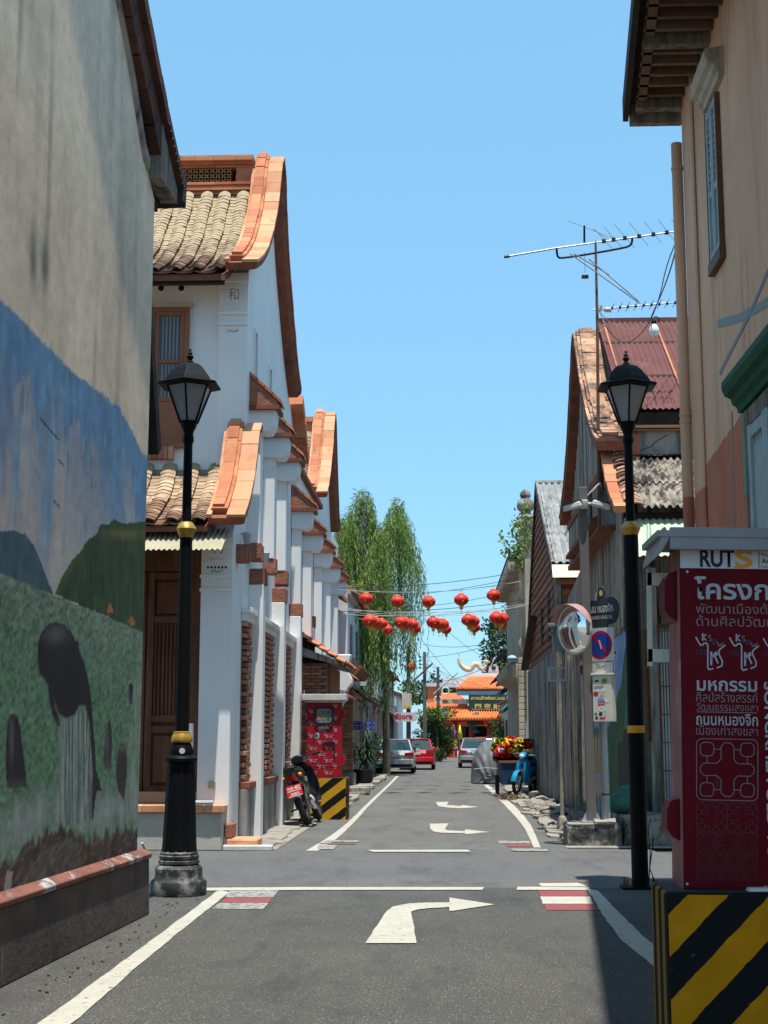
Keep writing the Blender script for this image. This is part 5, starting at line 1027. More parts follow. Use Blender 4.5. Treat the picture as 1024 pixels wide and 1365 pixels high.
# overhanging eave: roof slab, fascia, rafters
XE = 0.10; ZE = 0.10
def rz(x): return 8.28+(x-1.9)*0.36
def xe(y): return 2.03-(14.7-y)*0.085
def skew(x0, x1, z0, z1, z0b=None, z1b=None, ya=4.0, yb=14.72):
    z0b = z0 if z0b is None else z0b; z1b = z1 if z1b is None else z1b; b = MB()
    b.loft([[(xe(y)+x0, y, z0), ((xe(y)+x1) if x1 < 2 else 7, y, z0b), ((xe(y)+x1) if x1 < 2 else 7, y, z1b), (xe(y)+x0, y, z1)] for y in (ya, yb)]); return b
skew(0, 5, 8.32, 8.40, 8.32+5*0.36, 8.40+5*0.36).build('roof', 'wood_dark', orange)
skew(-0.04, 0.02, 8.20, 8.44, yb=14.78).build('fascia', 'wood_dark', orange)
skew(0.10, 0.19, 8.20, 8.32, yb=14.70).build('eave_batten', 'wood_soffit', orange)
b = MB(); b.box(2.06, 2.62, 14.64, 14.74, 8.12, 8.34); b.build('verge_board', 'wood_grey', orange, bevel=0.006)
y = 14.42; k = 0
while y > 7:
    th = 0.05 if k % 6 else 0.11; x = xe(y)+0.08; zl_ = 8.20 if k % 6 else 8.14; b = MB(); b.prism([(x, zl_), (2.6, zl_), (2.6, 8.33+(2.6-x)*.36), (x, 8.33)], 'y', y-th, y); b.build('rafter', 'wood_soffit' if k % 6 else 'wood_grey', orange); y -= 0.235; k += 1
# ================================================================== red printed cabinet on striped base, right foreground
kb = thing('striped_base', 'large yellow and black striped concrete block under the red printed cabinet at right', 'concrete block', (1.45, 6.55, 0))
M['stripe_near'] = stripes_mat('hazard_stripes_shade', 0.2475, 0.5, ang=45, off=0.895, ya=(0.56, 0.235, 0.007), yb=(0.44, 0.17, 0.004))  # shaded copy: deeper yellow painted for the block under the eave
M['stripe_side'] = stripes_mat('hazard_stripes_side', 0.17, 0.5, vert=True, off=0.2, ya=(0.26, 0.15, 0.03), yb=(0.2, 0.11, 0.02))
M['stripe_far'] = stripes_mat('hazard_stripes_sun', 0.29, 0.52, ang=37, off=0.35)  # lit copy of the stripes: paler yellow painted for the block in sun
M['block_black'] = pm('black_block_paint', (0.03, 0.03, 0.032), (0.02, 0.02, 0.022), 8, 0.7, 0.4, 30, 0.01, dirt=(0.15, 0.13, 0.11), dlo=0.62, dhi=0.72, dscale=6)
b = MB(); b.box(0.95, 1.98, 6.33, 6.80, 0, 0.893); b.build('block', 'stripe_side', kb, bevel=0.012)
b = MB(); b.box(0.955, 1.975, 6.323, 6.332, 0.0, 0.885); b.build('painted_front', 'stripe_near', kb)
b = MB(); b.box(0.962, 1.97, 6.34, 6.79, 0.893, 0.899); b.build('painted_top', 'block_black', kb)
kx, ky, kz = 1.040, 6.42, 0.90; S = 1/294.5
kiosk = thing('red_cabinet', 'tall dark red printed utility cabinet lettered in Thai, under a grey roof, at right foreground', 'cabinet', (kx, ky, kz))
b = MB(); b.box(kx, kx+0.78, ky, ky+0.30, kz, kz+1.55); body = b.build('body', 'paper_red', kiosk, bevel=0.004)
M['side_pink'] = pm('faded_side', (0.34, 0.15, 0.14), (0.24, 0.09, 0.09), 5, 0.7, 0.3, 40, 0.005, streak=(0.46, 0.30, 0.27), streaks=(14, 14, 3), slo=0.55, shi=0.65)
b = MB(); b.box(kx-0.004, kx, ky+0.012, ky+0.30, kz, kz+1.50); b.build('side_panel', 'side_pink', kiosk)
RZ = -0.02
b = MB()   # roof
for (x0, x1, y0, y1, z0, z1_) in ((kx-0.115, kx+0.90, ky-0.09, ky+0.40, kz+RZ+1.555, kz+RZ+1.585), (kx-0.09, kx+0.87, ky-0.07, ky+0.38, kz+RZ+1.545, kz+RZ+1.555)): b.box(x0, x1, y0, y1, z0, z1_)
b.prism([(kx-0.115, kz+RZ+1.463), (kx-0.09, kz+RZ+1.49), (kx-0.055, kz+RZ+1.555), (kx-0.075, kz+RZ+1.60), (kx-0.085, kz+RZ+1.60)], 'y', ky-0.085, ky+0.38)
b.box(kx-0.055, kx+0.88, ky-0.085, ky-0.06, kz+RZ+1.50, kz+RZ+1.60); M['roof_metal'] = pm('grey_cabinet_roof', (0.26, 0.27, 0.27), (0.21, 0.22, 0.225), 3, 0.6, 0.1, 20, 0.004, rand=0)
b.build('roof', 'roof_metal', kiosk, bevel=0.003)
K = Face((kx, ky, kz), (1, 0, 0), (0, 0, 1))
def kp(px, py):
    p = at(px, py, ky); h = p.z-kz; return (p.x-kx-h*math.tan(math.radians(1.1)), h)
def ktext(s, x0, y0, x1, y1, mat, bold=0.0): a, c = kp(x0, y1); a2, c2 = kp(x1, y0); return text(s, K, a, c, a2-a, c2-c, mat, kiosk, 0.0035, bold)
a, c = kp(912, 757); b = MB(); fbox(b, K, 0.001, 0.775, c, c+38*S, 0, 0.0025); b.build('header_panel', 'white_sheet', kiosk)
ktext('RUT', 933, 731, 979, 755.5, 'print_navy', 0.03); ktext('S', 980, 731, 1003, 755.5, 'print_orange', 0.03)
b = MB(); poly(b, K, [kp(978, 756), kp(994, 756), kp(994, 753), kp(978, 753)], 0.004); b.build('lettering', 'print_orange', kiosk)
b = MB(); poly(b, K, [kp(1011, 756), kp(1012, 756), kp(1012, 732), kp(1011, 732)], 0.0035); b.build('rule', 'print_dark', kiosk)
ktext('Faculty of', 1015, 735, 1048, 741, 'print_dark'); ktext('Architecture', 1015, 742, 1062, 749, 'print_dark', 0.02); ktext('University of Technology', 1015, 751, 1090, 756, 'print_dark')
ktext('โครงการ', 926, 767, 1062, 798.5, 'print_white', 0.022); ktext('พัฒนาเมืองต้นแบบ', 928, 802, 1066, 817, 'print_soft'); ktext('ด้านศิลปวัฒนธรรม', 928, 818, 1072, 834, 'print_soft')
ktext('มหกรรม', 929, 906, 1009, 920.5, 'print_white', 0.02); ktext('ศิลป์สร้างสรรค์', 928, 920, 1010, 935, 'print_soft'); ktext('วัฒนธรรมสงขลา', 928, 935.5, 1010, 946.5, 'print_soft')
b = MB(); poly(b, K, [kp(929, 949), kp(1009, 949), kp(1009, 947.8), kp(929, 947.8)], 0.0035); b.build('rule', 'print_soft', kiosk)
ktext('ถนนหนองจิก', 928, 950.5, 1010, 966, 'print_white', 0.012); ktext('เมืองเก่าสงขลา', 928, 965, 1010, 979, 'print_soft')
b = MB()
for (px, py) in ((916, 762), (916, 1178), (1020, 1180)): a, c = kp(px, py); poly(b, K, [(a+.006*math.cos(2*math.pi*k/10), c+.006*math.sin(2*math.pi*k/10)) for k in range(10)], .004)
b.build('bolt_head', 'steel', kiosk, kind='stuff')
KV = Face(K.p(0, 0, 0), (0, 0, -1), (1, 0, 0)); a, c = kp(1018, 907)
text('SONGKHLA OLD TOWN', KV, -c, a, 268*S, 14*S, 'print_white', kiosk, 0.0035, 0.02)
def kstroke(P, w, mat, closed=False, ox=0): b = MB(); stroke(b, K, [kp(x+ox, y) for x, y in P], w*S, 0.0035, 0, closed); b.build('logo_stroke', mat, kiosk)
for ox in (0, 45, 90):
    Z = lambda L_: [(920+x/7.587, 720+y/7.587) for x, y in L_]
    kstroke(Z([(55, 975), (85, 1030), (105, 1058), (125, 1056), (140, 1038), (165, 1036), (178, 1060), (178, 1280), (188, 1304), (236, 1292)]), 1.9, 'print_white', ox=ox)
    kstroke(Z([(353, 1053), (300, 1095), (287, 1120), (292, 1150), (325, 1220), (320, 1262), (268, 1286)]), 1.9, 'print_white', ox=ox)
    kstroke(Z([(213, 1122), (213, 1258)]), 2.6, 'print_white', ox=ox); kstroke(Z([(216, 1190), (240, 1150), (262, 1128), (270, 1145), (250, 1170), (282, 1240)]), 2.0, 'print_white', ox=ox)
    kstroke(Z([(126, 938), (126, 1012)]), 2.0, 'print_white', ox=ox); kstroke(Z([(160, 945), (130, 985), (164, 1008)]), 1.5, 'print_white', ox=ox)
    kstroke(Z([(212, 962), (190, 958), (184, 978), (208, 990), (212, 1008), (186, 1012)]), 1.1, 'print_soft', ox=ox)
    kstroke(Z([(275, 1020), (285, 1062), (300, 1058), (305, 1040), (312, 1060), (338, 1025)]), 1.2, 'print_soft', ox=ox)
    kstroke([(x/7.587+920, y/7.587+720) for x, y in rrect(222, 1000, 262, 1042, 19)], 2.2, 'print_dark', True, ox)
    a, c = kp(928+ox, 873); text('100', K, a, c, 12*S, 8*S, 'print_dark', kiosk, 0.0035)
def cross_motif(x0, y0, s_, w, mat):
    """rounded cross with four squares inside a rounded frame"""
    b = MB(); G = lambda L_: [kp(x0+x*s_, y0+y*s_) for x, y in L_]
    for P in (rrect(0, 0, 1, 1, 0.09), rrect(.06, .06, .28, .28, .07), rrect(.72, .06, .94, .28, .07), rrect(.06, .72, .28, .94, .07), rrect(.72, .72, .94, .94, .07)): stroke(b, K, G(P), w*S, 0.0035, 0, True)
    cr = [(.40, .12), (.46, .06), (.55, .06), (.61, .12), (.61, .33), (.67, .40), (.88, .40), (.94, .46), (.94, .54), (.88, .60), (.67, .60), (.61, .67), (.61, .88), (.55, .94), (.46, .94), (.40, .88), (.40, .67), (.33, .60), (.12, .60), (.06, .54), (.06, .46), (.12, .40), (.33, .40), (.40, .33)]
    stroke(b, K, G(cr), w*S, 0.0036, 0, True)
    for P in ([(.28, .17), (.40, .17)], [(.61, .17), (.72, .17)], [(.28, .83), (.40, .83)], [(.61, .83), (.72, .83)], [(.17, .28), (.17, .40)], [(.83, .28), (.83, .40)], [(.17, .60), (.17, .72)], [(.83, .60), (.83, .72)]): stroke(b, K, G(P), w*S, 0.0037)
    return b.build('printed_motif', mat, kiosk)
cross_motif(928.5, 984, 81.5, 1.1, 'print_soft')
for k in range(2): cross_motif(928.5+k*41.5, 1068, 39.8, 0.7, 'print_faint2' if 'print_faint2' in M else 'print_faint')
for k in range(3): cross_motif(928.5+k*27.5, 1109, 26.3, 0.5, 'print_faint')
for k in range(4): cross_motif(928.5+k*20.6, 1136.5, 19.2, 0.4, 'print_faint')
for k in range(5): cross_motif(928.5+k*16.5, 1157, 15.3, 0.33, 'print_faint')
# vent boxes on the cabinet's side
for (z0, z1_, nm) in ((kz+1.17, kz+1.40, 'top'), (kz+0.20, kz+0.385, 'low')):
    b = MB(); b.prism([(kx-0.004, z0), (kx-0.04, z0+0.02), (kx-0.06, z0+0.05), (kx-0.06, z1_-0.05), (kx-0.04, z1_-0.01), (kx-0.004, z1_)], 'y', ky+0.06, ky+0.24); v = b.build('side_vent', 'paper_red', kiosk, bevel=0.003)
    V = Face((kx-0.0605, ky+0.235, z0+0.05), (0, -1, 0), (0, 0, 1))
    for i in range(3): b = MB(); stroke(b, V, [(0.03+0.05*i, 0.02), (0.05+0.05*i, 0.06), (0.03+0.05*i, 0.09)], 0.006, 0.001); b.build('printed_mark', 'print_soft', v)
b = MB(); b.box(kx-0.10, kx-0.08, ky+0.32, ky+0.36, kz+0.98, kz+1.42); b.box(kx-0.10, kx, ky+0.32, ky+0.36, kz+1.36, kz+1.42); b.box(kx-.10, kx, ky+0.32, ky+.36, kz+1.0, kz+1.06); b.build('cable_bracket', 'box_cream', kiosk)
kiosk.rotation_euler = (0, math.radians(1.1), 0)
b = MB(); b.prism([(1.30, 0.899), (1.56, 0.899), (1.54, 0.915), (1.31, 0.912)], 'y', 6.335, 6.40); tag(b.build('mortar_patch', 'white_sheet'), 'thin pale mortar wedge under the front edge of the red cabinet', 'mortar patch')

# ================================================================== left striped block and red cabinet
kb2 = thing('striped_base', 'smaller sunlit yellow and black striped block behind the parked black motorcycle', 'concrete block', (-2.2, 28, 0))
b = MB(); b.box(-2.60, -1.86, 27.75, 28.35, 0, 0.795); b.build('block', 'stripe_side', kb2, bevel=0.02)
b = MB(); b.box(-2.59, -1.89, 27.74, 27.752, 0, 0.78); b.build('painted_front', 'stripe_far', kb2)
cx0, cx1, cy, cz0, cz1 = at(409, 1000, 27.95).x, at(455, 1000, 27.95).x, 27.95, 0.80, at(430, 935, 27.95).z
k2 = thing('red_cabinet', 'bright red cabinet patterned with small white logos beside the brick wall', 'cabinet', ((cx0+cx1)/2, cy+.2, cz0))
M['paper_red2'] = pm('red_print_sun', (0.36, 0.006, 0.018), (0.31, 0.005, 0.015), 3, 0.45, 0.04, 20, 0.004)  # lit copy of the red print, sunlight put into the colour
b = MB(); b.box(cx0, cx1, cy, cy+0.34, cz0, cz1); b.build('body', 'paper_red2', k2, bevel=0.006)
b = MB(); b.box(cx0-0.10, cx1+0.10, cy-0.10, cy+0.44, cz1+0.02, cz1+0.14); b.prism([(cx0-0.10, cz1+0.02), (cx1+0.10, cz1+0.02), (cx1+0.02, cz1-0.02), (cx0-0.02, cz1-0.02)], 'y', cy-0.05, cy+0.4); b.build('roof', 'kerb_paint', k2, bevel=0.006)
b = MB(); b.tube([(cx0-.06, cy, cz1+.14), (cx0-.06, cy, cz1+.22)], .008, 6); b.build('lifting_pin', 'steel', k2)
b = MB(); b.tube([(cx1+.06, cy, cz1+.14), (cx1+.06, cy, cz1+.22)], .008, 6); b.build('lifting_pin', 'steel', k2)
K2 = Face((cx0, cy, cz0), (1, 0, 0), (0, 0, 1)); W2 = cx1-cx0; H2 = cz1-cz0
for r in range(12):
    for q in range(3):
        a = (q-0.35 if r % 2 else q+0.1)*W2/2.2; c = 0.05+r*H2/12.4
        if a+0.07 > W2-0.02 or a < 0.01 or c > H2-0.1: continue
        if H2*0.72 < c and 0.12 < a+0.05 < 0.5: continue
        b = MB(); L_ = lambda P: [(a+x*0.0011, c+y*0.0011) for x, y in P]
        stroke(b, K2, L_([(0, 60), (20, 40), (30, 52), (40, 50), (40, 0), (55, 2)]), 0.009, 0.002); stroke(b, K2, L_([(75, 60), (60, 40), (75, 20), (62, 4)]), 0.009, 0.002); stroke(b, K2, L_([(50, 42), (50, 10)]), 0.011, 0.002); stroke(b, K2, L_([(15, 75), (25, 85), (35, 78)]), 0.008, 0.002)
        if a+0.2 < W2: stroke(b, K2, L_([(95, 45), (170, 45)]), 0.007, 0.002); stroke(b, K2, L_([(95, 12), (145, 12)]), 0.015, 0.002)
        b.build('printed_logo', 'print_white', k2)
b = MB(); fbox(b, K2, 0, W2, 0.185, 0.195, 0, 0.003); b.build('seam', 'print_dark', k2)
b = MB(); fp = [K2.p(x, z, 0.03) for x, z in rrect(0.15, H2-0.45, 0.52, H2-0.10, 0.08)]; fq = [K2.p(x, z, -0.01) for x, z in rrect(0.15, H2-0.45, 0.52, H2-0.10, 0.08)]; b.loft([fq, fp]); M['plaque2'] = pm('dull_blue', (0.06, 0.10, 0.13), None, 5, 0.5, 0)
wn = b.build('display_window', 'black_plastic', k2)
b = MB(); poly(b, K2, rrect(0.19, H2-0.41, 0.48, H2-0.14, 0.05), 0.032); b.build('display_glass', 'box_grey', wn)
for i in range(3):
    for j in range(2): b = MB(); fbox(b, K2, 0.215+i*0.09, 0.265+i*0.09, H2-0.36+j*0.12, H2-0.30+j*0.12, 0.032, 0.036); b.build('display_icon', ('terracotta', 'leaf_lime', 'plaque2')[i], wn)
b = MB(); fbox(b, K2, 0.23, 0.43, H2-0.53, H2-0.48, 0, 0.006); b.build('name_label', 'print_white', k2)
b = MB(); fbox(b, K2, 0.31, 0.54, H2-0.80, H2-0.775, 0.0, 0.03); fbox(b, K2, 0.53, 0.555, H2-1.03, H2-0.78, 0.0, 0.028); b.build('door_handle', 'black_plastic', k2)
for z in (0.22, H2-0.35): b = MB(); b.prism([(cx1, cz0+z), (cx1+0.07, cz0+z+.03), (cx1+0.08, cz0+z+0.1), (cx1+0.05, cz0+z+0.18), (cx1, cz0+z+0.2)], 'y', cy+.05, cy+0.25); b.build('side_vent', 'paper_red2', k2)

# ================================================================== brick porch, white gateway scroll and brick pillar beyond the white house
bp = thing('brick_porch', 'brick walled porch with a weathered clay tiled lean-to roof behind the red cabinet', 'porch', (-2.8, 30, 0))
xb0, xb1, yb0, yb1 = -3.04, at(437, 900, 29.3).x, 29.3, 32.6
b = MB(); b.box(xb0, xb1-0.02, yb0+0.02, yb1, 0, zat(884, 29.3)); b.build('wall_core', 'mortar', bp)
bm2 = box_mesh('brick', 0.205, 0.06, 0.055, M['brick'], 0.004); T = []; z = 0.06; r = 0
while z < zat(886, 29.3):
    x = xb0+0.1+(0.11 if r % 2 else 0)
    while x < xb1-0.05: T.append(RT((x, yb0+random.uniform(-.006, .006), z))); x += 0.22
    z += 0.068; r += 1
pieces('brick', bm2, T, bp, 290)
for i in range(6):
    y = yb0+0.35+i*0.5; b = MB(); b.box(xb1-0.04, xb1+0.03, y, y+0.22, 0.1, zat(884, 29.3)-0.02); b.build('brick_pier', 'brick', bp)
b = MB(); z = zat(880, 29.2); b.prism([(xb0, z+0.12), (-2.15, z-0.10), (-2.15, z-0.02), (xb0, z+0.32)], 'y', 29.0, 32.8); b.build('roof_board', 'wood_grey', bp)
zt = zat(838, 29.0); th_ = tile_mesh('roof_tile', 0.24, 0.26, 0.045, 0.02, 'terracotta', True, 4)
T = []
for c in range(17):
    for r in range(6):
        t = r/5; T.append(RT((lerp(-2.12, -3.0, t), 29.05+c*0.22, lerp(z+0.0, zt-0.05, t)+random.uniform(-.012, .012)), rz=math.pi/2, rx=0.0, ry=0.0) @ RT((0, 0, 0), rx=0.42+random.uniform(-.05, .05)))
pieces('roof_tile', th_, T, bp, 120)
gw = thing('white_gateway', 'white moulded gateway end with scrolled brackets and a clay tile top', 'gateway', (-2.4, 34, 0))
xg0, xg1, yg = -2.95, at(470, 900, 34).x, 34.0
zg = zat(872, yg); ze = zat(905, yg)
b = MB(); b.prism([(xg0, ze-.2), (xg0, zg), (xg0+0.75, zg), (xg1-0.12, ze+0.2), (xg1, ze), (xg1, ze-0.1), (xg1-0.10, ze-0.2), (xg1-0.14, ze-0.3)], 'y', yg, yg+0.5); b.build('gable_end', 'plaster_white', gw, bevel=0.02)
for (dx, z0, z1_) in ((0.20, ze-0.75, ze-0.25), (0.28, ze-1.15, ze-0.70), (0.36, ze-1.6, ze-1.1)):
    x = xg1-dx; b = MB(); pts = [(x-0.25, z1_), (x, z1_), (x+0.01, lerp(z0, z1_, .7)), (x-0.03, lerp(z0, z1_, .55)), (x-0.01, lerp(z0, z1_, .4)), (x-0.05, lerp(z0, z1_, .2)), (x-0.12, z0), (x-0.25, z0)]
    b.prism(pts, 'y', yg+0.02, yg+0.42); b.build('scroll_bracket', 'plaster_white', gw, bevel=0.015)
b = MB(); b.box(xg0+.1, xg1-0.48, yg+0.05, yg+0.45, 0, ze-0.2); b.build('post', 'plaster_white', gw, bevel=0.01)
for i in range(9): b = MB(); b.cbox(0.30, 0.26, 0.03, RT((xg1-0.10, yg+0.15+i*0.27, ze+0.16), ry=0.75)); b.cbox(0.26, 0.26, 0.03, RT((xg1-0.29, yg+0.15+i*0.27, ze+0.37), ry=0.8)); b.build('roof_tile', 'terracotta', gw)
b = MB(); b.prism([(xg0, ze-.15), (xg0, zg-0.02), (xg0+0.75, zg-.02), (xg1-0.14, ze+0.18), (xg1-.1, ze-.1)], 'y', yg+0.5, yg+2.6); b.build('roof_core', 'plaster_dirty', gw)
bk_p = thing('brick_pillar', 'brick pillar with a stone foot standing left of the potted palm', 'pillar', (-2.95, 46.5, 0))
xp = at(463.5, 1000, 46.5).x; b = MB(); b.box(xp-0.15, xp+0.15, 46.35, 46.65, 0, zat(905, 46.5)); b.build('core', 'mortar', bk_p)
bm3 = box_mesh('brick', 0.17, 0.34, 0.075, M['brick'], 0.005)
pieces('brick', bm3, [RT((xp-0.09+0.18*i, 46.5, 0.5+0.09*j+0.003*i), rz=random.uniform(-.03, .03)) for i in range(2) for j in range(int((zat(905, 46.5)-0.55)/0.09))], bk_p)
b = MB(); b.box(xp-0.26, xp+0.26, 46.2, 46.8, 0, 0.45); b.build('foot', 'plaster_grey', bk_p, bevel=0.02)
b = MB(); b.box(-2.7, -2.05, 39.5, 40.1, 0, 0.22); tag(b.build('kerb_block', 'concrete_mossy', bevel=0.03), 'low rough stone block by the road edge past the striped block', 'stone block')
# overhanging tile cornice behind
b = MB(); z = zat(890, 46); b.prism([(-4.2, z+0.35), (-2.62, z+0.05), (-2.62, z-0.03), (-2.8, z-0.25), (-4.2, z-0.25)], 'y', 45.5, 51); tag(b.build('tiled_cornice', 'terra_dark'), 'projecting red tiled cornice behind the willow branches above the brick pillar', 'cornice')
# ================================================================== weathered shophouse, right of the far street
X1 = 2.86; Y1 = 22.4; Y1b = 29.0
old = thing('old_shophouse', 'weathered grey shophouse with rusty red sheet roof behind the right street lamp', 'house', (5, 25, 0))
Z1 = lambda py, Y=Y1: at(800, py, Y).z
fo = [(21.85, 6.12), (22.4, 6.32), (23.1, 6.72), (23.9, 7.35), (24.6, 8.05), (25.1, 8.62), (25.4, 8.85)]
ro = [(25.4, 8.85), (25.7, 8.72), (26.2, 8.1), (26.9, 7.35), (27.6, 6.72), (28.6, 6.2), (29.2, 6.02)]
def gable_right(parent, front, rear, xo, w, sc=1.0):
    f = smoothc(front, 2); r = smoothc(rear, 2); P = f+r; ring = []
    for i, p in enumerate(P):
        a = P[max(i-1, 0)]; c = P[min(i+1, len(P)-1)]; dy, dz = c[0]-a[0], c[1]-a[1]; l = math.hypot(dy, dz) or 1; n_ = (-dz/l, dy/l)
        ring.append([(xo+0.015, p[0], p[1]), (xo+w, p[0], p[1]), (xo+w, p[0]-n_[0]*0.15*sc, p[1]-n_[1]*0.15*sc), (xo+0.015, p[0]-n_[0]*0.15*sc, p[1]-n_[1]*0.15*sc)])
    b = MB(); b.loft([q[::-1] for q in ring]); b.build('coping_core', 'terra_dark', parent)
    M['coping_old'] = M.get('coping_old') or pm('old_coping', (0.36, 0.19, 0.115), (0.22, 0.12, 0.08), 6, 0.9, 0.6, 40, 0.01, rand=0.25, randc=(0.46, 0.27, 0.17), dirt=(0.09, 0.075, 0.06), dlo=0.5, dhi=0.62, dscale=4)
    along(f, xo, xo+0.10*w, 0.05, 0.05, 'coping_old', 'coping_tile', parent, 0.3); along(f, xo+0.10*w, xo+w, 0.09, 0.09, 'coping_old', 'coping_tile', parent, 0.24, jit=0.012); along(f, xo+0.2*w, xo+0.7*w, 0.14, 0.05, 'coping_old', 'coping_tile', parent, 0.22, jit=0.012)
    along(r, xo, xo+w, 0.05, 0.05, 'terra_dark', 'coping_tile', parent, 0.3)
gable_right(old, fo, ro, 2.40, 0.50)
b = MB(); prof = [(Y1, 0), (Y1b, 0), (Y1b, 5.95)]+[(y_, z_-0.15) for y_, z_ in reversed(ro)][1:]+[(y_, z_-0.15) for y_, z_ in reversed(fo) if y_ > Y1+.05]
b.prism(prof, 'x', X1, X1+0.25); b.prism([(23.2, 5.0), (Y1b, 5.0), (Y1b, 5.95)]+[(y_, z_-0.15) for y_, z_ in reversed(ro)][1:]+[(y_, z_-0.15) for y_, z_ in reversed(fo) if y_ > 23.2], 'x', 2.62, X1-.002); side_old = b.build('side_wall', 'plaster_grey', old)
M['wall_black'] = pm('black_stained_wall', (0.30, 0.27, 0.235), (0.19, 0.17, 0.15), 3, 0.95, 0.6, 18, 0.02, streak=(0.026, 0.024, 0.022), streaks=(5, 5, 0.6), slo=0.42, shi=0.6, dirt=(0.30, 0.28, 0.24), dlo=0.6, dhi=0.72)
b = MB(); b.box(X1+0.25, 9, Y1+0.02, Y1b, 0, 5.9); b.build('body', 'wall_black', old)
# upper gable planks and stained boards under the coping
FO = Face((X1, Y1b, 0), (0, -1, 0), (0, 0, 1))
def fo_(px, py, X=X1): p = atx(px, py, X); return (Y1b-p.y, p.z)
rs = random.Random(5); y = Y1+0.02
while y < Y1b-0.02:
    w = rs.uniform(.16, .24); zt = float(np.interp(y+w/2, [p[0] for p in fo+ro[1:]], [p[1] for p in fo+ro[1:]]))-0.32; zb = 3.25+rs.uniform(-.05, .05)
    if y > 23.25 and zt > 5.1: b = MB(); b.box(2.59-rs.uniform(0, .01), 2.622, y+.006, min(y+w, Y1b-.01), 5.0+rs.uniform(0, .03), zt); b.build('plank', rs.choice(['wood_pale', 'wood_grey', 'wood_pale']), old); zt = 5.0
    b = MB(); b.box(X1-0.022-rs.uniform(0, .012), X1+0.002, y+0.006, min(y+w, Y1b-.01), zb, max(zt, zb+.1)); b.build('plank', rs.choice(['wood_pale', 'wood_pale', 'wood_grey', 'wood_pale']), old); y += w
b = MB(); b.box(2.55, 2.60, 23.2, Y1b, 5.75, 5.88); b.box(2.55, X1, 23.2, Y1b, 4.92, 5.0); b.build('beam', 'terra_dark', old)
b = MB(); b.prism([(2.58, 5.05), (2.44, 5.05), (2.44, 5.12), (2.58, 5.2)], 'y', 23.4, 28.2); b.build('string_course', 'terra_dark', old)
for yy in (24.4, 26.4): b = MB(); b.box(2.56, 2.59, yy, yy+.35, 5.25, 5.75); b.build('side_shutter', 'wood_dark', old)
# painted lower side wall: flat colour fields
M['m_sky'] = pm('mural_sky', (0.10, 0.22, 0.50), (0.24, 0.33, 0.50), 2.2, 0.85, 0.2, 20, 0.006, streak=(0.45, 0.47, 0.50), slo=0.56, shi=0.7)
M['m_green'] = pm('mural_green', (0.05, 0.13, 0.055), (0.03, 0.08, 0.035), 3, 0.85, 0.2, 20, 0.006, streak=(0.02, 0.035, 0.02), slo=0.55, shi=0.7)
M['m_teal'] = pm('mural_teal', (0.06, 0.20, 0.15), (0.04, 0.13, 0.10), 3, 0.85, 0.2, 20, 0.006)
M['m_dark'] = pm('mural_dark', (0.045, 0.05, 0.045), (0.03, 0.035, 0.03), 3, 0.85, 0.2, 20, 0.006)
L1 = Y1b-Y1
def om(pts, mat, e): P = [(a*L1, c) for a, c in pts]; decal('painted_field', FO, P, mat, old, e)
om([(0.0, 0.25), (1, 0.25), (1, 3.2), (0, 3.2)], 'm_sky', 0.002)
om([(0.55, 0.25), (1.0, 0.25), (1.0, 3.0), (0.96, 2.9), (0.88, 2.4), (0.80, 2.25), (0.7, 1.9), (0.55, 1.7)], 'm_green', 0.004)
om([(0.0, 0.25), (0.55, 0.25), (0.55, 1.6), (0.3, 1.75), (0, 1.65)], 'm_teal', 0.004)
om([(0.78, 0.25), (1.0, 0.25), (1.0, 1.55), (0.93, 1.7), (0.88, 1.5), (0.78, 1.45)], 'm_dark', 0.006)
om([(0.9, 1.62), (1.0, 1.70), (1.0, 2.2), (0.96, 2.1), (0.93, 1.85)], 'm_teal', 0.006)
for i, (c_, m_) in enumerate((((0.25), 'print_orange'), (0.32, 'terra_pale'), (0.40, 'print_red'), (0.47, 'print_gold'))): om([(c_, 0.5), (c_+0.035, 0.5), (c_+0.035, 1.5), (c_+0.0175, 1.62), (c_, 1.5)], m_, 0.006)
b = MB(); b.box(X1-0.12, X1, Y1, Y1b, 0, 0.3); b.build('dado', 'concrete_mossy', old)
# front: red corrugated main roof, plaster band, old corrugated porch roof, pale green awning
zr, ze_ = at(840, 428, 25.4).z, at(840, 546, 22.2).z
for k in range(4): corr('roof_sheet', 2.86+1.7*k, 2.86+1.7*(k+1)-0.006, (25.4, zr), (22.15, ze_), 0.095, 0.014, 'sheet_red', old)
for k in range(3):
    x = 2.95+0.93*k; b = MB(); b.prism([(25.4, zr+0.022), (22.15, ze_+0.022), (22.15, ze_+0.028), (25.4, zr+0.028)], 'x', x, x+0.035); b.build('rust_seam', 'sheet_rust', old)
for t in (0.27, 0.66): y_ = lerp(25.4, 22.15, t); z_ = lerp(zr, ze_, t); b = MB(); b.prism([(y_, z_+0.016), (y_-.03, z_-.03+.018), (y_-.03, z_-.03+.026), (y_, z_+0.024)], 'x', 2.86, 9); b.build('sheet_lap', 'wood_dark', old)
b = MB(); b.box(2.86, 9, 25.35, 25.5, zr-.1, zr+0.05); b.build('ridge_cap', 'sheet_red', old)
b = MB(); b.prism([(25.4, zr-0.05), (22.2, ze_-0.05), (22.3, ze_-.3), (28.5, 6.0), (28.5, 6.3)], 'x', 2.86, 9); b.build('roof_core', 'wood_dark', old)
b = MB(); b.box(2.85, 9, Y1, Y1+0.2, Z1(606), Z1(552)); b.build('front_wall', 'plaster_dirty', old)
b = MB(); b.box(2.8, 9, Y1-0.10, Y1, Z1(575), Z1(570)); b.box(2.86, 9, Y1-0.14, Y1-0.1, Z1(573), Z1(569.5)); b.build('string_course', 'terra_pale', old)
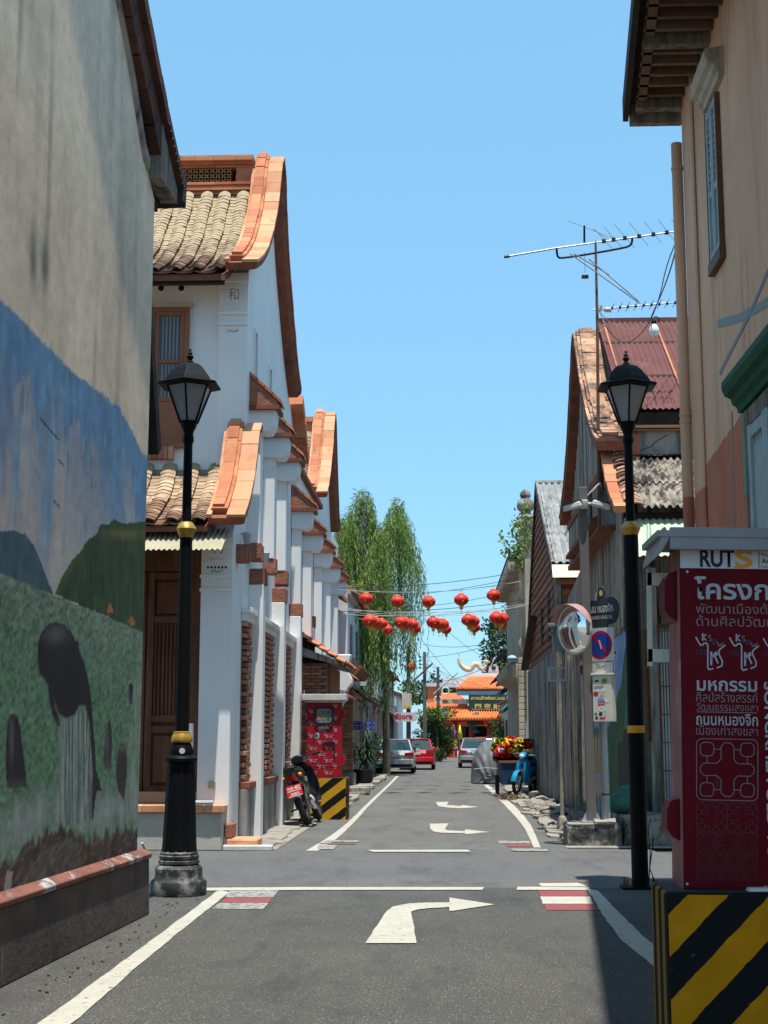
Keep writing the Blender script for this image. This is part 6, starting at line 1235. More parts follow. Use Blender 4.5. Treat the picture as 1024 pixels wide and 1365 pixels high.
b = MB(); b.box(X1+.02, 3.15, Y1-0.015, Y1, Z1(625), Z1(579)); b.build('red_panel', 'orange_red', old)
b = MB(); stroke(b, Face((2.6, Y1, 0), (1, 0, 0), (0, 0, 1)), [(0.45, Z1(604)), (0.75, Z1(595)), (0.80, Z1(590)), (1.0, Z1(580))], 0.012, 0.004); b.build('crack', 'wood_dark', old)
zp0, zp1 = Z1(612), at(850, 676, 20.6).z
for k in range(5): corr('porch_sheet', 2.86+1.02*k, 2.86+1.02*(k+1)-0.01, (Y1-.05, zp0+.01*k), (21.45, lerp(zp0, zp1, .52)+.01*k), 0.105, 0.024, 'sheet_old', old); corr('porch_sheet', 2.86+1.02*k, 2.86+1.02*(k+1)-0.01, (21.5, lerp(zp0, zp1, .50)-.02+.01*k), (20.55, zp1+.01*k), 0.105, 0.024, 'sheet_old', old)
b = MB(); b.box(2.8, 9, 20.9, 21.0, zp1-0.20, zp1-0.03); b.build('eave_beam', 'wood_dark', old)
b = MB(); b.tube([(2.9, Y1-.06, zp0+.05), (3.4, Y1-.1, zp0+.03), (3.9, Y1-.08, zp0+.06), (5, Y1-.1, zp0+.05)], .012, 6); b.build('cable', 'wire', old)
# brick side verge of the porch roof, piled clay tiles
fv = [(20.55, zp1-0.02), (21.1, zp1+0.22), (21.7, zp1+0.62), (22.2, zp0+.1), (22.4, zp0+0.15)]
along(smoothc(fv, 1), 2.50, 2.68, 0.04, 0.10, 'terracotta', 'verge_tile', old, 0.22, jit=0.01)
tp = tile_mesh('roof_tile', 0.26, 0.2, 0.045, 0.022, 'coping_old'); T = []
for i in range(24): q = samp(fv, i/23); T.append(RT((2.80+rs.uniform(-.02, .02), q[0], q[1]+0.05+rs.uniform(0, .02)), rs.uniform(.2, .5), rs.uniform(-.1, .1), rs.uniform(-.12, .12)))
pieces('roof_tile', tp, T, old)
for k in range(3): corr('awning_sheet', 2.66+1.1*k, 2.66+1.1*(k+1)-.008, (20.75, at(840, 692, 20.75).z), (19.75, at(840, 741, 19.75).z), 0.10, 0.012, 'sheet_green', old)
b = MB(); b.box(2.66, 6, 19.8, 19.86, at(840, 744, 19.8).z-.02, at(840, 741, 19.8).z); b.build('awning_rail', 'rust', old)
# ground floor front: posts, planks, doorway, folding gate
b = MB(); b.box(2.62, 6, Y1-0.30, Y1, 0, 0.02); rs = random.Random(9); x = X1+.02
zt = Z1(690)
while x < 5.6:
    w = rs.uniform(.1, .2); b = MB(); b.box(x, x+w-0.008, Y1-0.05-rs.uniform(0, .03), Y1+.01, 0.4+rs.uniform(0, .05), zt); b.build('plank', rs.choice(['wood_grey', 'wood_dark', 'wall_black']), old); x += w
xa, xb = at(866, 900, Y1-.2).x, at(877, 900, Y1-.2).x
b = MB(); b.box(xa, xb, Y1-0.32, Y1-0.1, 0.42, Z1(760)); b.build('post', 'plaster_dirty', old, bevel=0.01)
b = MB(); b.tube([(xa-.05, Y1-.25, 1.5), (xa-.06, Y1-.27, 3.2)], .04, 8); b.build('downpipe', 'rust', old)
xg = at(878, 900, 21.9).x; xh = at(898, 900, 21.9).x; zg0, zg1 = at(888, 1075, 21.9).z, at(888, 838, 21.9).z
gt = 'folding_gate'
b = MB(); b.box(xg, xg+.03, 21.86, 21.94, zg0, zg1); b.box(xg, xh+.1, 21.86, 21.94, zg1, zg1+.07); b.build('gate_frame', 'rust', old)
M['gate_blue'] = pm('gate_paint', (0.40, 0.46, 0.48), (0.26, 0.33, 0.38), 3, 0.6, 0.2, 30, 0.004, streak=(0.20, 0.13, 0.09), streaks=(10, 10, 3), slo=0.58, shi=0.66)
for i in range(6): x = xg+0.045+i*0.043; b = MB(); b.box(x-.012, x+.012, 21.88, 21.91, zg0, zg1); b.build('gate_bar', 'gate_blue', old)
for z in np.arange(zg0+.1, zg1, 0.42): b = MB(); b.box(xg+.03, xh+.08, 21.87, 21.915, z, z+.015); b.build('gate_rail', 'rust', old)
# broken concrete plinths at the corner
pa = thing('concrete_plinth', 'mossy broken concrete plinth carrying the grey sign posts', 'plinth', (2.2, 21.2, 0))
def rough_block(x0, x1, y0, y1, z0, z1, mat, parent, seed, name='block', n=6):
    rs = random.Random(seed); b = MB(); rings = []
    for i in range(n+1):
        x = lerp(x0, x1, i/n); j = lambda s_=0.018: rs.uniform(-s_, s_)
        rings.append([(x, y0+j(), z0), (x, y0+j()-0.01, lerp(z0, z1, .5)), (x, y0+j(), z1-.03+j()), (x, y0+.04+j(), z1+j()), (x, y1+j(), z1+j()), (x, y1, z0)])
    b.loft([r[::-1] for r in rings]); return b.build(name, mat, parent)
rough_block(1.76, 2.54, 20.95, 21.7, 0, 0.30, 'concrete_mossy', pa, 1)
b = MB(); b.box(1.78, 2.5, 21.0, 21.65, 0.30, 0.335); b.build('cap_slab', 'concrete', pa, bevel=0.01)
pb = thing('concrete_plinth', 'taller stained concrete plinth before the planked shopfront', 'plinth', (3, 21.3, 0)); rough_block(2.57, 4.6, 21.0, 22.3, 0, 0.44, 'concrete_mossy', pb, 2)
rough_block(2.15, 2.45, 20.9, 21.1, 0.335, 0.39, 'concrete', pa, 3, 'loose_slab', 3)
# bluish grille panel between the posts
gp = thing('grille_panel', 'small pale blue slatted panel leaning between the two grey posts', 'panel', (2.2, 21.6, 0.3))
for i in range(6): b = MB(); x = at(800, 1050, 21.6).x-.12+i*.045; b.box(x-.012, x+.012, 21.56, 21.59, 0.34, 0.98); b.build('slat', 'gate_blue', gp)
b = MB(); x = at(800, 1050, 21.6).x; b.box(x-.16, x+.14, 21.55, 21.6, 0.94, 1.02); b.build('top_rail', 'gate_blue', gp)
# green sack
sk = MB(); sk.ell((2.62, 21.65, 0.60), (0.22, 0.25, 0.17), n=16, k=10); sk.ell((2.75, 21.8, 0.72), (0.2, 0.2, 0.14)); sk = sk.build('green_sack', 'm_teal', None, smooth=True); tag(sk, 'lumpy dark green sack on the plinth behind the grey post', 'sack')

# ================================================================== posts, mirror, signs
YPO = 21.25
cp = thing('camera_post', 'tall square brown grey post with two security cameras at its top', 'post', (at(788, 1098, YPO).x, YPO, 0.33))
p0, p1 = at(789, 1100, YPO), at(776.5, 650, YPO); b = MB(); w = 0.066
b.loft([[(p.x-w, YPO-w, p.z), (p.x+w, YPO-w, p.z), (p.x+w, YPO+w, p.z), (p.x-w, YPO+w, p.z)] for p in (p0, p1)]); b.build('shaft', 'pole_grey', cp, bevel=0.006)
b = MB(); b.box(p0.x-.15, p0.x+.15, YPO-.15, YPO+.15, 0.336, 0.36); b.prism([(p0.x-.14, .36), (p0.x-.06, .36), (p0.x-.06, .52)], 'y', YPO-.01, YPO+.01); b.prism([(p0.x+.14, .36), (p0.x+.06, .36), (p0.x+.06, .52)], 'y', YPO-.01, YPO+.01); b.build('base_plate', 'steel', cp)
b = MB(); c = at(779, 672, YPO-.12); b.tube([(c.x-.25, YPO-.12, c.z), (c.x+.25, YPO-.12, c.z+.01)], .022, 8); b.lathe(c.x, YPO-.12, [(.05, c.z-.07), (.06, c.z-.05), (.06, c.z+.05), (.05, c.z+.06)], 12); b.build('camera_arm', 'box_cream', cp, smooth=True)
for (px, py, sx) in ((762, 675, -1), (802, 673, 1)):
    c = at(px, py, YPO-.15); T = RT(c, 0.0, 0.22*sx, 0.25*sx)
    b = MB(); b.cbox(0.30, 0.10, 0.09, T); cm = b.build('security_camera', 'print_white' if 0 else 'kerb_paint', cp, bevel=0.02)
    b = MB(); b.cbox(0.02, 0.085, 0.075, RT(c+Vector((0.155*sx*math.cos(.22), -0.0, -0.034)), 0, 0.22*sx)); b.cbox(0.30, 0.12, 0.015, RT(c+Vector((0, 0, .055)), 0, .22*sx)); b.build('lens', 'black_plastic', cm)
b = MB()
for i in range(5): a = [at(779, 665, YPO), at(795+i*2, 650-i*3, 22.0), at(800, 640+i*5, 22.35)]; b.tube(smoothc([tuple(p) for p in a], 2), .006, 5)
b.build('cable_bundle', 'wire_pale', cp, kind='stuff')
# convex traffic mirror with its hood, facing the junction and the left street
mc = at(765.5, 839, YPO-0.22); mn = Vector((-0.80, -0.60, -0.07)).normalized(); mu = Vector((0, 0, 1)).cross(mn).normalized(); mv = mn.cross(mu)
mir = thing('traffic_mirror', 'round convex traffic mirror with a pinkish hood fixed to the camera post', 'traffic mirror', mc)
def disc_pt(r, a, d): return mc+mu*(r*math.cos(a))+mv*(r*math.sin(a))+mn*d
R_ = 0.365; b = MB(); n = 48; prof = [(0.001, 0.07), (0.08, 0.067), (0.16, 0.058), (0.24, 0.041), (0.32, 0.018), (R_-.02, 0.0)]
b.loft([[disc_pt(r, 2*math.pi*j/n, d) for j in range(n)] for r, d in prof], caps=False); g_ = b.build('mirror_glass', 'mirror', mir, smooth=True)
b = MB(); b.loft([[disc_pt(r, 2*math.pi*j/n, d) for j in range(n)] for r, d in ((R_-.025, 0.004), (R_-.01, 0.016), (R_, 0.0), (R_-.03, -0.05), (0.05, -0.09))]); b.build('rim', 'box_cream', mir, smooth=True)
M['hood_pink'] = pm('mirror_hood', (0.42, 0.25, 0.24), (0.36, 0.2, 0.2), 4, 0.5, 0.05)
b = MB(); aa = [math.radians(12+156*k/24) for k in range(25)]
ring = [[disc_pt(R_+.004, a, -0.02), disc_pt(R_+.008, a, 0.02+0.17*math.sin(max(0, (a-.2)/(math.pi-.4))*math.pi)**0.7 if 0.2 < a < math.pi-.2 else 0.02), disc_pt(R_+.014, a, 0.02+0.17*math.sin(max(0, (a-.2)/(math.pi-.4))*math.pi)**0.7 if 0.2 < a < math.pi-.2 else 0.02), disc_pt(R_+.012, a, -0.02)] for a in aa]
b.loft(ring); b.build('hood', 'hood_pink', mir, smooth=True)
b = MB(); b.tube([mc-mn*.08, at(782, 838, YPO)], .025, 8); b.build('bracket', 'steel', mir)
# silver leaning pole with signs
sp = thing('sign_pole', 'leaning galvanised pole carrying street name, parking sign and stickered box', 'sign pole', (at(808, 1098, YPO).x, YPO+.1, .33))
q0, q1 = at(809, 1100, YPO+.1), at(797, 790, YPO+.1); b = MB(); b.tube([q0, q1], 0.062, 16); b.build('pole', 'steel', sp, smooth=True)
b = MB(); qq = q0.lerp(q1, .13); b.tube([qq-Vector((0, 0, .012)), qq+Vector((0, 0, .012))], .064, 16); b.build('band', 'rust', sp, smooth=True)
u = Vector((0.72, -0.69, 0)).normalized()
def sgn(px, py, Y=YPO-.02): c = at(px, py, Y); return Face(c, u, (0, 0, 1))
S1 = 21.2/FOC*1.02
# street name plaque
F = sgn(802, 840); k = 1.0
pw = 0.335; pts = [(-pw-.22, .06), (-pw-.22, .40), (-pw+.03, .44), (-.115, .44), (-.10, .50), (-.09, .56), (-.06, .62), (0, .65), (.06, .62), (.09, .56), (.10, .50), (.115, .47), (.24, .47), (.32, .43), (.37, .37), (.385, .28), (.37, .19), (.32, .12), (.24, .08), (.12, .07), (.11, .0), (-.30, .0), (-.31, .05)]
pts = [(x*0.80, z) for x, z in pts]
F = Face(at(803, 839, YPO-.03), u, (0, 0, 1))
b = MB(); n = len(pts); b.loft([[F.p(x, z, -.03) for x, z in pts], [F.p(x, z, .012) for x, z in pts]]); M['plaque'] = pm('dark_plaque', (0.035, 0.045, 0.05), (0.025, 0.032, 0.037), 5, 0.5, 0.1); pq = b.build('name_plaque', 'plaque', sp, bevel=0.006)
text('ถนน หนองจิก', F, -0.245, 0.25, 0.46, 0.125, 'kerb_paint', pq, 0.016, 0.01); text('THANON NONGCHIK', F, -0.20, 0.15, 0.40, 0.055, 'kerb_paint', pq, 0.016)
b = MB(); poly(b, F, [(0.032*math.cos(2*math.pi*k/16), .54+.045*math.sin(2*math.pi*k/16)) for k in range(16)], .016); b.build('crest', 'print_gold', pq)
# no parking sign
F = Face(at(801.5, 897, YPO-.03), u, (0, 0, 1)); H = (897-837)*21.2/FOC*1.02
b = MB(); b.loft([[F.p(x, z, d) for x, z in rrect(-.24, 0, .24, H-.02, .03)] for d in (-.012, .0)]); b.build('sign_board', 'white_sheet', sp)
cz_ = H-(861-837)*0.0114; rr = 0.212
for (r_, m_, e_) in ((rr, 'print_red', .002), (rr*.83, 'print_blue', .004)): b = MB(); poly(b, F, [(r_*math.cos(2*math.pi*k/40), cz_+r_*math.sin(2*math.pi*k/40)) for k in range(40)], e_); b.build('sign_disc', m_, sp)
b = MB(); stroke(b, F, [(-.14, cz_+.14), (.14, cz_-.14)], .045, .006); b.build('sign_bar', 'print_red', sp)
b = MB(); poly(b, F, [(-.03, cz_+.07), (-.005, cz_+.08), (.03, cz_-.05), (.01, cz_-.07)], .008); b.build('sticker', 'white_sheet', sp)
b = MB(); stroke(b, F, [(-.225, .165), (.225, .165), (.225, .0)], .012, .002); b.build('sign_frame', 'print_dark', sp)
text('วันคู่', F, -.09, .04, .17, .10, 'print_dark', sp, .004)
# stickered box
F = Face(at(791, 962, YPO-.10), Vector((0.86, -0.5, 0)), (0, 0, 1)); wb = 0.30; hb = (962-903)*0.0114
b = MB(); b.loft([[F.p(x, z, d) for x, z in ((0, 0), (wb, 0), (wb, hb), (0, hb))] for d in (-.16, 0)]); bx = b.build('meter_box', 'box_cream', sp, bevel=.006)
b = MB(); fbox(b, F, -.02, wb+.03, hb, hb+.03, -.17, .02); b.build('box_lid', 'box_cream', bx, bevel=.004)
b = MB(); fbox(b, F, -.16, .0, hb+.005, hb+.02, -.05, -.03); b.build('strap', 'steel', bx)
rs = random.Random(3)
SK = [(.04, .56, .06, .035, 'print_dark', 'r'), (.15, .54, .08, .075, 'leaf_lime', 'r'), (.03, .47, .14, .045, 'box_grey', 'r'), (.05, .42, .07, .05, 'white_sheet', 'o'), (.01, .36, .08, .07, 'print_red', 'o'), (.13, .42, .08, .06, 'white_sheet', 'o'), (.10, .36, .09, .05, 'print_orange', 't'), (.07, .295, .11, .045, 'print_cyan', 'o'), (.08, .225, .11, .065, 'print_red', 'r'), (.08, .14, .13, .085, 'white_sheet', 'o'), (.11, .17, .06, .04, 'print_gold', 'o'), (.02, .09, .05, .04, 'print_green', 'o'), (.09, .08, .06, .055, 'print_dark', 'o'), (.18, .08, .03, .06, 'print_orange', 't'), (.03, .03, .05, .045, 'print_dark', 'o'), (.10, .03, .09, .035, 'print_red', 'r'), (.2, .27, .05, .06, 'white_sheet', 'r')]
for (x, z, w, h, m_, sh) in SK:
    b = MB(); z = z*hb/.66; h = h*hb/.66
    if sh == 'r': P = [(x, z), (x+w, z+.006), (x+w, z+h), (x, z+h-.006)]
    elif sh == 't': P = [(x, z), (x+w, z), (x+w*.5, z+h)]
    else: P = [(x+w/2+w/2*math.cos(2*math.pi*k/14), z+h/2+h/2*math.sin(2*math.pi*k/14)) for k in range(14)]
    poly(b, F, P, .002+rs.uniform(0, .001)); b.build('sticker', m_, bx)
for (s_, x, z, w, h, m_) in (('SONGKHLA', .085, .245, .1, .025, 'white_sheet'), ('OLD TOWN', .04, .485, .12, .02, 'white_sheet')): text(s_, F, x, z*hb/.66, w, h, m_, bx, .004)
b = MB(); c = at(812, 838, YPO+.05); b.tube([c, c+Vector((0, 0, -.5))], .007, 6); c2 = at(817, 870, YPO+.05); b.cbox(.09, .03, .03, RT(c2)); b.build('small_bracket', 'black_plastic', sp)
# grey meter cabinet on a thin post farther back, lattice vent
mp = thing('meter_cabinet', 'grey electric meter cabinet with small roof on thin post behind the traffic mirror', 'meter cabinet', (at(750, 1060, 24.5).x, 24.5, 0))
Ym = 24.5; x0, x1 = at(737, 850, Ym).x, at(768, 850, Ym).x
b = MB(); b.box(x0, x1+.1, Ym-.12, Ym+.12, at(750, 868, Ym).z, at(750, 838, Ym).z); b.build('cabinet', 'box_grey', mp, bevel=.006)
b = MB(); b.box(x0-.10, x1+.1, Ym-.22, Ym+.2, at(750, 836, Ym).z, at(750, 832, Ym).z); b.build('roof', 'box_grey', mp, bevel=.004)
b = MB(); b.lathe(x0-.03, Ym-.1, [(.05, at(0, 850, Ym).z), (.05, at(0, 845, Ym).z)], 10); b.build('junction', 'box_grey', mp)
x2, x3 = at(731, 900, Ym).x, at(755, 900, Ym).x; zv0, zv1 = at(740, 908, Ym).z, at(740, 889, Ym).z
b = MB(); b.box(x2, x3, Ym-.03, Ym+.03, zv1-.03, zv1); b.box(x2, x3, Ym-.03, Ym+.03, zv0, zv0+.03); b.box(x2, x2+.03, Ym-.03, Ym+.03, zv0+.03, zv1-.03); b.box(x3-.03, x3, Ym-.03, Ym+.03, zv0+.03, zv1-.03)
for i in range(5):
    for j in range(4):
        for a in (.785, -.785): b.cbox(.075, .02, .01, RT((x2+.055+i*.052, Ym, zv0+.05+j*.045), ry=a))
b.build('lattice', 'steel', mp, kind='stuff')
b = MB(); x = at(748, 1000, Ym).x; b.tube([(x, Ym, 0.02), (x, Ym, zv0)], .035, 10); b.tube([(x+.07, Ym, zv0), (x+.07, Ym, at(0, 868, Ym).z)], .03, 8); b.lathe(x, Ym, [(.10, .1), (.08, .2), (.04, .26)], 10); b.build('post', 'wood_grey', mp, smooth=True)
# broken drain cover and stones along the wall
dc = thing('drain_slab', 'long dark broken drain slab tilting beside the painted wall', 'slab', (2.4, 24, 0))
b = MB(); b.cbox(.36, 3.4, .09, RT((2.36, 24.4, .22), ry=.12, rx=.02)); b.build('slab', 'wall_black', dc, bevel=.01); b = MB(); b.cbox(.1, 3.2, .2, RT((2.24, 24.4, .10))); b.build('edge', 'concrete_mossy', dc, bevel=.02)
rs = random.Random(21); pile = thing('stone_pile', 'pile of rough grey stones and slabs along the right wall before the blue motorcycle', 'stone pile', (2.2, 31, 0))
for i in range(16):
    x, y, r = rs.uniform(1.95, 2.4), rs.uniform(27, 36), rs.uniform(.10, .26); b = MB()
    b.ell((x, y, r*.25+.05), (r, r*rs.uniform(.8, 1.4), r*.5), n=7, k=4, T=Euler((rs.uniform(-.5, .5), rs.uniform(-.5, .5), rs.uniform(0, 3))).to_matrix()); b.build('stone', rs.choice(['concrete', 'concrete_mossy', 'wood_grey']), pile)

# ================================================================== television antenna and cables above the old shophouse
YA = 22.2
an = thing('tv_antenna', 'large television antenna on a thin mast above the red sheet roof', 'antenna', (at(796, 650, YA).x, YA, 5.2))
def A(px, py, dy=0): return at(px, py, YA+dy)
b = MB(); b.tube([A(799, 700), A(796.5, 440), A(794, 322)], [.030, .024, .018], 8); b.build('mast', 'rust', an, smooth=True)
b = MB(); b.tube([A(673, 342.5), A(740, 331)], .016, 8); b.tube([A(740, 331), A(905, 308)], .014, 8); b.build('boom', 'steel', an)
b = MB(); b.tube([A(672, 342.5), A(679, 341.5)], .026, 8); b.build('boom_cap', 'black_plastic', an)
b = MB(); b.tube(smoothc([tuple(A(*q)) for q in ((742, 331), (743, 342), (748, 345), (830, 331), (842, 327), (843, 318))], 2), .018, 8); b.build('support_bow', 'lamp_black', an, smooth=True)
for (x, y, l) in ((905, 308, .5), (889, 310, .55), (871, 312.5, .55), (852, 315, .6), (833, 317.5, .6), (818, 319.5, .55), (805, 321.5, .5)):
    p = A(x, y); b = MB(); d = Vector((-.75, -1.8, 0)).normalized(); b.tube([p-d*l+Vector((0, 0, .03)), p+d*l+Vector((0, 0, .03))], .005, 5); b.build('element', 'steel', an); b = MB(); b.cbox(.06, .06, .05, RT(p)); b.build('element_clip', 'black_plastic', an)
b = MB(); b.tube([A(779, 323), A(779, 301)], .018, 6); b.build('reflector_post', 'lamp_black', an)
for (a, c, r) in (((757, 294), (824, 320), .006), ((790, 305), (815, 322), .005)): b = MB(); b.tube([A(*a), A(*c, .3)], r, 5); b.build('element', 'steel', an)
for (a, c) in (((765, 338), (812, 366)), ((760, 338), (858, 408)), ((785, 345), (852, 402))): b = MB(); b.tube([A(*a, -.3), A(*c, .3)], .010, 6); b.build('guy_rod', 'steel', an)
b = MB(); b.tube([A(779, 336), A(780, 364)], .003, 4); b.cbox(.11, .05, .05, RT(A(780, 369))); b.build('hanging_clip', 'black_plastic', an)
b = MB(); b.tube([A(790, 413), A(901, 403)], .012, 8); b.build('boom', 'steel', an)
for i in range(9): p = A(816+i*10.5, 410.8-i*.9); b = MB(); b.tube([p-Vector((.0, .25, 0)), p+Vector((0, .25, 0))], .005, 4); b.cbox(.035, .03, .04, RT(p)); b.build('element', 'black_plastic', an)
b = MB(); b.ell(A(810, 413), (.07, .05, .04)); b.cbox(.06, .04, .09, RT(A(800, 411))); b.build('dipole_box', 'box_cream', an)
b = MB(); b.tube(smoothc([tuple(A(*q)) for q in ((799, 414), (806, 430), (806, 438), (799, 442))], 2), .007, 5); b.build('lead', 'wire_pale', an)
def cable(name, pts, r, mat, label, grp=None, n=2):
    b = MB(); b.tube(smoothc([tuple(p) for p in pts], n), r, 5); o = b.build(name, mat); tag(o, label, 'cable', grp); return o
C_ = lambda px, py, Y: at(px, py, Y)
cable('cable', [C_(906, 309, 14.6), C_(897, 350, 17), C_(885, 385, 19.5), C_(870, 418, 21.5), C_(868, 424, 22)], .009, 'wire', 'black cable sloping from the orange building down to the hanging bulb')
cable('cable', [C_(905, 313, 14.6), C_(888, 355, 17), C_(880, 395, 19.5), C_(866, 432, 22), C_(845, 455, 22.2), C_(825, 458, 22.2), C_(800, 425, 22.2)], .007, 'wire', 'looping thin cable from the orange building to the antenna mast')
cable('cable', [C_(866, 434, 22), C_(840, 441, 22.2), C_(815, 432, 22.2), C_(799, 416, 22.2)], .006, 'wire_pale', 'short pale cable hanging between bulb and antenna mast')
hb_ = thing('hanging_bulb', 'white hanging light bulb on a cable against the rusty red roof', 'light bulb', at(872, 440, 21.8)); c = at(872, 438, 21.8)
b = MB(); b.lathe(c.x, c.y, [(.01, c.z-.135), (.055, c.z-.125), (.078, c.z-.07), (.08, c.z-.02), (.06, c.z+.03), (.042, c.z+.065)], 18); b.build('bulb', 'bulb', hb_, smooth=True)
b = MB(); b.lathe(c.x, c.y, [(.042, c.z+.065), (.044, c.z+.10), (.035, c.z+.13), (.015, c.z+.15)], 14); b.tube(smoothc([(c.x, c.y, c.z+.15), (c.x+.02, c.y, c.z+.21), (c.x+.09, c.y, c.z+.16), (c.x+.07, c.y, c.z+.10)], 2), .008, 6); b.build('socket', 'lamp_black', hb_, smooth=True)

# ================================================================== brown shingled house
X2 = 2.62; ya, yb_, yc_ = 33.2, 38.4, 43.0
sh_ = thing('shingled_house', 'brown shingled gabled house with grey corrugated roof behind the mirror', 'house', (5, 38, 0))
ze2, zr2 = at(735, 750, ya).z, at(716, 645, yb_).z
for k in range(3):
    t0, t1 = k/3-.015, (k+1)/3
    P0 = (lerp(yb_, ya, max(0, t0)), lerp(zr2, ze2, max(0, t0))+.012*(3-k)); P1 = (lerp(yb_, ya, t1), lerp(zr2, ze2, t1)+.012*(2-k)+.01)
    for q in range(3): corr('roof_sheet', 2.54+1.25*q, 2.54+1.25*(q+1), P0, P1, 0.165, 0.028, 'sheet_grey', sh_)
b = MB(); b.tube([(2.54, yb_, zr2+.02), (6.5, yb_, zr2+.02)], .09, 8); b.build('ridge_cap', 'sheet_grey', sh_)
b = MB(); b.prism([(ya+.1, ze2-.12), (yb_, zr2-.12), (yc_, at(700, 790, yc_).z-1.3), (yc_, 0), (ya+.5, 0)], 'x', X2, 9); b.build('body', 'plaster_grey', sh_)
b = MB(); b.prism([(yb_, zr2+.02), (yc_+.6, zr2-4.2), (yc_+.6, zr2-4.4), (yb_, zr2-.14)], 'x', 2.52, 6.5); b.build('roof', 'wood_dark', sh_)
b = MB(); b.prism([(ya, ze2-.02), (yb_, zr2-.02), (yb_, zr2-.2), (ya, ze2-.2)], 'x', 2.52, 2.56); b.build('verge_board', 'wood_dark', sh_)
zc = 3.55; z = zc; k = 0      # rows of shingles on the gable
while z < zr2-.35:
    y0 = ya+.1 if z < ze2-.1 else lerp(ya, yb_, (z+.1-ze2)/(zr2-ze2)); y1 = yc_ if z < zr2-4.0 else lerp(yb_, yc_+.5, (zr2-z-.15)/4.2); y1 = min(y1, yc_)
    y = y0+(.3 if k % 2 else 0)
    b = MB(); b.prism([(X2-.045, z), (X2-.055, z+.01), (X2-.005, z+.24), (X2, z+.24), (X2, z)], 'y', y0, y1); b.build('shingle_row', 'shingle', sh_); z += .215; k += 1
b = MB(); b.prism([(X2-.05, 0.1), (X2, .1), (X2, zc), (X2-.05, zc)], 'y', ya+.2, yc_); b.build('lower_wall', 'plaster_grey', sh_)
for i in range(24):
    y = ya+.35+i*.4; b = MB(); b.box(X2-.11, X2-.05, y, y+.17, .1, zc-.05); b.build('wall_rib', 'plaster_grey', sh_)
for (y0, y1, z0, z1_) in ((34.6, 35.2, 3.9, 5.0), (37.0, 37.5, 3.95, 4.9)): b = MB(); b.box(X2-.07, X2-.02, y0, y1, z0, z1_); b.build('side_shutter', 'wood_dark', sh_)
b = MB(); b.prism([(ya-.05, ze2-.05), (ya-.3, ze2-.38), (ya-.26, ze2-.38), (ya+.05, ze2-.05)], 'x', 2.54, 6.2); b.build('fascia_sheet', 'sheet_cream', sh_)
b = MB(); b.box(X2+.05, 6, ya-.12, ya-.02, ze2-.52, ze2-.40); b.build('eave_beam', 'wood_window', sh_)
z = 3.2; k = 0
while z < ze2-.5: b = MB(); b.box(X2+.15, 6, ya+.06, ya+.12, z, z+.17); b.build('board', 'shingle', sh_); z += .18; k += 1
b = MB(); b.box(X2-.02, X2+.12, ya-.1, ya+.2, 0.05, ze2-.3); b.build('corner_post', 'wood_grey', sh_)
b = MB(); b.box(X2+.1, 6, ya+.1, ya+.3, 0, 3.2); b.build('lower_front', 'wall_black', sh_)
b = MB(); b.prism([(yb_+1.2, 4.9), (yc_+1, 3.7), (yc_+1, 3.6), (yb_+1.2, 4.75)], 'x', 2.38, 2.62); b.build('side_eave', 'wood_dark', sh_)
rs = random.Random(31)    # planks and clutter between old shophouse and shingled house
gapw = thing('plank_fence', 'weathered plank screen standing between the painted wall and the brown house', 'fence', (2.6, 31, 0)); y = 29.05
while y < 33.0: w = rs.uniform(.14, .26); b = MB(); b.box(X1-.18-rs.uniform(0, .04), X1-.1, y, y+w-.01, .1, 3.3+rs.uniform(-.3, .2)); b.build('plank', rs.choice(['wood_grey', 'wood_pale', 'plaster_grey', 'plaster_grey']), gapw); y += w
b = MB(); b.prism([(29.0, 5.1), (33.1, 4.7), (33.1, 4.0), (33.0, 3.3), (29.0, 3.3)], 'x', X1+.02, X1+.3); b.build('upper_wall', 'wood_grey', gapw)

# ================================================================== cream ornamented shophouse and neighbours farther up on the right
cr = thing('cream_shophouse', 'narrow cream shophouse front with finial topped column and projecting cornice', 'house', (3, 50, 0))
X3 = 2.66; ys3, ye3 = 46.0, 60.0
b = MB(); b.box(X3, 9, ys3, ye3, 0, at(700, 745, ys3).z); b.build('body', 'plaster_cream', cr)
ct = at(702, 760, 47).x
b = MB(); zt3 = at(702, 693, 47).z; b.box(ct-.24, ct+.24, 46.76, 47.24, 0, zt3); b.build('column', 'plaster_cream', cr, bevel=.02)
for py in (870, 800, 748, 728, 700): z = at(702, py, 47).z; b = MB(); b.box(ct-.32, ct+.32, 46.68, 47.32, z, z+.10); b.box(ct-.29, ct+.29, 46.71, 47.29, z-.06, z); b.build('moulding', 'plaster_cream', cr, bevel=.01)
b = MB(); zz = lambda py: at(702, py, 47).z; b.lathe(ct, 47, [(.30, zz(693)), (.33, zz(690)), (.22, zz(686)), (.16, zz(683)), (.27, zz(679)), (.30, zz(675)), (.26, zz(668)), (.14, zz(664)), (.19, zz(661)), (.17, zz(657)), (.04, zz(652))], 16); b.build('finial', 'plaster_grey', cr, smooth=True)
xl = at(676, 760, 47.5).x
b = MB(); z = at(690, 745, 47).z; b.prism([(xl, z), (X3, z), (X3, z-.75), (xl+.42, z-.42), (xl+.05, z-.40), (xl, z-.3)], 'y', 46.9, 58); b.build('cornice', 'plaster_cream', cr, bevel=.02)
b = MB(); z = at(690, 745, 47).z; b.box(xl-.02, X3, 46.88, 58.02, z, z+.06); b.build('cornice_cap', 'wood_dark', cr)
b = MB(); z = at(690, 885, 47).z; b.prism([(xl-.10, z), (X3, z), (X3, z-.75), (xl+.3, z-.5), (xl-.05, z-.32)], 'y', 46.9, 56); b.build('balcony', 'plaster_cream', cr, bevel=.02)
b = MB(); b.box(xl+.05, X3-.02, 46.95, 56, z, z+.05); b.build('balcony_floor', 'concrete', cr)
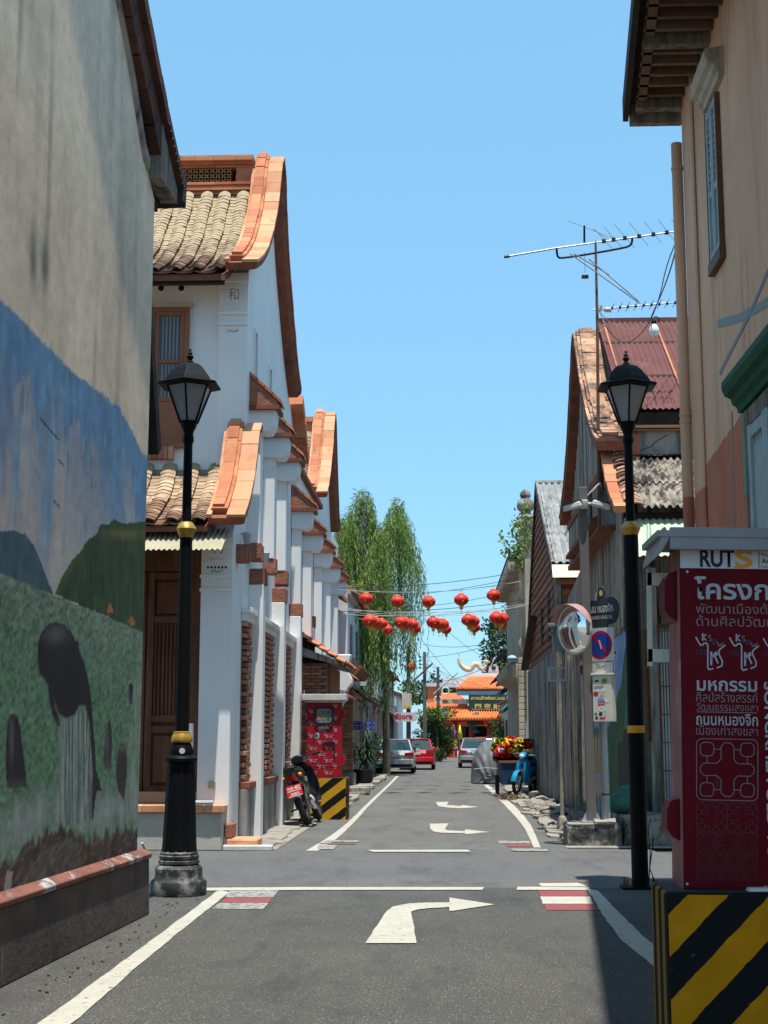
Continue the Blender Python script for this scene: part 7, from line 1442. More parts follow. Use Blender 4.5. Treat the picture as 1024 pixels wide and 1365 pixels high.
b = MB(); b.box(xl+.42, xl+.60, 46.9, 47.08, z, at(690, 757, 47).z); b.box(xl+.36, xl+.66, 46.9, 47.1, z+1.4, z+2.2); b.build('balcony_post', 'plaster_cream', cr, bevel=.01)
b = MB(); b.box(xl+.62, xl+.70, 46.95, 47.05, z+.1, at(690, 800, 47).z); b.build('dark_pipe', 'wood_dark', cr)
b = MB(); b.box(xl+.62, X3-.2, 46.85, 46.95, z-3.0, z-.7); b.build('lower_pier', 'plaster_cream', cr)
for r in range(18):   # moulded courses on the street corner below
    zc_ = .35+r*.21; b = MB(); b.box(X3-.25, X3+.03, 46.3, 46.62, zc_, zc_+.19); b.build('course', 'plaster_cream', cr, bevel=.01)
b = MB(); b.box(X3-.28, X3+.06, 46.25, 46.68, 0, .35); b.build('foot', 'plaster_grey', cr)
b = MB(); c = at(699, 860, 46.6); b.ell((c.x, 46.6, c.z), (.2, .06, .28), n=18, k=10); b.build('dish', 'plaster_cream', cr, smooth=True)
b = MB(); c = at(683, 877, 46.6); b.ell((c.x, 46.8, c.z), (.16, .16, .10), n=12, k=6); b.build('blue_bowl', 'cloth_blue', cr, smooth=True)
b = MB(); c = at(706, 985, 46.0); b.box(c.x-.12, c.x+.15, 45.95, 46.2, .9, 2.05); b.build('grey_meter_box', 'steel', cr)
# lean-to awnings beyond, dark
aw = thing('dark_awning', 'dark sheet awning sloping out over the street behind the cream balcony', 'awning', (2.3, 60, 0))
for (p0, p1, Y, w_) in (((671, 830), (688, 820), 62, .06), ((664, 875), (690, 845), 60, .08), ((660, 905), (690, 880), 66, .05)):
    a, c = at(*p0, Y), at(*p1, Y); b = MB(); b.prism([(a.x, a.z), (c.x+.6, c.z), (c.x+.6, c.z+w_*2), (a.x, a.z+w_)], 'y', Y, Y+8); b.build('awning_sheet', 'box_grey' if Y == 62 else 'wood_dark', aw)
M['teal_sheet'] = pm('teal_sheet', (0.02, 0.10, 0.10), (0.012, 0.06, 0.06), 2, 0.6, 0.1)
for (p0, p1, Y) in (((668, 925), (690, 905), 72), ((672, 950), (690, 925), 80)):
    a, c = at(*p0, Y), at(*p1, Y); b = MB(); b.prism([(a.x, a.z), (c.x+.6, c.z), (c.x+.6, c.z+.4), (a.x, a.z+.2)], 'y', Y, Y+8); b.build('awning_sheet', 'teal_sheet', aw)
for i, (ya_, yb2, h, m_) in enumerate(((60.2, 66, 4.6, 'plaster_grey'), (70.2, 84, 5.0, 'plaster_cream'), (84.2, 98, 4.4, 'plaster_grey'))):
    t = thing('row_house', ('grey plastered row house just past the cream shophouse', 'cream row house third along the right side', 'low grey row house nearest the temple on the right')[i], 'house', (4, (ya_+yb2)/2, 0))
    xo_ = 0 if i == 0 else 2.5; b = MB(); b.box(3.0+xo_, 12, ya_, yb2, 0, h); b.build('wall', m_, t); b = MB(); b.prism([(2.4+xo_, h-.6), (8, h+1.2), (12, h), (12, h-.2), (8, h+1.0), (2.4+xo_, h-.75)], 'y', ya_-.1, yb2); b.build('roof', 'sheet_old', t)
    for q in range(4):
        y = ya_+1+q*2.4; b = MB(); b.box(2.96+xo_, 3.0+xo_, y, y+1.2, 1.0 if q % 2 else .1, 2.4); w_ = b.build('window' if q % 2 else 'door', 'wood_brown', t); b = MB(); b.box(2.93+xo_, 2.96+xo_, y+.1, y+.55, 1.1, 2.3); b.build('leaf', 'wood_window', w_)
# ================================================================== left row beyond the gateway
ROW = [(41.2, 51, 6.6, 'plaster_dirty', 'soot stained two storey row house hidden behind the willow'), (51.2, 62, 6.9, 'plaster_white', 'white row house with dark awning behind the blue direction sign'),
       (62.2, 73, 7.3, 'plaster_blue', 'pale blue white row house behind the parked silver car'), (73.2, 86, 6.4, 'plaster_white', 'row house with script lettered white signboard over its awning'), (86.2, 99, 5.6, 'plaster_grey', 'low grey row house nearest the green tree on the left')]
for i, (y0, y1, h, m_, lab) in enumerate(ROW):
    t = thing('row_house', lab, 'house', (-5, (y0+y1)/2, 0)); xf = -3.45 if i else -3.9
    b = MB(); b.box(-11, xf, y0, y1, 3.1, h); b.box(-11, xf-1.4, y0, y1, 0, 3.1); b.build('wall', m_, t)
    n = 3
    for k in range(n+1): y = lerp(y0+.25, y1-.25, k/n); b = MB(); b.box(xf-.3, xf, y-.18, y+.18, 0, 3.1); b.build('pillar', m_, t)
    for k in range(n):
        y = lerp(y0+.25, y1-.25, (k+.5)/n); b = MB(); b.box(xf, xf+.05, y-.6, y+.6, 4.2, 5.7); w_ = b.build('window', 'wood_window', t)
        for q in range(2): b = MB(); b.box(xf+.05, xf+.07, y-.55+q*.57, y-.03+q*.57, 4.27, 5.63); b.build('shutter', 'shutter_blue', w_)
        b = MB(); b.box(xf-1.4, xf-1.34, y-1.0, y+1.0, 0, 2.6); b.build('door', 'wood_dark', t)
    b = MB(); b.box(xf, xf+.08, y0, y1, 3.0, 3.15); b.box(xf, xf+.12, y0, y1, h-.2, h); b.build('string_course', m_, t)
    b = MB(); b.prism([(xf+.45, h-.15), (xf-3, h+1.9), (-11, h), (-11, h-.2), (xf-3, h+1.7), (xf+.45, h-.28)], 'y', y0-.1, y1+.1); b.build('roof', 'coping_old', t)
    aw_x = -2.45 if i in (1, 3) else -2.75; ya_ = y0+.3
    while ya_ < y1-.3: ye = min(ya_+2.1, y1-.2); b = MB(); z = 3.05+.1*math.sin(ya_); b.prism([(xf, z+.35), (aw_x, z-.30), (aw_x, z-.25), (xf, z+.42)], 'y', ya_, ye-.03); b.build('awning', ['terra_dark', 'wood_dark', 'sheet_old', 'sheet_old', 'sheet_grey'][i], t); ya_ = ye
    b = MB(); b.box(xf, xf+.5, y0+3, y0+3.6, 3.5, 4.1); b.build('air_conditioner', 'kerb_paint', t)
sgn_ = thing('script_signboard', 'white signboard with dark pink script lettering above the awning on the left', 'sign', at(540, 956, 74))
F = Face(at(524, 962, 74), (1, 0, 0), (0, 0, 1)); b = MB(); b.loft([[F.p(x, z, d) for x, z in rrect(0, 0, 1.25, .47, .2)] for d in (-.06, 0)]); b.build('board', 'white_sheet', sgn_); text('Ejora', F, .15, .06, .85, .36, 'print_red', sgn_, .01, .03)
bs = thing('direction_sign', 'blue direction sign with white arrows and lines on a post by the potted palm', 'sign', at(480, 1000, 50))
for (x0, x1) in ((470, 483.5), (487, 500.5)):
    for (y0, y1) in ((961.5, 967), (967.6, 973)):
        F = Face(at(x0, y1, 50), (1, 0, 0), (0, 0, 1)); w = (x1-x0)*50/FOC; h = (y1-y0)*50/FOC
        b = MB(); b.loft([[F.p(x, z, d) for x, z in ((0, 0), (w-.05, 0), (w, h/2), (w-.05, h), (0, h))] for d in (-.02, 0)]); b.build('board', 'print_blue', bs)
        b = MB(); stroke(b, F, [(.04, h*.35), (.16, h*.35)], .02, .003); stroke(b, F, [(.06, h*.68), (.20, h*.68)], .02, .003); stroke(b, F, [(w-.09, h*.75), (w-.05, h*.5), (w-.09, h*.25)], .018, .003); b.build('marking', 'print_white', bs)
b = MB(); p = at(485.5, 972, 50.05); b.tube([(p.x, 50.05, 0), (p.x, 50.05, p.z+.2)], .035, 8); b.build('post', 'steel', bs)

# ================================================================== trees and plants
def leaves(name, pts, dirs, l, w, mats, parent, seed, droop=0.0):
    """leaf-sized faces at given points"""
    n = len(pts); r = np.random.default_rng(seed); P = np.array(pts); D = np.array(dirs); D /= np.linalg.norm(D, axis=1)[:, None]+1e-9
    R = r.normal(size=(n, 3)); S = np.cross(D, R); S /= np.linalg.norm(S, axis=1)[:, None]+1e-9
    L_ = l*(0.6+0.8*r.random(n))[:, None]; W_ = w*(0.7+0.6*r.random(n))[:, None]
    a = P; c = P+D*L_*0.45+S*W_*0.5; d = P+D*L_; e = P+D*L_*0.45-S*W_*0.5
    V = np.stack([a, c, d, e], 1).reshape(-1, 3)-np.array(wpos(parent) if parent is not None else (0, 0, 0)); F_ = np.arange(4*n).reshape(-1, 4)
    me = bpy.data.meshes.new(name); me.vertices.add(4*n); me.vertices.foreach_set('co', V.astype('f').ravel()); me.loops.add(4*n); me.loops.foreach_set('vertex_index', F_.ravel().astype('i'))
    me.polygons.add(n); me.polygons.foreach_set('loop_start', np.arange(0, 4*n, 4, dtype='i')); me.polygons.foreach_set('loop_total', np.full(n, 4, 'i'))
    for m_ in mats: me.materials.append(M[m_])
    me.polygons.foreach_set('material_index', r.integers(0, len(mats), n).astype('i')); me.update(calc_edges=True)
    return link(bpy.data.objects.new(name, me), parent)
wt = thing('willow_tree', 'tall weeping willow with long hanging green branches over the parked silver car', 'tree', (-2.62, 60, 0))
tr = MB(); tx = at(515, 1030, 60).x
tr.tube(smoothc([(tx, 60, 0), (tx+.02, 60, 1.5), (tx-.03, 60, 3.2), (tx+.05, 60.1, 5.0), (tx-.1, 60.2, 7.0)], 2), [0.19-0.005*i for i in range(20)], 10)
tr.build('trunk', 'bark', wt, smooth=True)
def pole_branch(pts, r0, r1): b = MB(); P = smoothc(pts, 2); b.tube(P, [lerp(r0, r1, i/(len(P)-1)) for i in range(len(P))], 6); b.build('limb', 'bark', wt, smooth=True)
W_ = lambda px, py, Y=60: tuple(at(px, py, Y))
pole_branch([(tx, 60.1, 5.2), W_(505, 800), W_(505, 745), W_(520, 700), W_(538, 668)], .10, .02); pole_branch([(tx, 60.1, 5.6), W_(495, 800, 60.5), W_(478, 720, 60.5), W_(492, 655, 60.5)], .11, .02)
pole_branch([(tx, 60, 4.6), W_(490, 840, 59.5), W_(455, 760, 59.5), W_(448, 700, 59.5)], .09, .02); pole_branch([W_(505, 745), W_(525, 720, 61), W_(548, 700, 61)], .04, .015)
rs = np.random.default_rng(3); PP = []; DD = []
def hang(x, y, z, zb, outx, outy, dens, sway):
    """one hanging strand from a point on a limb: arches out, then falls"""
    n = int((z-zb)*dens)+6; px, py = x, y
    for i in range(n):
        t = i/n; zz_ = z-(z-zb)*t**1.25; arch = 1-math.exp(-t*5)
        p = (x+outx*arch+sway*math.sin(t*4+x*9)*t, y+outy*arch, zz_)
        PP.append((p[0]+rs.normal()*.03, p[1]+rs.normal()*.04, p[2]+rs.normal()*.03)); DD.append((rs.normal()*.28+outx*.3*(1-t), rs.normal()*.3, -1.0+rs.normal()*.15+(.9 if t < .08 else 0)))
lobes = [((488, 700), 19, 0, 646, 62, 900, 190), ((464, 700), 26, 0, 676, 61, 930, 200), ((535, 700), 25, 0, 662, 60, 905, 260), ((508, 770), 50, 0, 752, 58.8, 925, 240), ((478, 770), 40, 0, 760, 59.5, 960, 160)]
for (c, wx, _, top, Y, bot, cnt) in lobes:
    clumps = [(rs.uniform(-1, 1), rs.normal()*0.6, rs.uniform(-14, 22)) for _ in range(cnt//11)]
    for k in range(cnt):
        u, v, dz = clumps[k % len(clumps)]; u = u+rs.normal()*.06; v += rs.normal()*.12
        px_ = c[0]-6+u*wx*.8; tz = top+(abs(u)**1.6)*52+dz*(1 if abs(u) > .25 else .3)+rs.random()*26+abs(v)*12; zt = at(px_, tz, Y).z; x = at(px_, tz, Y).x; y = Y+v*1.7
        bz = bot-rs.random()**1.5*190+dz; zb = at(px_, bz, Y).z
        if rs.random() < .35: zb = lerp(zb, zt, rs.uniform(.3, .7))
        hang(x, y, zt, max(zb, 2.4), u*.45+rs.normal()*.16, rs.normal()*.3, 15, .14)
leaves('crown', PP, DD, .23, .034, ['leaf_willow', 'leaf_willow', 'leaf_willow2', 'leaf_willow2'], wt, 4)
def blob_tree(name, label, base, trunk_h, crown, n, l, w, mats, seed, cat='tree', r0=.12, group=None):
    """trunk with limbs and a crown of leaf clumps; crown = list of (x,y,z,rx,ry,rz)"""
    t = thing(name, label, cat, base, group); x, y, z = base; r = np.random.default_rng(seed)
    b = MB(); P = smoothc([(x, y, z), (x+.05, y, z+trunk_h*.6), (x-.03, y, z+trunk_h)], 1); b.tube(P, [lerp(r0, r0*.5, i/(len(P)-1)) for i in range(len(P))], 8); b.build('trunk', 'bark', t, smooth=True)
    for c in crown[:6]: b = MB(); b.tube([(x, y, z+trunk_h*.85), ((x+c[0])/2+.1, (y+c[1])/2, (z+trunk_h+c[2])/2), (c[0], c[1], c[2])], [r0*.4, r0*.25, r0*.1], 5); b.build('limb', 'bark', t)
    P_, D_ = [], []; vol = sum(c[3]*c[5] for c in crown)
    for c in crown:
        k = int(n*c[3]*c[5]/vol); cl = max(6, k//45); cen = r.normal(size=(cl, 3)); cen /= np.linalg.norm(cen, axis=1)[:, None]; cen *= (0.55+0.5*r.random(cl))[:, None]
        for i in range(k): q = cen[i % cl]+r.normal(size=3)*.16; P_.append((c[0]+q[0]*c[3], c[1]+q[1]*c[4], c[2]+q[2]*c[5])); D_.append((q[0]+r.normal()*.6, q[1]+r.normal()*.6, q[2]*.5+r.normal()*.6))
    leaves('crown', P_, D_, l, w, mats, t, seed+1); return t
c = at(583, 965, 95); g0 = at(585, 1010, 95)
blob_tree('street_tree', 'bushy green tree with yellowish top by the far left poles', (g0.x, 95, 0), 2.0, [(c.x, 95, c.z+.1, 1.0, 1.1, .7), (c.x-.5, 94.5, c.z-.5, .8, .9, .8), (c.x+.4, 95, c.z-1.0, .8, .9, .9), (c.x-.1, 95, c.z-1.5, .9, .9, .8)], 5200, .17, .09, ['leaf_green', 'leaf_green', 'leaf_dark'], 7)
c = at(582, 953, 94.2); blob_tree('street_tree', 'lime leaved bush crown rising above the darker street tree', (c.x, 94.2, 0), 2.6, [(c.x, 94.2, c.z, 1.15, .8, .5), (c.x-.5, 94, c.z-.25, .6, .6, .45)], 1900, .16, .09, ['leaf_lime', 'leaf_green', 'leaf_lime'], 8)
c = at(655, 862, 128); blob_tree('background_tree', 'dark green tree behind the temple roof at right', (c.x+1, 128, 0), 8, [(c.x+.4, 128, c.z, 1.3, 1.6, 2.2), (c.x+2.2, 129, c.z+.8, 2.0, 1.8, 2.8), (c.x+3.5, 129, c.z-1.5, 2.4, 2, 2.5), (c.x+1, 129, c.z-2.5, 1.7, 1.8, 1.6)], 6500, .34, .2, ['leaf_dark', 'leaf_green', 'leaf_dark'], 9)
c = at(580, 916, 135); blob_tree('background_tree', 'low dark green tree rising behind the temple at left', (c.x, 135, 0), 4, [(c.x, 135, c.z, 1.5, 1.6, 1.0), (c.x-1.6, 135, c.z-.5, 1.5, 1.6, 1.0), (c.x+1.4, 135, c.z-.3, 1.2, 1.6, .9)], 3500, .3, .18, ['leaf_dark', 'leaf_green'], 10)
c = at(665, 972, 108); blob_tree('potted_tree', 'leafy bush in front of the temple beside the white post', (c.x, 108, 0), 1.2, [(c.x, 108, c.z, .8, .7, .8), (c.x+.5, 108, c.z-.5, .7, .7, .6), (c.x-.2, 108, c.z-.8, .6, .6, .5)], 2200, .15, .07, ['leaf_green', 'leaf_dark'], 13)
# climber on the cream column
t = thing('climbing_plant', 'sparse light green climber growing out of the cream column top', 'plant', (2.5, 46.6, 7)); P_, D_ = [], []; r = np.random.default_rng(12)
for (pts) in ([(700, 745), (690, 738), (680, 728), (668, 715)], [(698, 735), (688, 715), (684, 700), (692, 695)], [(700, 725), (703, 700), (699, 680), (696, 672)], [(695, 742), (682, 740), (674, 735)], [(702, 740), (708, 720), (706, 700)], [(700, 748), (694, 752), (704, 755)]):
    Q = smoothc([tuple(at(x, y, 46.5)) for x, y in pts], 2); b = MB(); b.tube(Q, .012, 5); b.build('stem', 'bark', t)
    for k in range(95): q = samp(Q, .15+.85*r.random()); P_.append((q[0]+r.normal()*.10, q[1]+r.normal()*.12, q[2]+r.normal()*.10)); D_.append(tuple(r.normal(size=3)))
leaves('leaves', P_, D_, .13, .085, ['leaf_lime', 'leaf_willow2'], t, 5)
# potted palm and small plants at the left kerb
t = thing('potted_palm', 'dark leaved potted palm standing on the pavement left of the silver car', 'plant', (at(485, 1035, 48).x, 48, 0.08)); px_ = t.location.x
b = MB(); b.lathe(px_, 48, [(.22, .08), (.30, .12), (.36, .45), (.38, .50), (.34, .52)], 16); b.build('pot', 'black_plastic', t, smooth=True)
for (dx, hh) in ((-.15, 1.1), (.1, 1.5), (.2, .9)): b = MB(); b.tube([(px_+dx*.3, 48, .45), (px_+dx, 48, hh)], .02, 6); b.build('stem', 'bark', t)
b = MB(); r = random.Random(8)
for k in range(150):
    dx, hh = r.choice([(-.15, 1.1), (.1, 1.5), (.2, .9), (.0, .7), (.1, 1.15)]); a = r.uniform(0, 6.28); l = r.uniform(.35, .6); up = r.uniform(.1, .9); w = .022
    p0 = Vector((px_+dx, 48, hh+r.uniform(-.2, .1))); d = Vector((math.cos(a), math.sin(a), 0)); s = Vector((-d.y, d.x, 0))*w
    p1 = p0+d*l*.5+Vector((0, 0, l*up*.6)); p2 = p0+d*l+Vector((0, 0, l*(up*.6-.35))); b.add([p0-s*.5, p0+s*.5, p1+s, p1-s, p2], [(0, 1, 2, 3), (3, 2, 4)])
b.build('leaves', 'leaf_dark', t)
for (px0, Yp, h, lab, mt) in ((465, 47.4, 1.3, 'small bushy plant against the brick pillar foot', 'leaf_green'), (548, 67, 1.2, 'low leafy plant behind the silver car roof', 'leaf_green'), (590, 88, .8, 'clipped low shrub at the far left kerb', 'leaf_dark'), (500, 54, 1.6, 'tall leafy plant under the blue direction sign', 'leaf_green')):
    c = at(px0, 1000, Yp); blob_tree('shrub', lab, (c.x-.1, Yp, .05), h*.4, [(c.x-.1, Yp, h*.7, .35, .35, h*.4)], 700, .12, .05, [mt, 'leaf_green'], int(px0), 'shrub', .03)

# ================================================================== vehicles
def car(name, label, X, Yr, paint, hatch=False, rz=0.0, l=4.4, w=1.76, h=1.45, sedan=True, plate='กข 1234'):
    t = thing(name, label, 'car', (0, 0, 0)); hw = w/2
    def ring(y, zb, zt, ww, tw, z2=None):
        return [(-ww*.96, y, zb), (-ww, y, zb+.12), (-ww*1.0, y, lerp(zb, zt, .6)), (-tw, y, zt), (tw, y, zt), (ww*1.0, y, lerp(zb, zt, .6)), (ww, y, zb+.12), (ww*.96, y, zb)]
    b = MB(); deck = 1.02 if not hatch else .98
    b.loft([ring(.02, .38, .72, hw*.90, hw*.86), ring(.0, .36, .80, hw*.93, hw*.90), ring(.10, .26, deck-.02, hw*.97, hw*.86), ring(.7, .24, deck, hw, hw*.90), ring(1.4, .22, .95, hw, hw*.93), ring(3.0, .22, .93, hw, hw*.93), ring(3.3, .22, .90, hw, hw*.90), ring(l-.25, .26, .74, hw*.95, hw*.8), ring(l, .34, .60, hw*.85, hw*.7)][::-1])
    body = b.build('body', paint, t, smooth=True)
    ys = [(.42, .62, 1.45-.02), (1.0, 1.35)] if 0 else None
    y0, y1, y2, y3 = (.55, 1.35, 2.35, 3.15) if not hatch else (.12, .62, 2.2, 3.05)
    def gr_(y, z, ww): return [(-ww, y, z), (ww, y, z)]
    b = MB(); lo = deck-.04
    A = [(-hw*.84, y0, lo), (hw*.84, y0, lo), (hw*.66, y1, h), (-hw*.66, y1, h), (-hw*.86, y3, .93), (hw*.86, y3, .93), (hw*.68, y2, h-.02), (-hw*.68, y2, h-.02)]
    b.add(A, [(3, 2, 1, 0), (2, 3, 7, 6), (4, 5, 6, 7), (1, 2, 6, 5), (0, 4, 7, 3)]); b.build('glasshouse', 'car_glass', t, bevel=.03, seg=2)
    b = MB(); b.loft([[(-hw*.68, y1-.06, h-.01), (-hw*.6, y1-.06, h+.025), (hw*.6, y1-.06, h+.025), (hw*.68, y1-.06, h-.01)], [(-hw*.70, (y1+y2)/2, h+.0), (-hw*.62, (y1+y2)/2, h+.05), (hw*.62, (y1+y2)/2, h+.05), (hw*.70, (y1+y2)/2, h+.0)], [(-hw*.69, y2+.02, h-.03), (-hw*.6, y2+.02, h+.01), (hw*.6, y2+.02, h+.01), (hw*.69, y2+.02, h-.03)]][::-1]); b.build('roof', paint, t, smooth=True)
    for s in (-1, 1):
        b = MB(); b.tube([(s*hw*.85, y0-.02, lo), (s*hw*.67, y1, h)], .035, 6); b.tube([(s*hw*.67, y2, h-.02), (s*hw*.87, y3, .93)], .035, 6); b.tube([(s*hw*.76, 1.9, .96), (s*hw*.69, 1.85, h)], .03, 6); b.build('window_pillar', paint, t)
        F = Face((s*hw*.93 if s < 0 else hw*.50, -.008, .70), (1, 0, 0), (0, 0, 1))
        b = MB(); x0, x1 = (hw*.50, hw*.95) if s > 0 else (-hw*.95, -hw*.50)
        P = [(x0, .76), (x0, .90), (x1, .94), (x1, .76), ((x0+x1)/2, .72)] if not hatch else [(x0, .86), (x0, .96), (x1, 1.02), (x1, .80), (x1-.08 if s > 0 else x1-.02, .80)]
        if s < 0: P = [(-a, c) for a, c in [(-x1 if 0 else -x1, 0)]][:0] or ([(x1, .76), (x1, .90), (x0, .94), (x0, .76), ((x0+x1)/2, .72)] if not hatch else [(x1, .86), (x1, .96), (x0, 1.02), (x0, .80), (x0+.08, .80)])
        b.prism(P, 'y', -.015, .18); b.build('tail_light', 'tail_red', t, bevel=.015)
        b = MB(); b.box(s*hw+(-.02 if s < 0 else -.16), s*hw+(.16 if s < 0 else .02), 2.85, 2.95, .95, 1.08) if 0 else b.box(min(s*hw, s*(hw+.17)), max(s*hw, s*(hw+.17)), 2.75, 2.87, .93, 1.06); b.build('side_mirror', paint, t, bevel=.03, seg=2)
        for yy in (.82, l-.85):
            b = MB(); b.torus((s*(hw-.10), yy, .31), .235, .085, 'x', 28, 10, sc=(1.15, 1, 1)); wh = b.build('wheel', 'rubber', t, smooth=True)
            b = MB(); b.prism([(yy+.20*math.cos(k*math.pi/8), .31+.20*math.sin(k*math.pi/8)) for k in range(16)], 'x', min(s*(hw-.14), s*(hw-.06)), max(s*(hw-.14), s*(hw-.06))); b.build('rim', 'steel', wh, bevel=.01)
    b = MB(); b.box(-hw*.86, hw*.86, -.05, .10, .30, .42); b.build('lower_bumper', 'black_plastic', t, bevel=.02)
    b = MB(); b.loft([[(-hw*.93, .06, .40), (-hw*.93, -.03, .42), (-hw*.93, -.03, .60), (-hw*.93, .06, .64)], [(-hw*.6, .0, .38), (-hw*.6, -.09, .42), (-hw*.6, -.09, .60), (-hw*.6, .0, .64)], [(hw*.6, .0, .38), (hw*.6, -.09, .42), (hw*.6, -.09, .60), (hw*.6, .0, .64)], [(hw*.93, .06, .40), (hw*.93, -.03, .42), (hw*.93, -.03, .60), (hw*.93, .06, .64)]]); b.build('bumper', paint, t, smooth=True)
    b = MB(); b.box(-.19, .19, -.03, -.005, .74, .86); b.build('number_plate', 'white_sheet', t)
    b = MB(); b.box(-.25, .25, -.035, 0, .88, .91); b.build('chrome_strip', 'chrome', t)
    b = MB(); b.box(-.12, .12, y1-.05 if not hatch else .32, y1+.0 if not hatch else .36, h-.05, h-.02); b.build('brake_light', 'tail_red', t)
    t.location = (X, Yr, .0); t.rotation_euler = (0, 0, rz); return t
car('parked_car', 'silver sedan parked on the left behind the willow trunk', at(526, 1000, 63).x, 63.0, 'car_silver')
car('parked_car', 'bright red hatchback parked in front of the silver sedan', at(556, 1000, 70.5).x, 70.5, 'car_red', True, h=1.48)
car('parked_car', 'grey sedan parked on the right beyond the tarp covered car', at(634, 1000, 75).x, 75.0, 'car_grey', h=1.5)
car('parked_car', 'red car mostly hidden behind the grey sedan', at(648, 1000, 86).x, 86.0, 'car_red', True, h=1.55)
# tarp covered car
t = thing('covered_car', 'car under a wrinkled grey tarpaulin at the right kerb', 'covered car', (1.6, 50, 0)); r = random.Random(4)
b = MB(); rings = []; nn = 28
for i, (y, hh, ww) in enumerate(((49.0, .35, .50), (49.05, 1.0, .70), (49.35, 1.40, .84), (49.9, 1.55, .90), (50.8, 1.56, .92), (51.6, 1.5, .92), (52.2, 1.15, .90), (52.9, 1.0, .85), (53.1, .3, .6))):
    rg = []
    for j in range(nn):
        a = math.pi*j/(nn-1); sx = -math.cos(a); sz = math.sin(a)**.55; fl = 1+.10*(1-sz); wv = 1+.035*math.sin(j*2.3+i*.7)+r.uniform(-.012, .012)
        rg.append((1.80+sx*ww*.86*fl*wv, y+.04*math.sin(j*1.7), max(.03, sz*hh*wv)))
    rings.append(rg)
b.loft(rings, closed=False, caps=False); b.add(rings[0], [tuple(range(nn))]); b.add(rings[-1], [tuple(range(nn-1, -1, -1))]); tp_ = b.build('tarpaulin', 'tarp_grey', t, smooth=True, ang=False); sm = tp_.modifiers.new('smooth', 'SUBSURF'); sm.levels = 1; sm.render_levels = 1
b = MB(); b.tube([(1.0, 49.02, .5), (1.4, 48.95, .55), (2.2, 48.98, .5)], .012, 5); b.build('tie_rope', 'wire_pale', t)

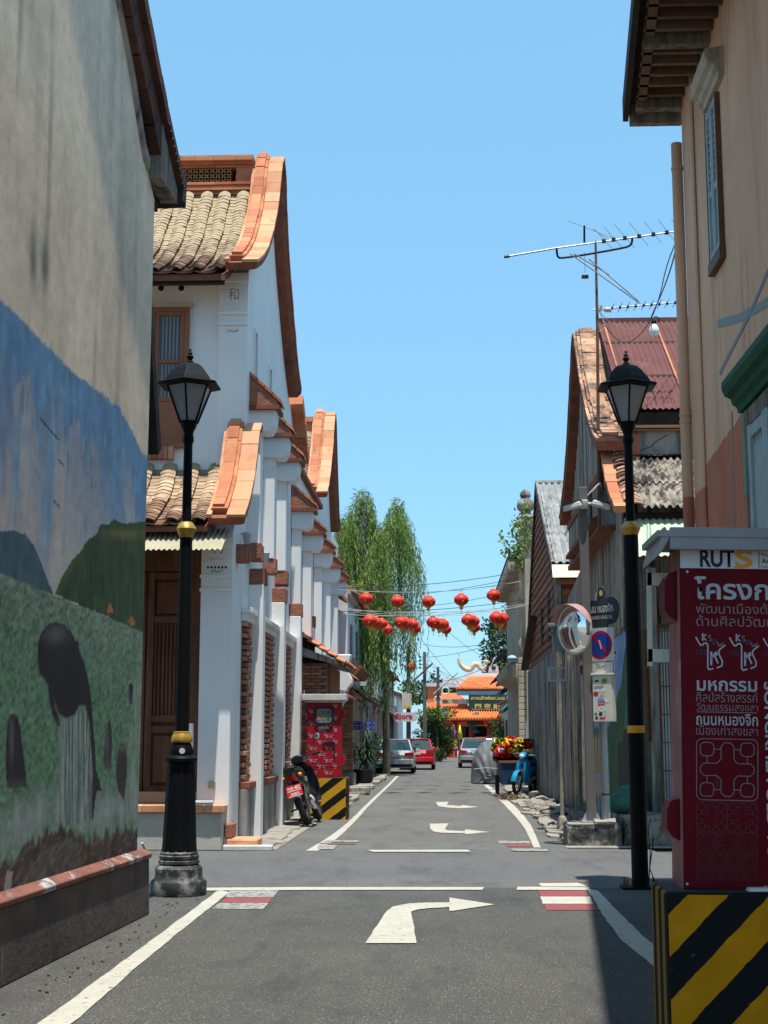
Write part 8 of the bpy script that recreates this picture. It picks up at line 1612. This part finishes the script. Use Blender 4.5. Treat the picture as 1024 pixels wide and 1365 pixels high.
def motorbike(name, label, paint, plate=True, mirr=True):
    t = thing(name, label, 'motorcycle', (0, 0, 0)); L = 1.22
    def wheel(y, x=0, steer=0):
        b = MB(); b.torus((x, y, .29), .245, .045, 'x', 32, 10); w_ = b.build('wheel', 'rubber', t, smooth=True)
        b = MB(); b.torus((x, y, .29), .205, .016, 'x', 28, 6); b.tube([(x-.05, y, .29), (x+.05, y, .29)], .05, 12)
        for k in range(5): a = k*2*math.pi/5; b.tube([(x, y+.04*math.cos(a), .29+.04*math.sin(a)), (x, y+.2*math.cos(a), .29+.2*math.sin(a))], .012, 5)
        b.build('rim', 'steel' if paint != 'black_gloss' else 'black_plastic', w_, smooth=True)
    wheel(0); wheel(L)
    S_ = lambda pr: [[(x, y, z) for x, z in q] for y, q in pr]
    def sec(y, w, z0, z1, k=.7): return (y, [(-w*k, z0), (-w, lerp(z0, z1, .35)), (-w*.9, lerp(z0, z1, .8)), (-w*.45, z1), (w*.45, z1), (w*.9, lerp(z0, z1, .8)), (w, lerp(z0, z1, .35)), (w*k, z0)])
    b = MB(); b.loft(S_([sec(-.38, .035, .74, .80), sec(-.28, .085, .68, .82), sec(-.10, .12, .60, .80), sec(.15, .135, .52, .76), sec(.38, .12, .42, .70), sec(.55, .09, .34, .56), sec(.72, .07, .34, .52), sec(.88, .07, .40, .62)])[::-1]); b.build('rear_body', paint, t, smooth=True)
    b = MB(); b.loft(S_([sec(-.30, .08, .80, .87), sec(-.1, .12, .78, .88), sec(.2, .13, .75, .84), sec(.42, .11, .72, .80), sec(.50, .06, .72, .77)])[::-1]); b.build('seat', 'black_plastic', t, smooth=True)
    b = MB(); b.loft([[(-.17, .86, .30), (-.10, .96, .30), (.10, .96, .30), (.17, .86, .30)], [(-.20, .88, .55), (-.11, 1.0, .55), (.11, 1.0, .55), (.20, .88, .55)], [(-.17, .86, .80), (-.08, .97, .82), (.08, .97, .82), (.17, .86, .80)], [(-.07, .84, .93), (-.04, .90, .93), (.04, .90, .93), (.07, .84, .93)]]); b.build('leg_shield', paint, t, smooth=True)
    b = MB(); b.loft(S_([sec(.74, .09, .93, 1.02), sec(.84, .13, .90, 1.05), sec(.95, .11, .90, 1.02), sec(1.03, .05, .92, .98)])[::-1]); b.build('handlebar_cowl', paint, t, smooth=True)
    b = MB(); b.ell((0, 1.02, .94), (.07, .04, .055)); b.build('headlight', 'tail_clear', t, smooth=True)
    b = MB(); b.ell((0, .90, .72), (.06, .12, .05)) if 0 else b.tube([(0, .88, .9), (0, 1.10, .45)], .03, 8); b.build('steering_head', 'black_plastic', t)
    for s in (-1, 1):
        b = MB(); b.tube([(s*.06, 1.06, .62), (s*.06, 1.21, .29)], .022, 8); b.build('fork', 'chrome', t, smooth=True)
        b = MB(); b.tube([(s*.08, .86, .98), (s*.22, .82, 1.0), (s*.27, .80, .99)], .013, 8); b.build('handlebar', 'chrome', t); b = MB(); b.tube([(s*.24, .81, 1.0), (s*.37, .76, .99)], .02, 8); b.build('grip', 'rubber', t)
        b = MB(); b.tube([(s*.21, .94, 1.0), (s*.36, .97, 1.0)], .007, 5); b.build('brake_lever', 'chrome', t)
        if mirr:
            b = MB(); b.tube(smoothc([(s*.20, .84, 1.02), (s*.22, .85, 1.12), (s*.34, .83, 1.20)], 1), .006, 6); ms = b.build('mirror_stalk', 'black_plastic', t)
            b = MB(); b.ell((s*.37, .83, 1.24), (.065, .018, .05)); m2 = b.build('mirror', 'black_plastic', t, smooth=True); b = MB(); b.ell((s*.37, .812, 1.24), (.056, .006, .042)); b.build('mirror_glass', 'chrome', m2, smooth=True)
        b = MB(); b.tube([(s*.10, -.02, .60), (s*.085, .0, .30)], .026, 10); b.build('shock_absorber', 'chrome', t, smooth=True)
        b = MB(); b.ell((s*.13, -.28, .74), (.03, .05, .028)); b.build('indicator', 'print_orange' if s > 0 else 'print_orange', t, smooth=True)
        b = MB(); b.tube([(s*.10, .25, .27), (s*.24, .25, .26)], .014, 6); b.build('footpeg', 'rubber', t)
    b = MB(); b.loft([[(-.055, .0+.32*math.cos(a), .29+.32*math.sin(a)), (0, .34*math.cos(a), .29+.34*math.sin(a)), (.055, .32*math.cos(a), .29+.32*math.sin(a)), (.05, .31*math.cos(a), .29+.31*math.sin(a)), (-.05, .31*math.cos(a), .29+.31*math.sin(a))] for a in [math.radians(x) for x in range(60, 200, 14)]]); b.build('rear_fender', 'black_plastic', t, smooth=True)
    b = MB(); b.loft([[(-.06, L+.31*math.cos(a), .29+.31*math.sin(a)), (0, L+.335*math.cos(a), .29+.335*math.sin(a)), (.06, L+.31*math.cos(a), .29+.31*math.sin(a)), (.055, L+.30*math.cos(a), .29+.30*math.sin(a)), (-.055, L+.30*math.cos(a), .29+.30*math.sin(a))] for a in [math.radians(x) for x in range(10, 160, 14)]]); b.build('front_fender', paint, t, smooth=True)
    b = MB(); b.loft(S_([sec(-.37, .045, .70, .78), sec(-.30, .075, .66, .78), sec(-.24, .08, .66, .76)])[::-1]); b.build('tail_light', 'tail_red', t, smooth=True)
    if plate:
        T = RT((0, -.37, .53), -.25); b = MB(); b.cbox(.23, .01, .17, T); pl = b.build('number_plate', 'plate_red', t)
        F = Face(T @ Vector((-.115, -.006, -.085)), (1, 0, 0), (T.to_3x3() @ Vector((0, 0, 1)))); text('กรย 402', F, .02, .105, .19, .05, 'kerb_paint', pl, .002, .03); text('สงขลา', F, .05, .02, .13, .04, 'kerb_paint', pl, .002, .03)
        b = MB(); stroke(b, F, [(.015, .088), (.215, .088)], .012, .002); stroke(b, F, [(.015, .008), (.215, .008)], .010, .002); b.build('plate_line', 'kerb_paint', pl)
    b = MB(); b.tube(smoothc([(.09, .55, .22), (.13, .3, .22), (.15, .0, .27), (.16, -.25, .36)], 1), [.02, .025, .03, .045, .05, .05, .05, .045][:8] if 0 else .038, 10); b.build('exhaust', 'chrome', t, smooth=True)
    b = MB(); b.ell((0, .48, .33), (.13, .2, .12)); b.cbox(.12, .2, .14, RT((0, .66, .36), .4)); b.build('engine', 'steel', t, smooth=True)
    b = MB(); b.tube([(-.02, .3, .25), (-.22, .26, .02)], .012, 6); b.build('side_stand', 'black_plastic', t)
    b = MB(); b.box(-.10, -.06, -.02, .5, .26, .36); b.build('chain_case', 'black_plastic', t, bevel=.01)
    b = MB(); b.tube(smoothc([(-.09, .0, .80), (-.10, -.28, .88), (.0, -.36, .90), (.10, -.28, .88), (.09, .0, .80)], 2), .011, 6); b.build('grab_rail', 'black_plastic', t, smooth=True)
    b = MB(); b.cbox(.012, .18, .07, RT((.136, .12, .66), 0, 0)); b.build('side_decal', 'box_grey', t)
    return t
mb = motorbike('motorcycle', 'black motorcycle with a red number plate leaning at the left kerb', 'black_gloss')
mb.location = (at(411, 1102, 25.5).x, 25.55, 0.03); mb.rotation_euler = (0, math.radians(-17), math.radians(-3)); mb.scale = (1.2, 1.2, 1.2)
mb2 = motorbike('motorcycle', 'bright blue motorcycle with front wheel turned, beside the loaded cart', 'blue_paint', False, True)
mb2.location = (at(710, 1045, 39.4).x, 39.7, 0.05); mb2.rotation_euler = (0, math.radians(-6), math.radians(158)); mb2.scale = (1.08, 1.08, 1.08)
# side cart and its load
t = thing('side_cart', 'dark blue side cart with wooden edge attached beside the blue motorcycle', 'cart', (1.75, 40, 0)); xa, xb = at(667, 1030, 39.6).x, at(688, 1030, 39.6).x
b = MB(); b.prism([(39.2, .30), (40.9, .30), (40.9, .85), (39.2, .90)], 'x', xa, xb+.1); b.build('box', 'blue_dark', t, bevel=.02)
b = MB(); b.box(xa-.04, xb+.12, 39.16, 40.94, .88, .94); b.build('rim_board', 'wood_window', t)
b = MB(); b.torus((xa-.07, 40.1, .27), .22, .05, 'x', 26, 8); b.build('wheel', 'rubber', t, smooth=True)
b = MB(); b.tube([(xb+.1, 39.5, .5), (2.15, 39.6, .5)], .02, 6); b.tube([(xb+.1, 40.5, .5), (2.15, 40.4, .5)], .02, 6); b.build('tow_bar', 'rust', t)
r = random.Random(15); cxl = at(683, 1000, 39.8).x
def bag(px, py, Y, rx, rz_, mat, lab):
    """a crumpled cloth or plastic bag: a folded sheet with thickness"""
    c = at(px, py, Y); q = np.random.default_rng(int(px*7+py)); nu, nv = 11, 8; b = MB(); vs = []
    D = q.random((nu, nv)); D = (D+np.roll(D, 1, 0)+np.roll(D, 1, 1))/3
    for i in range(nu):
        for j in range(nv):
            u, v = -1+2*i/(nu-1), -1+2*j/(nv-1); k = math.sqrt(max(0, 1-.45*u*u*v*v)); bulge = math.sqrt(max(0, 1.02-.5*u*u-.5*v*v))
            vs.append((c.x+rx*u*k*(.85+.35*D[i, j]), Y-.22*bulge+.30*(D[i, j]-.5)+.06*math.sin(i*2.1+j), c.z+rz_*v*k*(.8+.4*D[i, j])+.10*(D[i, j-1]-.5)))
    fr_ = [(i*nv+j, (i+1)*nv+j, (i+1)*nv+j+1, i*nv+j+1) for i in range(nu-1) for j in range(nv-1)]; b.add(vs, fr_); n = len(vs)
    b.add([(x, y+.10+.1*(1-abs(y-Y)), z) for x, y, z in vs], [f[::-1] for f in fr_])
    edge = [i*nv for i in range(nu)]+[(nu-1)*nv+j for j in range(1, nv)]+[i*nv+nv-1 for i in range(nu-2, -1, -1)]+[j for j in range(nv-2, 0, -1)]
    b.f += [(edge[i], edge[(i+1) % len(edge)], edge[(i+1) % len(edge)]+n, edge[i]+n) for i in range(len(edge))]; b.m += [0]*len(edge)
    tag(b.build('stuffed_bag', mat), lab, 'bag', 'bags and cloth heaped on the side cart')
for a in ((671, 1003, 39.7, .26, .16, 'plate_red', 'large red and white bag low on the cart heap'), (672, 990, 39.9, .28, .12, 'yellow', 'flat yellow sheet on the left of the cart heap'), (686, 999, 39.6, .22, .13, 'yellow', 'yellow bag in the middle of the cart heap'), (696, 1004, 39.7, .25, .12, 'yellow', 'yellow bag at the right end of the cart heap'), (681, 986, 40.0, .17, .09, 'plate_red', 'red cloth on top of the cart heap'), (700, 994, 40.1, .2, .10, 'lantern', 'orange red bag by the big leaf on the heap'),
          (663, 996, 40.0, .2, .13, 'leaf_lime', 'lime green bag at the left edge of the heap'), (676, 1010, 40.0, .4, .16, 'leaf_dark', 'dark green bag under the others on the cart'), (690, 988, 39.9, .15, .07, 'yellow', 'small yellow cloth near the top of the heap'), (697, 1012, 39.9, .3, .12, 'leaf_dark', 'dark bag under the right side of the heap'), (668, 1000, 39.42, .08, .06, 'white_sheet', 'small white packet on the red bag'), (692, 996, 39.5, .12, .06, 'leaf_lime', 'small lime cloth beside the middle yellow bag'), (678, 994, 39.5, .13, .05, 'plate_red', 'crumpled red strip between the yellow pieces'), (666, 986, 39.9, .13, .06, 'leaf_lime', 'lime cloth at the top left of the heap')): bag(*a)
c = at(705, 991, 40.2); b = MB(); pts = [(c.x+.30*math.cos(a)*(1+.12*math.sin(3*a)), 40.2+.05*math.sin(a*2), c.z+.14*math.sin(a)) for a in [2*math.pi*k/20 for k in range(20)]]; b.loft([pts, [(x, y+.03, z) for x, y, z in pts]]); tag(b.build('large_leaf', 'leaf_green'), 'broad round green leaf lying on the right of the cart heap', 'leaf')
b = MB(); rq = np.random.default_rng(5)
leaves('leaf_pile', [(1.35+abs(rq.normal())*.35, 37.6+rq.normal()*.8, .03+abs(rq.normal())*.02) for _ in range(320)], [tuple(rq.normal(size=3)*np.array([1, 1, .3])) for _ in range(320)], .10, .05, ['soil', 'soil', 'bark'], None, 6)
tag(bpy.data.objects['leaf_pile'], 'dry brown leaves drifted on the road edge by the blue motorcycle', 'leaves', kind='stuff')

# ================================================================== lanterns and the wires that carry them
def lantern_meshes():
    b = MB(); n = 48; rings = []
    for i in range(13):
        ph = math.pi*(i+.7)/14.4-math.pi/2; r_ = .205*math.cos(ph); rings.append([(r_*(1-.035*(j % 3 == 0))*math.cos(2*math.pi*j/n), r_*(1-.035*(j % 3 == 0))*math.sin(2*math.pi*j/n), .165*math.sin(ph)) for j in range(n)])
    b.loft(rings); body = b.mesh('body', 'lantern', smooth=True)
    b = MB(); b.lathe(0, 0, [(.075, .155), (.08, .165), (.075, .185), (.03, .19)], 14); cap = b.mesh('cap', 'lantern_gold', smooth=True)
    b = MB(); b.lathe(0, 0, [(.03, -.19), (.07, -.185), (.078, -.16), (.07, -.15)], 14); base = b.mesh('base_ring', 'lantern_gold', smooth=True)
    b = MB(); b.lathe(0, 0, [(.010, -.19), (.05, -.20), (.055, -.26), (.008, -.28)], 10); b.tube([(0, 0, -.28), (.005, 0, -.40)], .008, 5); tas = b.mesh('tassel', 'lantern_gold')
    b = MB(); b.tube([(0, 0, .19), (0, 0, .27)], .006, 5); hk = b.mesh('hook', 'wire')
    b = MB()
    for k in range(4):
        for (dz, w) in ((.05, .05), (0, .035), (-.05, .045)):
            a = k*math.pi/2-.6; cc = Vector((.200*math.cos(a), .200*math.sin(a), dz)); b.cbox(.006, w, .022, RT(cc, rz=a))
    mk = b.mesh('gold_print', 'lantern_gold'); return [('body', body), ('cap', cap), ('base_ring', base), ('tassel', tas), ('hook', hk), ('gold_print', mk)]
LM = lantern_meshes(); LPOS = []
rowsL = [('top row', 40.0, [(488, 798), (530, 801.5), (571.5, 802), (615, 799.5), (658, 793.5)]), ('second row', 40.6, [(493, 827.5), (535, 829.5), (577.5, 829.5), (624.5, 826.5), (661.5, 823.5)]), ('third row', 43.0, [(500.5, 829.5), (541.5, 831.5), (585, 832), (631, 828), (666.5, 825.5)]),
         ('fourth row', 46.0, [(509, 831.5), (550, 832.5), (590.5, 832), (629, 831), (670, 824)]), ('farthest row', 50.0, [(516, 839), (553.5, 838), (594.5, 839), (632.5, 836.5), (668.5, 832)])]
for (rn, Y, L_) in rowsL:
    for i, (px, py) in enumerate(L_):
        c = at(px, py, Y); pos = ('leftmost', 'second from left', 'middle', 'second from right', 'rightmost')[i]
        t = thing('paper_lantern', f'round red lantern with gold tassel, {pos} in the {rn} over the street', 'lantern', c, 'red lanterns strung across the street')
        for nm, me_ in LM: o = bpy.data.objects.new(nm, me_); link(o, t)
        t.rotation_euler = (random.uniform(-.08, .08), random.uniform(-.08, .08), random.uniform(0, 3)); s_ = random.uniform(.95, 1.03); t.scale = (s_, s_, s_); LPOS.append((Y, c))
def sag(a, c, s, n=10): return [tuple(Vector(a).lerp(Vector(c), i/n)-Vector((0, 0, s*4*(i/n)*(1-i/n)))) for i in range(n+1)]
for k, (rn, Y, L_) in enumerate(rowsL):
    pts = [at(px, py, Y)+Vector((0, 0, .27)) for px, py in L_]; a = Vector((-3.0, Y, pts[0].z+.12)); c = Vector((2.75, Y, pts[-1].z+.18)); b = MB(); b.tube([a]+pts+[c], .006, 5); tag(b.build('lantern_wire', 'wire_pale' if k else 'wire'), f'thin wire carrying the {rn} of red lanterns', 'wire', 'wires carrying the lanterns')
WR = [((452, 784), (694, 762), 38, 43, .12, 0), ((452, 786), (694, 775), 38, 43, .18, 1), ((448, 815), (694, 800), 39, 42, .12, 0), ((448, 818), (694, 806), 39, 42, .18, 1), ((446, 812), (690, 812), 42, 48, .1, 1), ((520, 795), (692, 770), 60, 47, .1, 0), ((520, 808), (692, 785), 60, 47, .2, 0),
      ((560, 858), (688, 850), 90, 60, .3, 0), ((566, 876), (688, 848), 88, 60, .2, 0), ((560, 850), (640, 935), 60, 110, .3, 0), ((597, 842), (690, 895), 60, 95, .3, 0), ((566, 870), (600, 905), 88, 112, .2, 0), ((566, 884), (672, 920), 88, 110, .3, 0), ((546, 880), (566, 874), 75, 88, .2, 0), ((546, 890), (566, 882), 75, 88, .2, 0), ((566, 890), (584, 896), 88, 100, .2, 0), ((572, 910), (690, 868), 88, 60, .3, 0)]
for i, (p, q, Ya_, Yb_, s, pale) in enumerate(WR):
    b = MB(); b.tube(sag(at(*p, Ya_), at(*q, Yb_), s), .009 if Ya_ < 70 else .013, 5); tag(b.build('overhead_wire', 'wire_pale' if pale else 'wire'), 'thin overhead wire crossing the street among many near the lanterns' if i < 7 else 'thin overhead wire running between the far utility poles', 'wire', 'overhead wires by the lanterns' if i < 7 else 'overhead wires at the far poles')
def upole(px, ytop, Y, lab, arm=True, r=.13):
    p = at(px, ytop, Y); t = thing('utility_pole', lab, 'utility pole', (p.x, Y, 0)); b = MB(); b.loft([[(p.x-r, Y-r, 0), (p.x+r, Y-r, 0), (p.x+r, Y+r, 0), (p.x-r, Y+r, 0)], [(p.x-r*.7, Y-r*.7, p.z), (p.x+r*.7, Y-r*.7, p.z), (p.x+r*.7, Y+r*.7, p.z), (p.x-r*.7, Y+r*.7, p.z)]]); b.build('shaft', 'pole_grey', t)
    if arm:
        for k in range(4): z = p.z-.3-.22*k; b = MB(); b.tube([(p.x-.28, Y, z), (p.x, Y, z)], .02, 5); b.lathe(p.x-.28, Y, [(.03, z-.06), (.06, z-.04), (.05, z), (.06, z+.04), (.03, z+.06)], 8); b.build('insulator', 'black_plastic', t)
    return t, p
t, p = upole(566, 869, 86, 'grey utility pole with stacked insulators before the green tree'); b = MB(); b.tube([at(552, 907, 85.8), at(577, 884, 85.8)], .06, 6); b.build('brace', 'rust', t)
t, p = upole(584, 889, 100, 'shorter utility pole nearest the temple, with a slanting arm'); b = MB(); b.tube([at(578, 925, 99.8), at(610, 897, 99.8)], .05, 6); b.build('arm', 'wire_pale', t)
t, p = upole(544.5, 862, 75, 'utility pole carrying a pale meter box with yellow sticker', False); a, c = at(536, 945, 74.8), at(549, 925, 74.8)
b = MB(); b.box(a.x, c.x, 74.6, 74.85, a.z, c.z); mbx = b.build('meter_box', 'sheet_grey' if 0 else 'box_cream', t, bevel=.01); b = MB(); b.box(a.x+.08, c.x-.1, 74.59, 74.6, a.z+.03, a.z+.2); b.build('sticker', 'print_gold', mbx)
for k in range(5): b = MB(); z = 5.2+.3*k; b.torus((p.x+.1, 74.8, z), .25-.03*k, .02, 'y', 14, 5); b.build('coiled_cable', 'wire', t)

# ================================================================== temple at the end of the street
YT = 114.0
te = thing('temple', 'red temple gate with orange glazed roofs and a dragon on its ridge closing the street', 'temple', (1.5, YT, 0))
T_ = lambda px, py, dy=0: at(px, py, YT+dy)
def tbox(name, x0, y0, x1, y1, d0, d1, mat, par=te, bev=0):
    a, c = at(x0, y1, YT+d0), at(x1, y0, YT+d0); b = MB(); b.box(a.x, c.x, YT+d0, YT+d1, a.z, c.z); return b.build(name, mat, par, bevel=bev)
def troof(xl0, xr0, y0, xl1, xr1, y1, d0, d1, mat='roof_orange', n=26, par=te):
    """glazed roof: slope core with rows of half round ribs; (y0 top at depth d1) to (y1 eave at depth d0)"""
    a, c, d, e = at(xl1, y1, YT+d0), at(xr1, y1, YT+d0), at(xr0, y0, YT+d1), at(xl0, y0, YT+d1); b = MB(); b.add([a, c, d, e]+[p-Vector((0, 0, .15)) for p in (a, c, d, e)], [(0, 1, 2, 3), (7, 6, 5, 4), (0, 4, 5, 1), (1, 5, 6, 2), (2, 6, 7, 3), (3, 7, 4, 0)]); r_ = b.build('roof', mat, par)
    for i in range(n+1):
        t = i/n; b = MB(); b.tube([a.lerp(c, t)+Vector((0, -.05, .03)), e.lerp(d, t)+Vector((0, 0, .03))], .07, 6); b.build('tile_rib', mat, r_)
    b = MB()
    for i in range(n+1): p = a.lerp(c, i/n); b.lathe(p.x, p.y-.08, [(.02, p.z-.08), (.08, p.z-.05), (.08, p.z+.08)], 8)
    b.build('eave_tile_ends', 'roof_orange', r_, kind='stuff')
troof(628, 690, 902, 609, 700, 918, 0, 3); troof(628, 690, 902, 609, 700, 918, 6, 3, n=4)
tbox('ridge', 620, 897, 690, 902, 2.8, 3.2, 'plaster_white'); tbox('fascia', 609, 919, 672, 927, .1, .3, 'cloth_blue'); tbox('fascia', 609, 918.5, 672, 920.5, .0, .12, 'kerb_paint')
sb = tbox('name_board', 625, 926, 676, 945, -.1, .1, 'dark_green'); a = at(628, 934.5, YT-.1); F = Face((a.x, YT-.1, a.z), (1, 0, 0), (0, 0, 1)); text('ศาลเจ้าพ่อกวนอู', F, 0, 0, 2.7, .42, 'print_gold', sb, .02, .03); text('關 帝 廟', F, .3, -.62, 2.0, .42, 'print_gold', sb, .02, .03)
troof(578, 612, 925, 570, 626, 945, .5, 2.5, n=18); tbox('fascia', 588, 946, 627, 954, .3, .5, 'plaster_blue'); troof(600, 676, 946, 594, 686, 957.5, -1, .3, n=24)
tbox('orange_gable', 570, 914, 588, 950, 1.2, 1.8, 'roof_orange'); tbox('gable_edge', 568, 910, 608, 915, 1.0, 1.3, 'kerb_paint'); tbox('pink_panel', 590, 932, 626, 938, .2, .6, 'plaster_cream')
for (cx, cy, rr) in ((594, 921, .28), (607, 908, .2), (584, 933, .28)): p = T_(cx, cy, -.05); b = MB(); b.torus(tuple(p), rr, .06, 'y', 20, 6); b.build('ring_ornament', 'kerb_paint', te, smooth=True)
tbox('white_wall', 590, 903, 622, 916, 8, 9, 'plaster_white'); tbox('hall_wall', 586, 957, 690, 1011, 3.5, 4, 'temple_red'); tbox('beam', 590, 957, 690, 962, -.2, .3, 'temple_red'); tbox('beam', 590, 966, 686, 968, .5, .8, 'lantern_gold')
for px in (590, 607, 628, 652, 676): p = T_(px, 985, -.1); b = MB(); b.lathe(p.x, YT-.1, [(.20, 0), (.22, .1), (.16, .2), (.15, 3.0), (.2, 3.1)], 14); b.build('column', 'temple_red', te, smooth=True)
tbox('dark_doorway', 612, 968, 626, 1006, 3.4, 3.5, 'hole'); tbox('dark_doorway', 634, 968, 648, 1006, 3.4, 3.5, 'hole'); tbox('altar', 600, 994, 608, 1012, -1.2, -.4, 'temple_red', bev=.03); tbox('altar_top', 599.5, 986, 608.5, 994, -1.1, -.5, 'lantern_gold', bev=.05)
tbox('white_table', 609.5, 1001, 618, 1009, -1.2, -.6, 'plaster_white'); tbox('steps', 590, 1010, 650, 1014, -2, 3, 'terracotta'); tbox('low_wall', 586, 992, 600, 1012, -.8, -.4, 'temple_red')
def ddragon(pts, r0, mat, nm, Yd):
    b = MB(); Q = smoothc([tuple(at(x, y, Yd)) for x, y in pts], 2); n = len(Q); b.tube(Q, [r0*(.45+.55*math.sin(math.pi*min(1, (i+2)/n*1.1))) for i in range(n)], 9); o = b.build(nm, mat, te, smooth=True); b = MB()
    for i in range(0, n, 2): b.cbox(.05, .05, .22, RT(Vector(Q[i])+Vector((0, 0, r0)), ry=.4*math.sin(i)))
    b.build('spines', 'print_gold', o); p = Vector(Q[-1]); b = MB(); b.ell(p, (.26, .16, .18)); b.cbox(.22, .14, .09, RT(p+Vector((.22, 0, -.02)), ry=.2)); b.cbox(.25, .04, .04, RT(p+Vector((-.05, .1, .2)), ry=-.6)); b.cbox(.25, .04, .04, RT(p+Vector((-.05, -.1, .2)), ry=-.6)); b.build('head', mat, o, smooth=False)
M['dragon'] = pm('dragon_glaze', (0.62, 0.52, 0.30), (0.45, 0.48, 0.42), 6, 0.5, 0.4, 30, 0.02)
ddragon([(612, 877), (613, 885), (620, 892), (628, 893), (631, 886), (637, 885), (640, 891), (645, 893), (648, 886), (648, 882)], .24, 'dragon', 'ridge_dragon', YT+3); ddragon([(629, 972), (626, 962), (630, 954), (636, 951), (640, 954), (632, 965), (634, 975)], .16, 'teal_sheet', 'column_dragon', YT-.4); ddragon([(600, 975), (597, 964), (594, 957), (601, 955), (606, 957)], .14, 'dragon', 'column_dragon', YT-.4)
p = T_(658, 889, 3); b = MB(); P = [(-.42, -.45), (.42, -.45), (.36, .0), (.12, .3), (0, .72), (-.12, .3), (-.36, 0)]; b.prism([(p.x+x, p.z+z) for x, z in P], 'y', YT+2.9, YT+3.1); fl = b.build('flame_finial', 'plaster_white', te, bevel=.02); b = MB(); b.ell((p.x, YT+2.88, p.z-.08), (.2, .06, .2)); b.build('pearl', 'green_paint', fl, smooth=True)
b = MB(); stroke(b, Face((0, YT+2.89, 0), (1, 0, 0), (0, 0, 1)), [(p.x+x*.82, p.z+z*.82) for x, z in P], .06, .0, closed=True); b.build('pink_edge', 'pink', fl)
for (px, m_, lb_) in ((605, 'purple', 'small purple flag on a pole before the temple'), (613, 'yellow', 'small yellow flag on a pole before the temple')):
    t = thing('flag', lb_, 'flag', (T_(px, 1000, -2).x, YT-2, 0)); p = T_(px, 966, -2); b = MB(); b.tube([(p.x, YT-2, 0), (p.x, YT-2, p.z)], .02, 6); b.build('pole', 'wire_pale', t)
    b = MB(); b.loft([[(p.x-.02, YT-2, p.z), (p.x+.03, YT-2.02, p.z)], [(p.x-.12, YT-2.03, p.z-.5), (p.x+.12, YT-2.1, p.z-.5)], [(p.x-.2, YT-2, p.z-1.1), (p.x+.28, YT-2.1, p.z-1.15)]], closed=False, caps=False); fo2 = b.build('cloth', m_, t, smooth=True); sm = fo2.modifiers.new('thickness', 'SOLIDIFY'); sm.thickness = .012
for (px, lb_) in ((648, 'red hanging lantern at the temple eave, right one'), (597, 'red hanging lantern at the temple eave, left one')): p = T_(px, 962, -.6); t = thing('temple_lantern', lb_, 'lantern', p); [link(bpy.data.objects.new(nm, me_), t) for nm, me_ in LM[:4]]; t.scale = (1.3, 1.3, 1.3)
t = thing('white_post', 'white street post with arm at the right side of the temple front', 'post', (T_(683, 1000, -6).x, YT-6, 0)); p = T_(683, 938, -6); b = MB(); b.tube([(p.x, YT-6, 0), (p.x, YT-6, p.z), (p.x+.4, YT-6, p.z+.05)], .05, 8); b.build('shaft', 'steel', t)
b = MB(); q = T_(680, 990, -6); b.box(q.x-.4, q.x+.5, YT-6.2, YT-5.9, 0, 2.2); tag(b.build('notice_panel', 'kerb_paint'), 'pale notice panel standing beside the white post', 'panel')
t = thing('pink_lantern', 'pink hanging lantern beside the meter box pole', 'lantern', at(548, 889, 74)); [link(bpy.data.objects.new(nm, me_), t) for nm, me_ in LM[:4]]; t.scale = (.9, .9, 1.2)
# houses flanking the temple so the street is closed
for (x0, x1, y0, y1, h, m_, lab) in ((-14, -3.2, 99.5, 112, 4.6, 'plaster_white', 'white low house left of the temple court'), (-40, -11.2, 41, 112, 5.5, 'plaster_grey', 'long plain block behind the left row of houses'), (9.2, 40, 22, 112, 4.0, 'plaster_cream', 'long plain block behind the right row of houses'), (-30, -9.6, 20.6, 40.9, 6.0, 'plaster_white', 'plain white neighbour behind the corner house'), (4.5, 22, 99, 113, 4.2, 'plaster_cream', 'cream house right of the temple court')):
    t = thing('background_house', lab, 'house', ((x0+x1)/2, (y0+y1)/2, 0)); b = MB(); b.box(x0, x1, y0, y1, 0, h); b.build('wall', m_, t); b = MB(); b.prism([(x0-.3, h), ((x0+x1)/2, h+1.8), (x1+.3, h), (x1+.3, h-.15), ((x0+x1)/2, h+1.6), (x0-.3, h-.15)], 'y', y0-.2, y1+.2); b.build('roof', 'coping_old', t)
